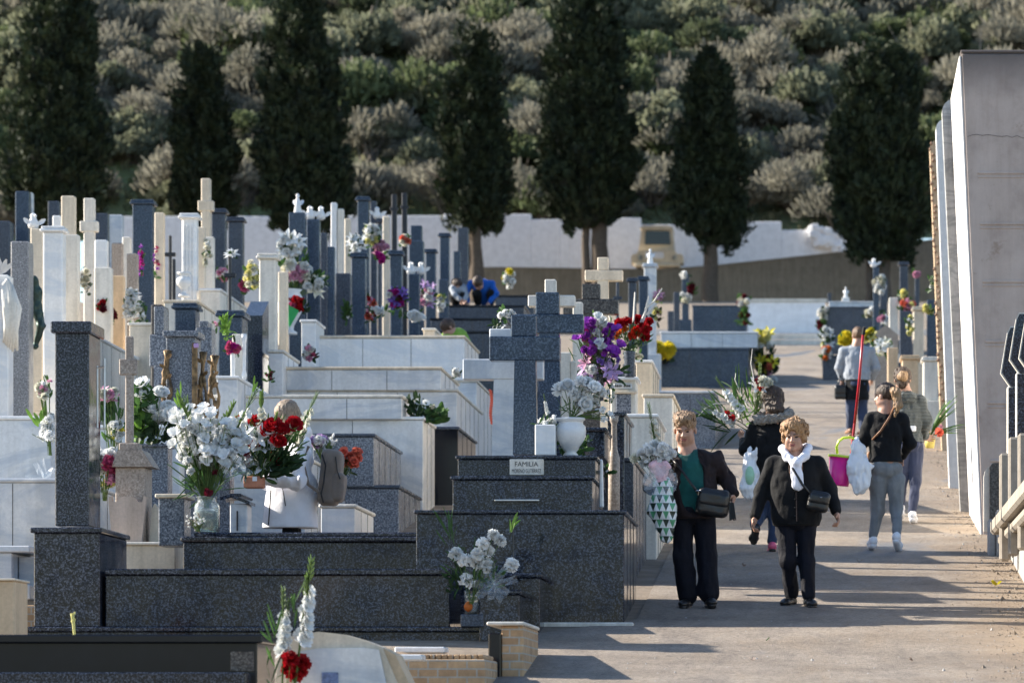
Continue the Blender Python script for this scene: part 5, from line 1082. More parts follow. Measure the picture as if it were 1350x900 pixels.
# many smaller ones: (label, cx, cy, rx, ry, s, n, kinds, leaf amount)
K=lambda *a:[tuple(x.split(':')) for x in a]
for (lab,cx,cy,rx,ry,s,n,ks,lf,k) in [
 ('magenta delphinium like flower spike against the dark blue stele',185,342,3,22,100,16,K('small:magenta','small:purple'),6,1.5),
 ('second magenta flower spike at the edge of the cream pillar',206,345,3,20,98,12,K('small:purple','small:rose'),6,1.4),
 ('dark red flowers hanging beside the white block pillar',134,402,5,9,108,9,K('carn:maroon','carn:red'),12,1.1),
 ('dark red flowers right beside the others by the ochre pillar',148,415,5,10,107,9,K('carn:maroon','small:maroon'),10,1.1),
 ('cascade of white flowers below the mottled gravestone',172,400,8,22,107,26,K('carn:white','lily:white'),26,1.4),
 ('white and green blooms on the left pillar base',108,370,11,14,104,16,K('carn:white','mum:ivory'),24,1.4),
 ('faded greenish white blooms right of the cascade',187,415,5,22,108,16,K('carn:ivory','small:white'),24,1.2),
 ('white pink flowers at the foot of the second speckled stele',294,362,8,9,98,12,K('carn:white','carn:pink'),12,1.4),
 ('small white flowers beside the tall slender cross',273,335,5,20,101,14,K('small:white','carn:ivory'),16,1.2),
 ('pink flowers behind the dark box gravestone',324,376,7,9,98,10,K('carn:pink','carn:rose'),10,1.4),
 ('pale green and cream flower ball left of the broad cream pillar',333,362,9,16,99,20,K('mum:ivory','carn:lemon'),22,1.5),
 ('white and yellow bouquet leaning on the tall dark blue stele',490,310,9,12,87,16,K('lily:ivory','carn:lemon','carn:white'),26,1.8),
 ('pink flowers hanging under the white and yellow bouquet',503,326,7,7,87,9,K('carn:pink','lily:pink'),16,1.7),
 ('dark purple red flowers under the pink ones',500,340,6,6,88,8,K('carn:maroon','carn:magenta'),10,1.5),
 ('white bouquet at the left side of the tall dark blue stele',470,322,7,12,90,14,K('carn:white','lily:white'),14,1.8),
 ('orange and white flowers on top of the broad dark stele',533,318,7,6,86,11,K('carn:coral','carn:ivory'),10,1.6),
 ('magenta, white and purple bouquet in front of the wide dark stele',524,392,11,12,92,22,K('carn:magenta','carn:white','carn:maroon','lily:violet'),34,1.6),
 ('lilac and white flowers left of the person in blue',562,388,9,15,85,20,K('lily:lilac','carn:white','carn:pink'),18,1.6),
 ('white green cluster lower right of the lilac flowers',580,398,6,12,84,14,K('carn:white','small:lemon'),18,1.5),
 ('white roses low on the dark slab behind the white tomb',549,417,10,6,94,12,K('carn:white','rose:white'),14,1.5),
 ('pink wreath flowers at the foot of the broad dark stele',489,405,6,16,95,16,K('small:pink','carn:coral','small:red'),20,1.5),
 ('white flowers lying left of the low dark stele',500,408,10,5,95,10,K('small:white','carn:white'),12,1.4),
 ('green shrub like foliage at the foot of the middle steles',457,408,5,12,95,2,K('small:white'),60,1.2),
 ('pink and white flowers on the second white tomb head',408,466,7,7,113,7,K('rose:rose','carn:pink','carn:white'),24,1.3),
 ('dried dark flowers at the left edge of the second white tomb',355,495,4,8,115,6,K('small:maroon','small:rose'),18,1.0),
 ('deep magenta flowers in a vase in front of the dark box gravestone',307,457,8,8,122,14,K('carn:magenta','carn:rose'),10,1.2),
 ('dark pink flowers behind the red roses in the middle',285,428,3,3,122,3,K('small:pink'),4,1.0),
 ('white flower on top of the thin dark crucifix',305,334,3,3,113,4,K('lily:white'),2,1.3),
 ('white green flowers on the white tomb by the marble cross',602,492,4,4,113,4,K('carn:white'),6,1.2),
 ('yellow and white flowers far away below the white wall',671,368,6,12,64,12,K('mum:yellow','carn:white'),12,2.2),
 ('small green sprig at the left tip of the marble cross',652,428,4,4,160,1,K('small:white'),16,.8),
 ('white flowers with a green sprig behind the front cross',668,415,8,5,140,6,K('carn:white'),8,1.2),
 ('pale pink flowers on the far dark steles by the path',867,392,5,5,80,6,K('lily:pink','carn:lemon'),6,1.6),
 ('yellow and dark flower bunch far behind the carnation branches',866,415,5,8,78,9,K('mum:lemon','small:maroon'),20,1.5),
 ('white flower ball on the far post near the slim cypress',904,392,6,7,52,12,K('carn:white','mum:ivory'),8,2.3),
 ('white doves of flowers on top of the far post',901,363,4,4,52,6,K('carn:white'),2,2.0),
 ('dark maroon flowers beside the far flower ball',912,380,4,8,52,8,K('carn:maroon'),12,2.2),
 ('white and dark red wreath on the far dark tomb by the path',980,396,7,7,51,12,K('carn:white','carn:ivory','carn:maroon'),18,2.4),
 ('dark foliage arrangement below the white and red wreath',981,416,6,10,51,5,K('carn:maroon'),60,2.2),
 ('white bouquet on the left edge of the far right dark tomb',1085,412,6,8,54,14,K('carn:white','carn:ivory'),14,2.2),
 ('dark flowers below the white bouquet of the far right tomb',1083,428,5,7,54,8,K('carn:maroon'),22,2.2),
 ('tall pale spray of flowers on the corner of the grey block tomb',1089,446,7,14,64,20,K('lily:white','carn:white','small:lemon'),36,2.0),
 ('mixed peach flowers low on the corner of the grey block tomb',1090,464,6,9,65,10,K('carn:orange','carn:white'),22,1.8),
 ('yellow chrysanthemum ball beside the head of the far woman',1116,447,9,8,76,26,K('mum:yellow'),14,1.7),
 ('yellow green flowers right of the red pole top',1147,443,8,9,75,16,K('lily:lemon','carn:yellow'),20,1.8),
 ('white lilies in a grey vase right of the far woman',1164,458,12,9,80,20,K('lily:white','lily:ivory'),34,1.7),
 ('white flower ball column on the right hand group',1160,375,7,12,62,22,K('carn:white','mum:ivory'),14,2.1),
 ('white flowers lying on the dark tomb right of the far woman',1150,412,8,6,60,14,K('carn:white','mum:ivory'),16,2.1),
 ('pink flower with a pale bud right of the white flower ball',1163,419,4,4,68,5,K('carn:pink','carn:rose'),3,1.8),
 ('white closed lilies lower in the right hand group',1170,424,5,7,68,10,K('lily:white'),14,1.7),
 ('pink and lime flowers in the middle of the right hand group',1196,403,9,8,70,18,K('carn:pink','carn:lemon','carn:coral'),24,1.8),
 ('orange yellow flowers beside the white topped stele',1191,388,4,4,68,6,K('carn:orange','carn:lemon'),8,1.8),
 ('pink flower on the slim dark stele of the right hand group',1209,362,4,3,68,5,K('carn:pink'),3,1.8),
 ('pale yellow flowers near the brown post of the facade',1224,407,5,5,74,7,K('carn:lemon'),12,1.6),
 ('small white flowers hanging on the brown post of the facade',1229,372,3,9,92,9,K('small:white','small:ivory'),14,1.4),
 ('greenish white flowers at the foot of the cream balustrade pillar',1199,428,4,12,76,10,K('small:white','carn:lemon'),24,1.5),
 ('mint green ribbon flowers beside the turned stone post',805,517,5,12,150,14,K('small:white','small:ivory'),16,.8),
 ('pale flowers on the cream tomb behind the purple gladioli',838,468,10,6,122,8,K('carn:ivory'),14,1.0),
 ('pink lilies spilling from the edge of the purple gladioli',805,497,8,4,147,5,K('lily:lilac','lily:pink'),3,1.1),
 ('white frangipani like bloom beside the marble cross',660,432,3,3,141,2,K('lily:white'),2,1.0),
 ('white rose with leaves at the right foot of the white urn',769,583,5,5,163,2,K('rose:white'),14,1.1),
 ('tiny dark leaves hanging over the edge of the name plate tomb',800,622,5,6,160,1,K('small:white'),12,1.0),
]:
    bouquet(lab,(cx,cy+ry*1.4+3),s,rnd_blooms(cx,cy,rx,ry,n,ks,k*.8),[],[(cx,cy+ry*.35,rx,ry,lf,.075*k,.03*k,random.choice((0,1,0)))],depth=rx/s*1.0,stems=False)
s=122; vase('slim pale stone vase of the magenta flowers',307,462,497,7,s,CYL,'marble'); vase('slim white carved post beside the magenta flowers',322,440,500,7,s,[(.8,0),(1,.1),(.6,.2),(.7,.8),(1,.88),(1,1)],'marble','post')
s=122; bouquet('tall light green fern spray behind the magenta flowers',(301,455),s,[],[],[(298,432,4,15,60,.10,.02,2)],depth=.05)
t=bouquet('pinkish red striped ribbon hanging on the side of the white marble cross',(647,560),160,[],[],None); b=MB()
for q in range(14): y=514+q*3.3; b.tube([W(645+1.2*math.sin(q*.5)+q*.15,y,160,-.02),W(649+1.2*math.sin(q*.5)+q*.1,y+2.5,160,-.02)],.009,6)
b.part('ribbon',M['p_coral'],t)
# ------------------------------------------------------------------ people : signed distance figures meshed with surface nets
def V3(*a): return np.array(a,dtype=float)
class Solid:
    def __init__(s,h): s.h=h; s.p=[]; s.lo=V3(9e9,9e9,9e9); s.hi=-s.lo
    def _bb(s,lo,hi,k): s.lo=np.minimum(s.lo,lo-k); s.hi=np.maximum(s.hi,hi+k)
    def cone(s,a,b,ra,rb,k=.03,sy=1.0,op='+'):
        a=np.array(a,float); b=np.array(b,float); r=max(ra,rb); e=V3(r,r*sy,r); lo=np.minimum(a,b)-e; hi=np.maximum(a,b)+e
        if op=='+': s._bb(lo,hi,.012)
        s.p.append(('c',op,lo,hi,k,a,b,ra,rb,sy)); return s
    def ell(s,c,r,k=.03,Rm=None,op='+'):
        c=np.array(c,float); r=np.array(r,float); Rm=np.eye(3) if Rm is None else Rm; e=np.abs(Rm)@r; lo=c-e; hi=c+e
        if op=='+': s._bb(lo,hi,.012)
        s.p.append(('e',op,lo,hi,k,c,r,Rm)); return s
    def box(s,c,r,rd=.02,k=.02,Rm=None,op='+'):
        c=np.array(c,float); r=np.array(r,float); Rm=np.eye(3) if Rm is None else Rm; e=np.abs(Rm)@r; lo=c-e; hi=c+e
        if op=='+': s._bb(lo,hi,.012)
        s.p.append(('b',op,lo,hi,k,c,r,Rm,rd)); return s
    def field(s,amp=0,ns=12,seed=1,nstretch=(1,1,1),amp2=0,ns2=60):
        h=s.h; s.o=s.lo-2*h; n=np.ceil((s.hi-s.lo)/h).astype(int)+5; ax=[s.o[i]+h*np.arange(n[i]) for i in range(3)]; Fd=np.full(n,.3,dtype=np.float32)
        for q in s.p:
            ty,op,lo,hi,k=q[:5]; m=k+.03+(2.5*h); i0=[max(0,int((lo[i]-m-s.o[i])/h)) for i in range(3)]; i1=[min(n[i],int((hi[i]+m-s.o[i])/h)+2) for i in range(3)]
            if any(i1[i]<=i0[i] for i in range(3)): continue
            X=ax[0][i0[0]:i1[0],None,None]; Y=ax[1][None,i0[1]:i1[1],None]; Zz=ax[2][None,None,i0[2]:i1[2]]
            if ty=='c':
                a,b,ra,rb,sy=q[5:]; ba=b-a; ba2=V3(ba[0],ba[1]/sy,ba[2]); dx=X-a[0]; dy=(Y-a[1])/sy; dz=Zz-a[2]; L=max(ba2@ba2,1e-9)
                t=np.clip((dx*ba2[0]+dy*ba2[1]+dz*ba2[2])/L,0,1); d=np.sqrt((dx-ba2[0]*t)**2+(dy-ba2[1]*t)**2+(dz-ba2[2]*t)**2)-(ra+(rb-ra)*t); d=d*min(1,sy**.5)
            else:
                c,r,Rm=q[5:8]; dx=X-c[0]; dy=Y-c[1]; dz=Zz-c[2]; l=[Rm[0,j]*dx+Rm[1,j]*dy+Rm[2,j]*dz for j in range(3)]
                if ty=='e':
                    k0=np.sqrt((l[0]/r[0])**2+(l[1]/r[1])**2+(l[2]/r[2])**2); k1=np.sqrt((l[0]/r[0]**2)**2+(l[1]/r[1]**2)**2+(l[2]/r[2]**2)**2)+1e-6; d=k0*(k0-1)/k1
                else:
                    rd=q[8]; u=[np.abs(l[j])-(r[j]-rd) for j in range(3)]; d=np.sqrt(sum(np.maximum(x,0)**2 for x in u))+np.minimum(np.maximum(np.maximum(u[0],u[1]),u[2]),0)-rd
            sub=Fd[i0[0]:i1[0],i0[1]:i1[1],i0[2]:i1[2]]
            if op=='+': hh=np.maximum(k-np.abs(sub-d),0)/k; sub[...]=np.minimum(sub,d)-hh*hh*k/4
            elif op=='-': hh=np.maximum(k-np.abs(sub+d),0)/k; sub[...]=np.maximum(sub,-d)+hh*hh*k/4
            elif op=='&': Fd[...]=np.maximum(Fd,.0) if False else Fd
        s.ax=ax; s.n=n
        if amp or amp2:
            for A,S_,sd in ((amp,ns,seed),(amp2,ns2,seed+5)):
                if not A: continue
                L=[np.random.default_rng(sd).normal(size=[int(n[i]*h*S_*nstretch[i])+3 for i in range(3)])]
                g=L[0]
                for i in range(3):
                    u=np.arange(n[i])*h*S_*nstretch[i]; j=u.astype(int); f=u-j; f=f*f*(3-2*f); sh=[1,1,1]; sh[i]=-1; f=f.reshape(sh)
                    g=np.take(g,j,i)*(1-f)+np.take(g,j+1,i)*f
                Fd+=(A*g).astype(np.float32)
        s.F=Fd; return s
    def planecut(s,z=None,below=True):
        Z=s.ax[2][None,None,:]; s.F=np.maximum(s.F,(z-Z) if below else (Z-z)); return s
    def mesh(s,name,mat,off,smooth=True):
        Fd=s.F; S_=Fd<0; o=s.o; h=s.h
        c=[S_[i:S_.shape[0]-1+i,j:S_.shape[1]-1+j,k:S_.shape[2]-1+k] for i in (0,1) for j in (0,1) for k in (0,1)]
        sm=sum(x.astype(np.int8) for x in c); cells=(sm>0)&(sm<8); I,J,K=np.nonzero(cells)
        if len(I)==0: raise RuntimeError('empty '+name)
        f=[Fd[I+i,J+j,K+k] for i in (0,1) for j in (0,1) for k in (0,1)]; cor=np.array([(i,j,k) for i in (0,1) for j in (0,1) for k in (0,1)],float)
        acc=np.zeros((len(I),3)); cnt=np.zeros(len(I))
        for a in range(8):
            for b in range(a+1,8):
                if np.abs(cor[a]-cor[b]).sum()!=1: continue
                x=(f[a]<0)!=(f[b]<0); t=np.where(x,f[a]/np.where(x,f[a]-f[b],1),0); acc+=np.where(x[:,None],cor[a]+(cor[b]-cor[a])*t[:,None],0); cnt+=x
        P=(np.stack([I,J,K],1)+acc/cnt[:,None])*h+o; idx=-np.ones(cells.shape,int); idx[I,J,K]=np.arange(len(I)); Q=[]
        for d in range(3):
            sl=lambda q:tuple(slice(q[i],None if q[i]-1+0==0 and False else None) for i in range(3))
            A=S_[tuple(slice(0,-1) if i==d else slice(None) for i in range(3))]; B=S_[tuple(slice(1,None) if i==d else slice(None) for i in range(3))]
            I2,J2,K2=np.nonzero(A!=B); C=np.stack([I2,J2,K2],1); u,v=[i for i in range(3) if i!=d]
            ok=(C[:,u]>0)&(C[:,v]>0)&(C[:,u]<cells.shape[u])&(C[:,v]<cells.shape[v]); C=C[ok]; ins=A[C[:,0],C[:,1],C[:,2]]
            def g(du,dv): D=C.copy(); D[:,u]-=du; D[:,v]-=dv; return idx[D[:,0],D[:,1],D[:,2]]
            q=np.stack([g(1,1),g(0,1),g(0,0),g(1,0)],1); fl=ins if d!=1 else ~ins; q[~fl]=q[~fl][:,::-1]; Q.append(q)
        return mesh_np(name,P-np.array(off),np.concatenate(Q),mat,smooth)
    def part(s,name,mat,parent): return link(name,s.mesh(name,mat,rootof(parent)),parent)

def basis(fdir,pitch=0,roll=0):
    """columns: side (the figure's left... +x when facing away), forward, up"""
    f=np.array([math.sin(fdir),math.cos(fdir),0.]); u=V3(0,0,1); f2=f*math.cos(pitch)+u*math.sin(pitch); u2=u*math.cos(pitch)-f*math.sin(pitch); s_=np.cross(f2,u2)
    if roll: s_,u2=s_*math.cos(roll)+u2*math.sin(roll),u2*math.cos(roll)-s_*math.sin(roll)
    return np.stack([s_,f2,u2],1)
def head(S,c,B,k=1.0,stout=1.0):
    L=lambda x,y,z:c+B@(V3(x*stout,y,z)*k)
    S.ell(L(0,-.015,.035),V3(.076*stout,.094,.084)*k,.02,B); S.ell(L(0,.022,-.035),V3(.061*stout,.066,.076)*k,.03,B); S.ell(L(0,.052,-.094),V3(.030*stout,.028,.022)*k,.035,B)
    for g in (-1,1):
        S.ell(L(.036*g,.052,-.035),V3(.027,.026,.030)*k,.02,B); S.ell(L(.046*g,.025,-.072),V3(.024,.035,.026)*k,.03,B)
        S.ell(L(.080*g,-.008,-.012),V3(.011,.020,.031)*k,.008,B)
        S.ell(L(.031*g,.099,.000),V3(.020,.014,.011)*k,.012,B,'-'); S.cone(L(.012*g,.086,.018),L(.050*g,.072,.020),.010*k,.008*k,.012)
    S.cone(L(0,.084,.006),L(0,.106,-.030),.008*k,.013*k,.012); 
    for g in (-1,1): S.ell(L(.012*g,.096,-.033),V3(.009,.010,.008)*k,.006,B)
    S.ell(L(0,.079,-.062),V3(.026,.014,.014)*k,.012,B); S.ell(L(0,.097,-.064),V3(.024,.006,.0028)*k,.004,B,'-')
def face_parts(c,B,t,k=1.0,brow='h_bron',mouth=True,stout=1.0):
    L=lambda x,y,z:c+B@(V3(x*stout,y,z)*k); off=rootof(t)
    for g in (-1,1):
        S=Solid(.0022); S.ell(L(.031*g,.078,.001),V3(.013,.010,.0075)*k,.003,B); S.field(); S.part('eye',M['eye'],t)
        S=Solid(.0025); S.cone(L(.014*g,.096,.022),L(.050*g,.080,.024),.0045*k,.003*k,.002); S.field(); S.part('eyebrow',M[brow],t)
    if mouth:
        S=Solid(.0025); S.cone(L(-.020,.091,-.0585),L(.020,.091,-.0585),.0045,.0045,.003); S.cone(L(-.015,.091,-.070),L(.015,.091,-.070),.006,.006,.003); S.field(); S.part('lips',M['lips'],t)
def hand(S,w,d,n,sd=1,curl=.5,k=1.0,spread=.25):
    d=np.array(d,float); d/=np.linalg.norm(d); n=np.array(n,float); n-=d*(n@d); n/=np.linalg.norm(n); x=np.cross(d,n)*sd; Rm=np.stack([x,d,n],1); w=np.array(w,float)
    S.ell(w+d*.045*k,V3(.038,.052,.017)*k,.015,Rm); S.cone(w-d*.02,w+d*.02,.024*k,.026*k,.02,1)
    for i,(o,L_) in enumerate(((-.030,.062),(-.011,.076),(.010,.079),(.030,.070))):
        p=w+d*.085*k+x*o*k; dd=d+x*spread*o*6; a=curl*.9; q=p+(dd*math.cos(a)+n*math.sin(a))*L_*.52*k; a2=curl*2.1; r=q+(dd*math.cos(a2)+n*math.sin(a2))*L_*.50*k
        S.cone(p,q,.0092*k,.0082*k,.006); S.cone(q,r,.0082*k,.0066*k,.004)
    p=w+d*.025*k+x*.030*k; q=p+(d*.5+x*.8+n*.25)*.042*k; r=q+(d*.85+x*.1+n*.45)*.036*k; S.cone(p,q,.0125*k,.0105*k,.010); S.cone(q,r,.0105*k,.008*k,.004)
def shoe(parent,ank,fd,mat,sole='sneaker',name='shoe',L=.25,pitch=0,hh=.09,off=.0):
    f=V3(math.sin(fd),math.cos(fd),0)*math.cos(pitch)+V3(0,0,-math.sin(pitch)); u=np.cross(np.cross(f,V3(0,0,1)),f); a=np.array(ank,float); S=Solid(.0065)
    h=a-u*.045; S.ell(h-f*.02,V3(.036,.04,.04),.02); S.cone(h-f*.035-u*.008,h+f*.13-u*.018,.034,.036,.02,1); S.ell(h+f*.145-u*.022,V3(.042,.055,.026),.03,np.stack([np.cross(f,u),f,u],1)); S.cone(a+u*.02,h,.036,.038,.02)
    S.field(.001,60); o=S.part(name,M[mat],parent)
    B=np.stack([np.cross(f,u),f,u],1); S=Solid(.0065); S.cone(h-f*.03-u*.042,h+f*.155-u*.044,.036,.038,.02,1); S.box(h+f*.06+u*.045,V3(.2,.3,.08),.01,.004,B,'-'); S.field(); s2=S.part('sole',M[sole],o); return o
def newperson(label,px,py,s,dy=0):
    P=W(px,py,s,dy); P.z=gz(P.y); return thing('person',label,'person',P)
def figure(label,s,at,hd,fd,pitch,tor,arms,legs,top,trous,shoes='leather',hem=None,k=1.03,stout=1.0,bfd=None,sl=(.062,.052,.043),lr=(.098,.072,.058),curl=.55,
           cut=(),topn='jacket',trn='trousers',hair=None,fine=.0055,face=True,neck=None,base_z=None,shoulders=.055,foot=None,brow='h_bron',amp=.004,hands=True,shoe_pitch=(0,0),tin=None):
    t=newperson(label,at[0],at[1],s)
    if base_z is not None: t.location.z=base_z
    w=lambda q:np.array(W(q[0],q[1],s,q[2] if len(q)>2 else 0)); bfd=fd if bfd is None else bfd
    hc=w(hd); B=basis(fd,pitch); nk=w(neck)
    A=[[w(q) for q in a[:3]] for a in arms]; Lg=[[w(q) for q in l] for l in legs]
    # continuous body
    S=Solid(fine); head(S,hc,B,k,stout); S.cone(hc+B@V3(0,-.02,-.07)*k,nk,.055*stout**2,.070*stout**2,.03)
    for q in tor: c=w(q[:3]); S.ell(c,V3(q[3],q[4],q[5])*.82,.06)
    S.cone(nk,w(tor[0][:3]),.07,.11,.04)
    for a in A:
        S.cone(nk-V3(0,0,.05),a[0],.05,.042,.03); S.cone(a[0],a[1],.042,.034,.02); S.cone(a[1],a[2],.034,.023,.02)
    for i,a in enumerate(A):
        if hands: 
            d=a[2]-a[1]; h=arms[i][3] if len(arms[i])>3 else {}; hand(S,a[2]+d/np.linalg.norm(d)*.015,h.get('d',d),h.get('n',V3(-(a[2][0]-nk[0]),-.3,0)),h.get('sd',1 if i==0 else -1),h.get('curl',curl),.92)
    hp=w(tor[-1][:3])
    for l in Lg:
        S.cone(hp,l[0],.09,.07,.04); S.cone(l[0],l[1],.07,.045,.03); S.cone(l[1],l[2],.045,.03,.02); S.ell(l[2]-V3(0,0,.02),V3(.03,.04,.03),.02)
    body=link('body',S.field(.0006,40).mesh('body',M['skin'],rootof(t)),t)
    if face: face_parts(hc,B,t,k,brow,True,stout)
    # top garment
    S=Solid(.0085)
    for q in tor: S.ell(w(q[:3]),V3(q[3],q[4],q[5]),.09)
    rr0=min(q[3] for q in tor)*.87; S.cone(w(tor[0][:3])-V3(0,0,rr0*.35),w(tor[-1][:3])-V3(0,0,.08 if hem else 0),rr0,rr0*1.04,.05,tor[0][4]/tor[0][3]*1.03)
    for a in A:
        S.cone(nk-V3(0,0,.06),a[0]-V3(0,0,.005),shoulders+.018,sl[0]*.92,.05); S.cone(a[0]-V3(0,0,.01),a[1],sl[0]*.95,sl[1],.03); e=a[2]-a[1]; S.cone(a[1],a[2]-e/np.linalg.norm(e)*.01,sl[1],sl[2],.03)
    for c in cut:
        if c[0]=='c': S.cone(w(c[1]),w(c[2]),c[3],c[4],.01,op='-')
        else: S.ell(w(c[1]),V3(*c[2]),.012,op='-')
    S.field(amp*1.25,14,int(at[0])%7+1,(1.2,1.2,.8),amp*.7,30)
    if hem: S.planecut(zpx(hem,s),True)
    S.part(topn,M[top],t)
    if tin:   # inner top showing in the opening
        S=Solid(.008)
        for q in tor: S.ell(w(q[:3])-V3(0,.004,0),V3(q[3]*.88,q[4]*.89,q[5]*.97),.08)
        S.cone(nk-V3(0,0,.05),w(tor[0][:3]),.07,.12,.05)
        for c in tin[1:]: S.ell(w(c[0]),V3(*c[1]),.01,op='-')
        S.field(.002,18,3).part('blouse',M[tin[0]],t)
    S=Solid(.0085); q=tor[-1]; S.ell(hp+V3(0,0,-.02),V3(q[3]*.93,q[4]*.93,q[5]*.95)*(.72 if topn=='coat' else 1),.05)
    for l in Lg:
        S.cone(l[0],l[1],lr[0],lr[1],.018,.95); S.cone(l[1],l[2]+V3(0,0,.01),lr[1],lr[2],.03)
    S.field(.006,14,5,(1.5,1.5,.45),.003,30).part(trn,M[trous],t)
    if shoes:
        for i,l in enumerate(Lg): shoe(t,l[2],(foot or (bfd,bfd))[i],shoes if isinstance(shoes,str) else shoes[i],'sneaker' if 'sneak' in str(shoes) else 'leather',pitch=shoe_pitch[i])
    return t,hc,B,w
def hairshell(t,hc,B,mat,r,c,k=1.03,amp=.004,extra=(),cuts=(),h=.005,ns=75,name='hair',curls=0,locks=0):
    amp=amp*.62
    S=Solid(h); L=lambda p:hc+B@(V3(*p)*k); S.ell(L(c),V3(*r)*k,.02,B)
    for e in extra:
        if len(e)==2: S.ell(L(e[0]),V3(*e[1])*k,.02,B)
        else: S.cone(L(e[0]),L(e[1]),e[2]*k,e[3]*k,.025)
    for e in cuts: S.ell(L(e[0]),V3(*e[1])*k,.012,B,'-')
    if curls:
        g=np.random.default_rng(5)
        for q in range(curls):
            d=unit(g.normal(size=(1,3)))[0]; 
            if d[1]>.55 and d[2]<.55: continue
            if d[2]<-.35: continue
            S.ell(L(V3(*c)+d*V3(*r)*.96),V3(.0135,.0135,.012)*k*g.uniform(.8,1.25),.007,B)
    if locks:
        g=np.random.default_rng(6)
        for q in range(locks):
            a=g.uniform(-1.5,1.5); p0=V3(*c)+V3(math.sin(a)*.25,-.1+.3*g.random(),.95)*V3(*r); p1=V3(*c)+V3(math.sin(a)*1.02,math.cos(a)*.98,g.uniform(.15,.5))*V3(*r); pm=(p0+p1)/2+V3(math.sin(a)*.02,math.cos(a)*.012,.008)
            S.cone(L(p0),L(pm),.008*k,.009*k,.006); S.cone(L(pm),L(p1),.009*k,.004*k,.006)
    S.field(amp,ns,4,(1,1,.45),amp*.6,ns*2.2); return S.part(name,M[mat],t)
def strap(pts,r,mat,parent=None,label=None,name='strap'):
    b=MB(); b.tube(pts,r,6); return b.part(name,M[mat],parent,True)

# --- 1 woman in dark jacket
s=161.3
t,hc,B,w=figure('stout woman with short blonde hair, open dark jacket and teal top, walking towards the viewer',s,(918,800),(903.5,566.5,-.06),R(188),-.32,
  [(908,618,0,.215,.15,.18),(909,645,0,.225,.165,.15),(911,668,0,.22,.155,.13)],
  [[(876,606,0),(860,641,-.03),(873,636,-.22),{'d':V3(.5,-.35,.25),'n':V3(.6,.3,-.1),'curl':1.0,'sd':-1}],[(943,605,0),(959,634,.05),(966,652,-.04),{'d':V3(-.05,-.5,-.8),'n':V3(-1,-.1,.0),'curl':.6}]],
  [[(898,676),(900,733,-.02),(907,786,-.02)],[(929,676),(932,733,0),(935,784,-.06)]],'c_jacket','c_navy','leather',hem=684,lr=(.088,.080,.078),sl=(.075,.064,.05),neck=(906,598,.0),stout=1.08,k=.98,foot=(R(192),R(170)),
  cut=[('e',(914,628,-.19),(.115,.12,.36)),('e',(906,594,-.08),(.085,.12,.10))],tin=('c_teal',((904,592,-.08),(.062,.11,.055))),amp=.006)
hairshell(t,hc,B,'h_ginger',(.092,.110,.094),(0,-.018,.054),1.0,.006,[((0,.055,.10),(.065,.045,.035))],[((0,.115,-.02),(.060,.07,.085)),((0,.09,-.12),(.12,.12,.06)),((0,-.02,-.16),(.12,.12,.09))],locks=60,h=.0045)
b=MB(); zz=lambda x,y,d:Vector(w((x,y,d)))
for sg,(x0,x1) in enumerate(((893,885),(921,931))): b.petal(zz(x0,594,-.07),zz(x1,616,-.12)-zz(x0,594,-.07),Vector((0,-1,.3)),.17,.06,.08)
b.part('collar',M['c_jacket'],t)
b=MB()
for (x,y) in ((886,612),(885,630),(887,650)): b.lathe(zz(x,y,-.165),[(.006,-.005),(.010,0),(.006,.005)],8)
b.part('snaps',M['steel'],t)
def bag(label,c,r,s,mat,straps,name='handbag',cat='handbag',rot=0,flap=True):
    o=thing(name,label,cat,Vector(c)-Vector((0,0,r[2]))); S=Solid(.006); Rm=np.array(Matrix.Rotation(rot,3,'Y')); S.box(V3(*c),V3(*r),min(r)*.8,.02,Rm); S.field(.003,18,2); S.part('body',M[mat],o)
    if flap: S=Solid(.006); S.box(V3(*c)+Rm@V3(0,-.012,r[2]*.25),V3(r[0]*.98,r[1]*.98,r[2]*.62),min(r)*.75,.02,Rm); S.field(.0015,20,4); S.part('flap',M[mat],o)
    for q in straps: strap(q,.011,mat,o)
    return o
c=w((941,664,-.20)); o=bag('large soft black shoulder bag hanging across the stout woman in the teal top',c,(.135,.06,.115),s,'leather',[[zz(885,603,-.12),zz(900,622,-.19),zz(913,640,-.21),zz(924,655,-.22)]],rot=.15)
b=MB()
for q in range(9): b.tube([zz(962+q*.7,664,-.24),zz(963+q,685+random.random()*3,-.25)],.004,4)
b.part('tassel',M['leather'],o)
b=MB(); b.lathe(zz(922,650,-.27),[(.02,0),(.026,.006),(.02,.012)],12); b.part('buckle',M['steel'],o)
# bouquet in her arm with patterned wrap
s=161; nt=NT('patterned_wrap'); mp=coords(nt,'Object',(1,1,1)); 
sp=nt.n('ShaderNodeSeparateXYZ'); nt.l(mp,0,sp,0)
def mth(op,a,b=None,c=None):
    x=nt.n('ShaderNodeMath',operation=op)
    for i,v in enumerate((a,b,c)):
        if v is None: continue
        if isinstance(v,(int,float)): x.inputs[i].default_value=v
        else: nt.l(v,0,x,i)
    return x
sx=mth('ADD',sp,None); sx=nt.n('ShaderNodeMath',operation='MULTIPLY'); nt.l(sp,0,sx,0); sx.inputs[1].default_value=19
szz=nt.n('ShaderNodeMath',operation='MULTIPLY'); nt.l(sp,2,szz,0); szz.inputs[1].default_value=15
fx=mth('FRACT',sx); fz=mth('FRACT',szz); tri=mth('MULTIPLY',mth('ABSOLUTE',mth('SUBTRACT',fx,.5)),2.0); on=mth('LESS_THAN',tri,fz)
rowi=mth('FRACT',mth('MULTIPLY',mth('ADD',mth('FLOOR',szz),mth('FLOOR',sx)),.5)); isg=mth('GREATER_THAN',rowi,.25)
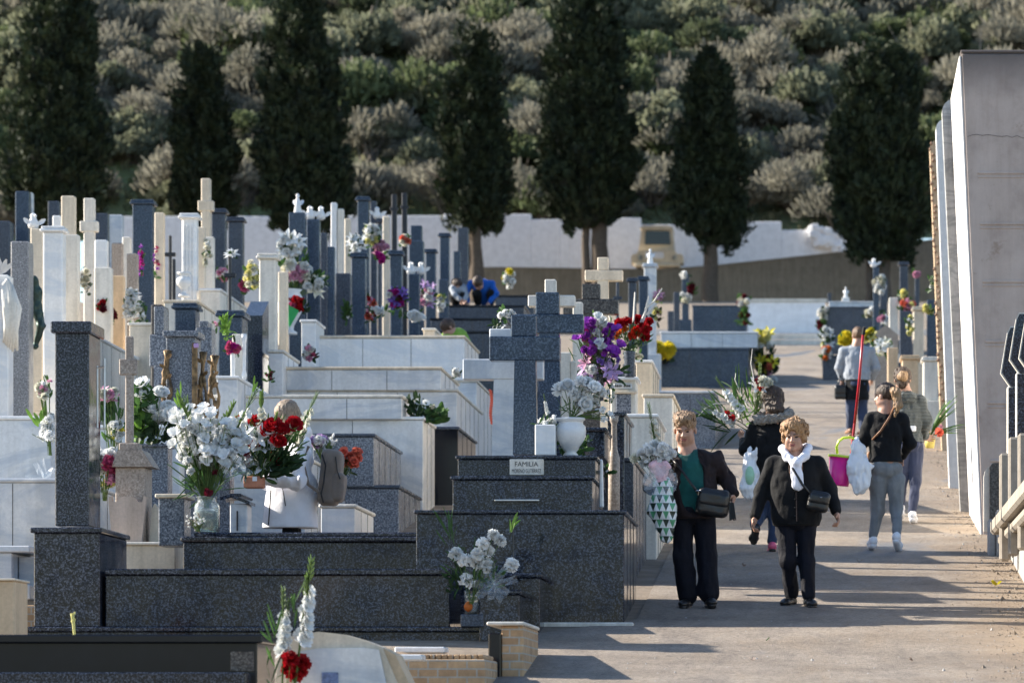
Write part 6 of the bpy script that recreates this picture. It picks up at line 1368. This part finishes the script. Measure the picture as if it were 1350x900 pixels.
mg=mix(nt,(.02,.04,.03),0,(.10,.34,.18),0,.5,'MIX',isg,0); mm=mix(nt,(.78,.80,.80),0,mg,2,.5,'MIX',on,0); nt.l(mm,2,nt.b,'Base Color'); nt.b.inputs['Roughness'].default_value=.35; M['wrap']=nt.m
bq=bouquet('white chrysanthemum bouquet in a green and black patterned wrap, held by the stout woman',(876,655),s,rnd_blooms(867,600,20,14,30,[('mum','white'),('carn','white'),('small','white')],1.15)+[(838,606,'carn','ivory',1.2),(852,612,'carn','white',1.2)],[(874,640,856,535,'ivory',-.03)],[(866,612,20,12,30,.07,.015,0)],depth=.10); bq.location.y-=.27
S=Solid(.007); p=lambda x,y,d:np.array(W(x,y,s,d)); S.cone(p(876,640,-.33),p(876,675,-.33),.075,.108,.04,.7); S.cone(p(876,675,-.33),p(881,712,-.33),.108,.045,.04,.6); S.field(.009,14,8,(1,1,1),.004,40); S.part('wrapper',M['wrap'],bq)
S=Solid(.007); S.cone(p(872,622,-.36),p(874,634,-.36),.085,.045,.03,.6); S.cone(p(872,622,-.42),p(871,614,-.40),.09,.06,.03,.5,'-'); S.field(.012,18,3,(1,1,1),.005,50); S.part('pink_tissue',plain('pink_tissue',(.72,.46,.50),.7,.15,30,.4),bq)
bb=MB()
for q in range(12): a=q*.52; bb.petal(W(873,640,s,-.36),Vector((math.cos(a),-.2,math.sin(a)*.8+.25)),Vector((0,-1,.3)),.15,.10,.2,0,.15,.9)
bb.part('cellophane',M['cello'],bq,fix=False)

# --- 2 woman with permed hair in black cardigan
s=160.6
t,hc,B,w=figure('older woman with permed blonde hair, black cardigan and white scarf, walking towards the viewer',s,(1053,800),(1047,576,-.05),R(190),-.12,
  [(1048,624,0,.205,.14,.18),(1049,652,0,.215,.155,.16),(1050,680,0,.205,.15,.12)],
  [[(1020,611,0),(1004,646,.03),(996,681,-.06),{'n':V3(1,-.1,0),'curl':.7}],[(1078,611,0),(1094,645,.05),(1102,674,-.03),{'n':V3(-1,-.1,0),'curl':.75}]],
  [[(1036,688),(1039,739,-.04),(1043,784,.08)],[(1063,688),(1063,739,-.02),(1066,786,-.10)]],'c_black','c_navy','leather',hem=693,lr=(.088,.068,.055),sl=(.072,.060,.046),neck=(1049,606,0),stout=1.05,k=.97,foot=(R(200),R(168)),topn='cardigan',
  cut=[('e',(1049,612,-.19),(.075,.14,.14)),('e',(1048,603,-.08),(.075,.12,.07))],tin=('c_brown',((1048,602,-.08),(.05,.10,.05))),amp=.0028)
hairshell(t,hc,B,'h_perm',(.110,.116,.100),(0,-.022,.055),.99,.010,[((-.075,-.01,-.005),(.032,.05,.05)),((.075,-.01,-.005),(.032,.05,.05)),((0,.05,.105),(.08,.045,.035))],[((0,.12,-.02),(.064,.08,.080)),((0,.05,-.15),(.12,.12,.08)),((0,-.02,-.17),(.12,.12,.09))],ns=60,curls=300,h=.0045)
zz=lambda x,y,d:Vector(w((x,y,d)))
S=Solid(.007)
for a,bb_ in (((1033,592,-.02),(1037,603,-.13)),((1037,603,-.13),(1050,612,-.19)),((1065,590,-.02),(1062,602,-.13)),((1062,602,-.13),(1050,612,-.19)),((1033,592,-.02),(1040,589,.07)),((1040,589,.07),(1060,589,.07)),((1060,589,.07),(1065,590,-.02))): S.cone(w(a),w(bb_),.034,.030,.02)
S.cone(w((1051,612,-.185)),w((1054,640,-.19)),.034,.045,.02,.5); S.cone(w((1047,612,-.175)),w((1051,642,-.19)),.03,.035,.02,.5); S.field(.004,26,2,(1,1,.5),.003,60).part('scarf',M['c_scarf'],t)
c=w((1079,662,-.17)); o=bag('small rounded black handbag on a crossbody strap of the woman in the cardigan',c,(.09,.05,.085),s,'leather',[[zz(1036,601,-.08),zz(1046,620,-.20),zz(1058,640,-.215),zz(1070,655,-.21)]],rot=.2)
b=MB(); b.lathe(zz(1082,658,-.245),[(.012,0),(.015,.004),(.01,.008)],10); b.part('clasp',M['steel'],o)
b=MB(); 
for sg in (-1,1): b.lathe(Vector(hc+B@(V3(.083*sg,-.005,-.045))),[(.004,-.008),(.008,0),(.004,.008)],8)
b.part('earrings',M['steel'],t)
b=MB(); b.tube([zz(1050,645,-.172),zz(1050.5,662,-.178),zz(1051,688,-.168)],.005,5); b.part('button_band',M['c_jacket'],t)
b=MB()
for q in range(4): b.lathe(zz(1048.5,648+q*11,-.182),[(.006,-.004),(.009,0),(.006,.004)],8)
b.part('buttons',M['leather'],t)

# --- 3 woman with the fur hood carrying gladioli
s=137.7
t,hc,B,w=figure('woman in a black coat with fur trimmed hood, walking away with long gladioli',s,(1015,727),(1019,528,.0),R(-20),-.12,
  [(1019,578,0,.18,.14,.17),(1020,606,0,.175,.15,.14),(1019,630,0,.18,.15,.11)],
  [[(996,562,0),(984,592,.02),(981,580,.22),{'d':V3(-.3,.5,.4)}],[(1042,562,0),(1050,592,.0),(1042,614,.10),{}]],
  [[(1010,640),(1006,672,.10),(996,693,-.10)],[(1028,640),(1022,680,.04),(1018,714,-.02)]],'c_black','c_jeans',('leather','pinks'),hem=640,lr=(.09,.062,.048),sl=(.072,.062,.05),neck=(1019,552,0),topn='coat',amp=.007,foot=(R(-10),R(-5)),bfd=0,shoe_pitch=(.5,.2),face=False)
hairshell(t,hc,B,'h_dark',(.10,.112,.105),(0,-.02,.03),1.03,.008,[((0,-.08,-.03),(0,-.12,-.10),.07,.055),((-.05,-.06,-.03),(-.06,-.09,-.10),.045,.04)],[((0,.13,-.03),(.06,.07,.08))])
S=Solid(.008); n=16; cc=w((1020,549,-.04))
for q in range(n):
    a0,a1=q*6.283/n,(q+1)*6.283/n; f=lambda a:cc+V3(.155*math.cos(a),.12*math.sin(a),.045*math.cos(a*1)*.6-.03*math.sin(a)*-1); S.cone(f(a0),f(a1),.038,.038,.02)
S.field(.010,45,2,(1,1,1),.006,110).part('fur_hood',M['c_fur'],t)
bq=bouquet('loose bunch of long gladioli with red and white florets, held by the fur hood woman',(992,568),s,[(958,545,'small','red',1.4),(965,551,'small','red',1.5),(1003,512,'small','scarlet',1.4),(1001,518,'small','red',1.4)]+rnd_blooms(1005,505,8,8,8,[('carn','ivory'),('small','maroon'),('lily','white')],1.4),
 [(995,565,944,500,'white',.05),(990,570,926,534,'white',.2),(996,562,1002,480,'ivory',0)],[(958,547,20,12,20,.26,.018,0),(978,528,11,18,18,.26,.018,0),(986,547,14,14,26,.22,.018,2),(965,560,16,10,16,.28,.02,1)],depth=.12,stems=True)
b=MB(); b.tube([W(x,y,s,-.05) for x,y in ((1002,515),(994,500),(990,480),(992,460))],[.007,.005,.004,.003],5); b.tube([W(x,y,s,-.02) for x,y in ((985,535),(975,515),(969,500),(970,492))],[.007,.005,.004,.003],5); b.tube([W(x,y,s,-.02) for x,y in ((962,532),(942,532),(930,538),(921,548))],[.004,.006,.005,.002],5); b.part('dry_stems',M['cream2'],bq)
def plastic_bag(label,pts,s,mat,seed,extra=None,name='plastic_bag'):
    o=thing(name,label,'bag',W(pts[-1][0],pts[-1][1],s,pts[-1][2])); S=Solid(.007)
    for a,b_ in zip(pts[:-1],pts[1:]): S.cone(np.array(W(*a[:2],s,a[2])),np.array(W(*b_[:2],s,b_[2])),a[3],b_[3],.02,.6)
    S.field(.013,12,seed,(1.3,1.3,.6),.008,34); S.part('body',M[mat],o); return o
o=plastic_bag('white and green plastic bag hanging in front of the coat of the fur hood woman',[(990,588,-.12,.012),(989,602,-.14,.06),(988,640,-.15,.085),(988,650,-.15,.06)],s,'plwhite',3)
b=MB(); S=Solid(.006); S.ell(np.array(W(989,628,s,-.205)),V3(.045,.03,.09),.01); S.field(.004,20).part('green_print',M['leafy'] if False else plain('mint_print',(.35,.62,.42),.4,.1),o)

# --- 4 woman with bucket, bag and mop
t,hc,B,w=figure('woman with blonde ponytail, black sweater and tight grey trousers, walking away with a bucket',s,(1167,727),(1166,522,0),R(-58),-.05,
  [(1168,567,0,.168,.12,.15),(1166,591,0,.145,.115,.12),(1168,615,0,.175,.145,.125)],
  [[(1148,552,0),(1136,583,.03),(1129,578,.24),{'d':V3(-.4,.5,.1),'curl':1.1}],[(1189,552,0),(1200,584,.04),(1190,600,.16),{}]],
  [[(1158,632),(1157,671,.05),(1151,706,.06)],[(1180,632),(1182,671,.02),(1182,704,-.12)]],'c_black','c_grey','sneaker',hem=609,lr=(.097,.062,.043),sl=(.066,.054,.042),neck=(1168,543,0),k=.98,topn='sweater',bfd=0,foot=(R(-6),R(8)),shoe_pitch=(0,.35),brow='h_dark')
hairshell(t,hc,B,'h_dark',(.090,.108,.096),(0,-.02,.04),.98,.004,[],[((0,.115,-.03),(.062,.07,.09)),((0,-.01,-.15),(.12,.12,.08))])
S=Solid(.006); S.cone(w((1173,515,-.06)),w((1181,518,-.11)),.03,.04,.02); S.cone(w((1181,518,-.11)),w((1184,535,-.12)),.042,.036,.03,.8); S.cone(w((1184,535,-.12)),w((1180,549,-.10)),.036,.012,.03,.8); S.field(.004,60,2,(1,1,.3),.003,120).part('ponytail',M['h_pony'],t)
zz=lambda x,y,d:Vector(w((x,y,d)))
o=bag('narrow brown crossbody strap bag worn over the black sweater',w((1150,600,.17)),(.05,.03,.05),s,'tan',[[zz(1179,536,-.10),zz(1172,552,-.145),zz(1161,569,-.14),zz(1150,580,-.08)]],'shoulder_bag',flap=False)
# bucket
s=138; c=W(1106,639,s,.12); o=thing('bucket','magenta plastic bucket with a lime green rim and handle','bucket',c)
b=MB(); b.lathe((0,0,0),[(.092,0),(.095,.01),(.125,.27),(.122,.27),(.09,.02),(.02,.015)],26)
tl=Matrix.Rotation(.12,3,'Y'); b.v=[tuple(Vector(c)+tl@Vector(q)) for q in b.v]; b.part('body',M['magenta'],o,True)
b=MB(); b.lathe((0,0,.265),[(.124,0),(.136,.002),(.138,.022),(.120,.024),(.118,.004)],26); b.v=[tuple(Vector(c)+tl@Vector(q)) for q in b.v]; b.part('rim',M['lime'],o,True)
b=MB(); b.tube([W(x,y,s,.12) for x,y in ((1104,597),(1103,588),(1106,580),(1112,576),(1121,575),(1128,577))],.013,8); b.part('handle',M['lime'],o,True)
o=plastic_bag('big crumpled white plastic carrier bag held beside the bucket',[(1130,578,.04,.02),(1131,592,.0,.07),(1133,615,-.02,.115),(1134,636,-.02,.10),(1132,644,-.02,.05)],s,'plwhite',6)
b=MB(); b.tube([W(1127,556,s,.2),W(1133,500,s,.12),W(1138,440,s,.0)],.014,8); t2=thing('mop','long red mop pole with a black tip, carried upright','mop',W(1122,600,s,.2)); b.part('pole',M['redp'],t2,True)
b=MB(); b.tube([W(1138,441,s,.0),W(1139.5,431,s,-.02)],[.018,.016],8); b.part('tip',M['rub'],t2); b=MB(); b.tube([W(1127,556,s,.2),W(1122,600,s,.22)],.013,8); b.part('lower_pole',M['redp'],t2)

# --- 5 woman in the grey puffer jacket
s=125.8
t,hc,B,w=figure('woman in a hooded grey quilted jacket and navy leggings, walking away with a potted plant',s,(1198,690),(1190,499,0),R(4),-.05,
  [(1194,541,0,.165,.13,.15),(1194,563,0,.16,.135,.13),(1198,584,0,.165,.14,.11)],
  [[(1176,528,0),(1173,556,.03),(1180,574,.18),{}],[(1213,528,0),(1221,556,.03),(1218,574,.20),{'d':V3(.6,.6,0)}]],
  [[(1190,592),(1190,632,.05),(1188,664,.12)],[(1207,592),(1207,634,0),(1203,674,-.06)]],'c_puff','c_legg','sneaker',hem=583,lr=(.092,.060,.044),sl=(.07,.06,.05),neck=(1193,519,0),k=.97,amp=.006,foot=(R(0),R(6)),shoe_pitch=(.2,.1),face=False)
hairshell(t,hc,B,'h_dark',(.094,.110,.104),(0,-.02,.025),.97,.010,[((0,-.07,-.05),(.06,.05,.07))],[((0,.12,-.03),(.06,.07,.08))])
S=Solid(.006); S.ell(w((1190,497,-.11)),V3(.055,.045,.06),.02); S.field(.006,50,2,(1,1,.5)).part('hair_bun',M['h_pony'],t)
S=Solid(.008); S.ell(w((1193,524,-.10)),V3(.12,.075,.075),.03); S.ell(w((1193,514,-.12)),V3(.07,.05,.05),.01,op='-'); S.field(.006,30,3).part('hood',M['c_puff'],t)
bq=bouquet('spiky green potted plant with a pinkish flower, held by the woman in grey',(1227,578),124,[(1238,570,'carn','coral',1.2),(1240,562,'small','pink',1.2)],[],[],name='potted_plant',cat='plant',stems=False)
b=MB()
for q in range(26):
    a=random.uniform(-.4,2.6); d=Vector((math.cos(a)*.9+.15,random.uniform(-.5,.3),abs(math.sin(a))+.35)); b.petal(W(1227,574,124,.05),d,Vector((0,0,-1)),random.uniform(.25,.5),.035,.35,random.choice((0,0,2)),.02,.12)
b.part('leaves',[M['leaf'],M['leafd'],M['leafy']],bq,fix=False); b=MB(); b.lathe(W(1226,590,124,.05),[(.045,0),(.062,.10),(.055,.10)],14); b.part('pot',plain('yellow_pot',(.65,.52,.12),.5,.1),bq,True)
o=bag('small patterned bag under the elbow of the woman in the grey jacket',w((1202,566,-.12)),(.05,.03,.035),s,'plwhite',[],flap=False)

# --- 6 far woman in grey cardigan
s=88
t,hc,B,w=figure('far woman in a loose grey cardigan with short brown hair, walking away between the graves',s,(1129,573),(1131,442.5,0),R(-15),-.05,
  [(1130,473,0,.20,.14,.17),(1130,492,0,.20,.15,.15),(1130,505,0,.19,.15,.12)],
  [[(1112,463,0),(1106,484,.05),(1110,500,.12),{}],[(1148,463,0),(1155,484,.03),(1150,497,.16),{}]],
  [[(1123,512),(1122,540,.0),(1121,563,.06)],[(1138,512),(1137,541,.02),(1137,565,-.08)]],'c_card','c_jeans','tan',hem=501,lr=(.10,.07,.055),sl=(.075,.062,.05),neck=(1130,455,0),fine=.009,topn='cardigan',face=False)
S=Solid(.01); S.cone(w((1130,503,0)),w((1130,523,0)),.17,.185,.03,.8); S.field(.006,14).planecut(zpx(527,s),True); S.part('skirt',M['c_black'],t)
hairshell(t,hc,B,'h_bron',(.088,.105,.098),(0,-.018,.035),1.03,.005,[],[((0,.115,-.03),(.06,.07,.08))],h=.009)
zz=lambda x,y,d:Vector(w((x,y,d)))
bag('black handbag hanging at the left side of the far woman in the grey cardigan',w((1108,517,-.05)),(.09,.05,.11),s,'leather',[[zz(1104,507,-.05),zz(1108,495,-.02),zz(1112,500,-.05),zz(1113,508,-.05)]])

# --- 7 woman in white coat
s=147
t,hc,B,w=figure('woman in a white hooded coat, head bent over red and white flowers',s,(384,756),(379,548,0),R(-108),-.55,
  [(386,603,0,.165,.15,.18),(387,635,0,.20,.155,.17),(386,660,0,.225,.16,.14)],
  [[(398,588,-.15),(396,637,-.27),(354,634,-.33),{'d':V3(-1,-.1,.05),'n':V3(0,.8,.3),'curl':.9}],[(380,588,.17),(368,634,.24),(346,634,.10),{'d':V3(-1,-.3,0),'n':V3(0,-.8,.3)}]],
  [[(385,666,-.05),(384,704,-.06),(387,746,-.08)],[(387,666,.05),(386,704,.06),(383,746,.08)]],'c_white','c_black','leather',hem=None,lr=(.075,.065,.055),sl=(.082,.074,.052),neck=(385,574,0),topn='coat',amp=.008,bfd=R(-100))
zz=lambda x,y,d:Vector(w((x,y,d)))
S=Solid(.009); S.cone(w((385,645,0)),w((383,692,0)),.225,.25,.03,.80); S.field(.006,12,4,(1,1,.5)).planecut(zpx(696,s),True); S.part('coat_skirt',M['c_white'],t)
S=Solid(.008); S.ell(w((398,570,0)),V3(.085,.12,.09),.03); S.field(.006,24,3).part('hood',M['c_white'],t)
hairshell(t,hc,B,'h_grey',(.090,.112,.10),(0,-.015,.04),1.03,.003,[((0,-.06,-.02),(.05,.06,.09)),((-.06,.03,.0),(-.066,.06,-.11),.034,.022),((.06,.03,.0),(.066,.06,-.11),.034,.022)],[((0,.13,-.03),(.05,.06,.08))])
b=MB(); b.tube([zz(360,647,-.165),zz(359,665,-.172),zz(357,693,-.18)],.006,5); b.tube([zz(376,645,-.195),zz(380,668,-.198)],.004,5); b.part('coat_seam',M['c_black'],t)
# backpack
c=w((437,630,-.05)); o=thing('backpack','taupe canvas backpack on the back of the woman in the white coat','backpack',Vector(c)-Vector((0,0,.25))); Rm=np.array(Matrix.Rotation(.10,3,'Y'))
S=Solid(.007); S.box(c,V3(.095,.15,.25),.06,.02,Rm); S.field(.004,14).part('body',M['canvas'],o)
S=Solid(.007); S.box(c+V3(.07,-.03,-.09),V3(.06,.13,.13),.045,.02,Rm); S.field(.003,14).part('front_pocket',M['canvas'],o)
b=MB(); b.tube([Vector(c)+Vector((x,-.165,z)) for x,z in ((-.06,.2),(-.03,.1),(-.045,-.05),(-.07,-.15),(-.05,-.23))],.007,5); b.tube([Vector(c)+Vector((x,-.16,z)) for x,z in ((.06,.18),(.075,.05),(.10,-.02))],.006,5); b.part('zip',M['iron'],o)
b=MB(); b.tube([zz(410,590,-.2),zz(403,610,-.24),zz(410,640,-.22),zz(424,650,-.2)],.016,6); b.part('shoulder_strap',M['canvas'],o)
# the pot bouquet she carries
s=149; b=MB(); c0=W(341,645,s,-.22); 
bq=bouquet('red roses and white lilies in a terracotta tray held by the woman in white',(343,640),s,[(x,y,'rose','red',1.75) for x,y in ((343,559),(367,564),(376,570),(393,563),(338,586),(373,586),(366,607),(321,561),(361,569))]+[(x,y,'lily','white',1.5) for x,y in ((318,590),(352,590),(330,598),(350,612),(322,610),(345,578),(326,575))]+[(333,602,'small','maroon',1.6),(331,612,'small','maroon',1.5)],
  [(376,620,420,517,'ivory',.30),(350,620,350,520,'ivory',0),(360,610,368,548,'white',.04)],[(358,588,44,28,170,.10,.018,0),(352,616,42,16,240,.12,.035,1),(372,600,18,20,60,.09,.02,1),(340,575,20,16,60,.08,.014,2)],depth=.13); bq.location.y-=.24
b=MB(); b.box(c0.x-.10,c0.x+.075,c0.y-.05,c0.y+.09,c0.z,c0.z+.105,.01); b.part('tray',M['terra'],bq)
b=MB(); b.add([tuple(c0+Vector(q)) for q in ((-.02,-.058,.06),(.02,-.058,.06),(.02,-.058,.1),(-.02,-.058,.1))],[(0,1,2,3)]); b.part('tag',M['white'],bq)
s=145; bouquet('bunch of coral pink carnations sticking out behind the backpack',(452,625),s,rnd_blooms(457,600,16,15,20,[('carn','coral'),('rose','coral')],.95)+[(470,611,'carn','coral',1.0),(472,603,'carn','coral',1.0)],[],[(452,618,12,8,40,.10,.02,1)],depth=.1)
bouquet('pale lilac and white small flowers between the white coat and the coral carnations',(425,610),s,rnd_blooms(418,580,8,9,9,[('carn','lilac'),('carn','white')],1.2)+rnd_blooms(438,580,6,8,12,[('small','white')],.6)+rnd_blooms(405,567,4,8,8,[('small','ivory')],1.1),[],[(425,592,14,10,30,.07,.012,0)],depth=.08)

# --- far people at the graves
def crouch(label,s,hd,hfd,pitch,tor,arms,legs,top,base_z,hair,trous='c_black',feet=True):
    t,hc,B,w=figure(label,s,(tor[-1][0],402),hd,hfd,pitch,tor,arms,legs,top,trous,'leather' if feet else None,neck=(hd[0]+(tor[0][0]-hd[0])*.45,hd[1]+(tor[0][1]-hd[1])*.45,0),fine=.011,base_z=base_z,face=False,lr=(.09,.075,.055))
    hairshell(t,hc,B,hair,(.092,.11,.10),(0,-.015,.03),1.03,.006,[],[((0,.12,-.05),(.05,.06,.06))],h=.01); return t
s=73; bz=zpx(402,74)
crouch('person in a bright blue jacket crouching with bowed head on the dark slab',s,(631,374,-.12),R(200),-1.0,[(635,376,.10,.19,.17,.13),(637,384,.18,.17,.16,.12),(638,391,.22,.16,.16,.10)],
  [[(621,373,.02),(615,387,-.05),(617,399,-.12),{}],[(648,373,.02),(654,387,-.05),(646,399,-.12),{}]],[[(630,391,.15),(629,388,-.08),(629,400,.10)],[(646,391,.15),(648,388,-.05),(647,400,.12)]],'c_blue',bz,'h_dark')
crouch('second crouching person in grey and pale blue beside the one in bright blue',s,(602,376,.0),R(120),-.6,[(604,382,.08,.17,.15,.14),(605,390,.12,.16,.16,.12),(606,395,.15,.17,.16,.09)],
  [[(597,380,-.05),(600,390,-.15),(608,396,-.2),{}],[(613,380,-.02),(615,390,-.12),(614,397,-.2),{}]],[[(600,395,.1),(600,391,-.12),(600,401,.05)],[(611,395,.1),(612,391,-.1),(612,401,.05)]],'c_card',bz,'h_dark')
s=92; crouch('person in a lime green top bending behind the highest white tomb',s,(591,432,-.05),R(250),-.7,[(599,446,.05,.20,.15,.16),(606,458,.1,.17,.15,.15),(609,474,.1,.17,.15,.12)],
  [[(588,446,-.1),(585,470,-.15),(582,485,-.2),{}],[(606,444,.12),(600,470,.1),(592,484,.0),{}]],[[(605,484,0),(604,530,.02),(606,572,.02)],[(614,484,0),(614,530,.02),(614,572,.02)]],'c_green',None,'h_dark')

# --- small bronze crucified figure on the light granite pillar
s=119; p=lambda x,y,d=0:np.array(W(x,y,s,d)); S=Solid(.009)
S.ell(p(46,371,-.02),V3(.05,.05,.065),.02); S.cone(p(46,378),p(47,385),.03,.05,.03); S.cone(p(47,385),p(48,404),.075,.055,.04,.8); S.cone(p(48,404),p(50,412),.06,.06,.03)
S.cone(p(46,383),p(39,371),.032,.024,.02); S.cone(p(39,371),p(37,360),.024,.018,.02); S.cone(p(50,384),p(45,372,.08),.03,.022,.02)
S.cone(p(49,412),p(54,431,-.05),.048,.036,.02); S.cone(p(54,431,-.05),p(47,452),.036,.022,.02); S.cone(p(50,412,.05),p(56,430,.0),.045,.034,.02); S.cone(p(56,430,.0),p(48,454,.03),.034,.02,.02); S.ell(p(46,457),V3(.04,.05,.03),.02); S.cone(p(44,408),p(50,415),.06,.05,.03)
S.field(.003,30); S.part('bronze_figure',M['bronze'],lg)
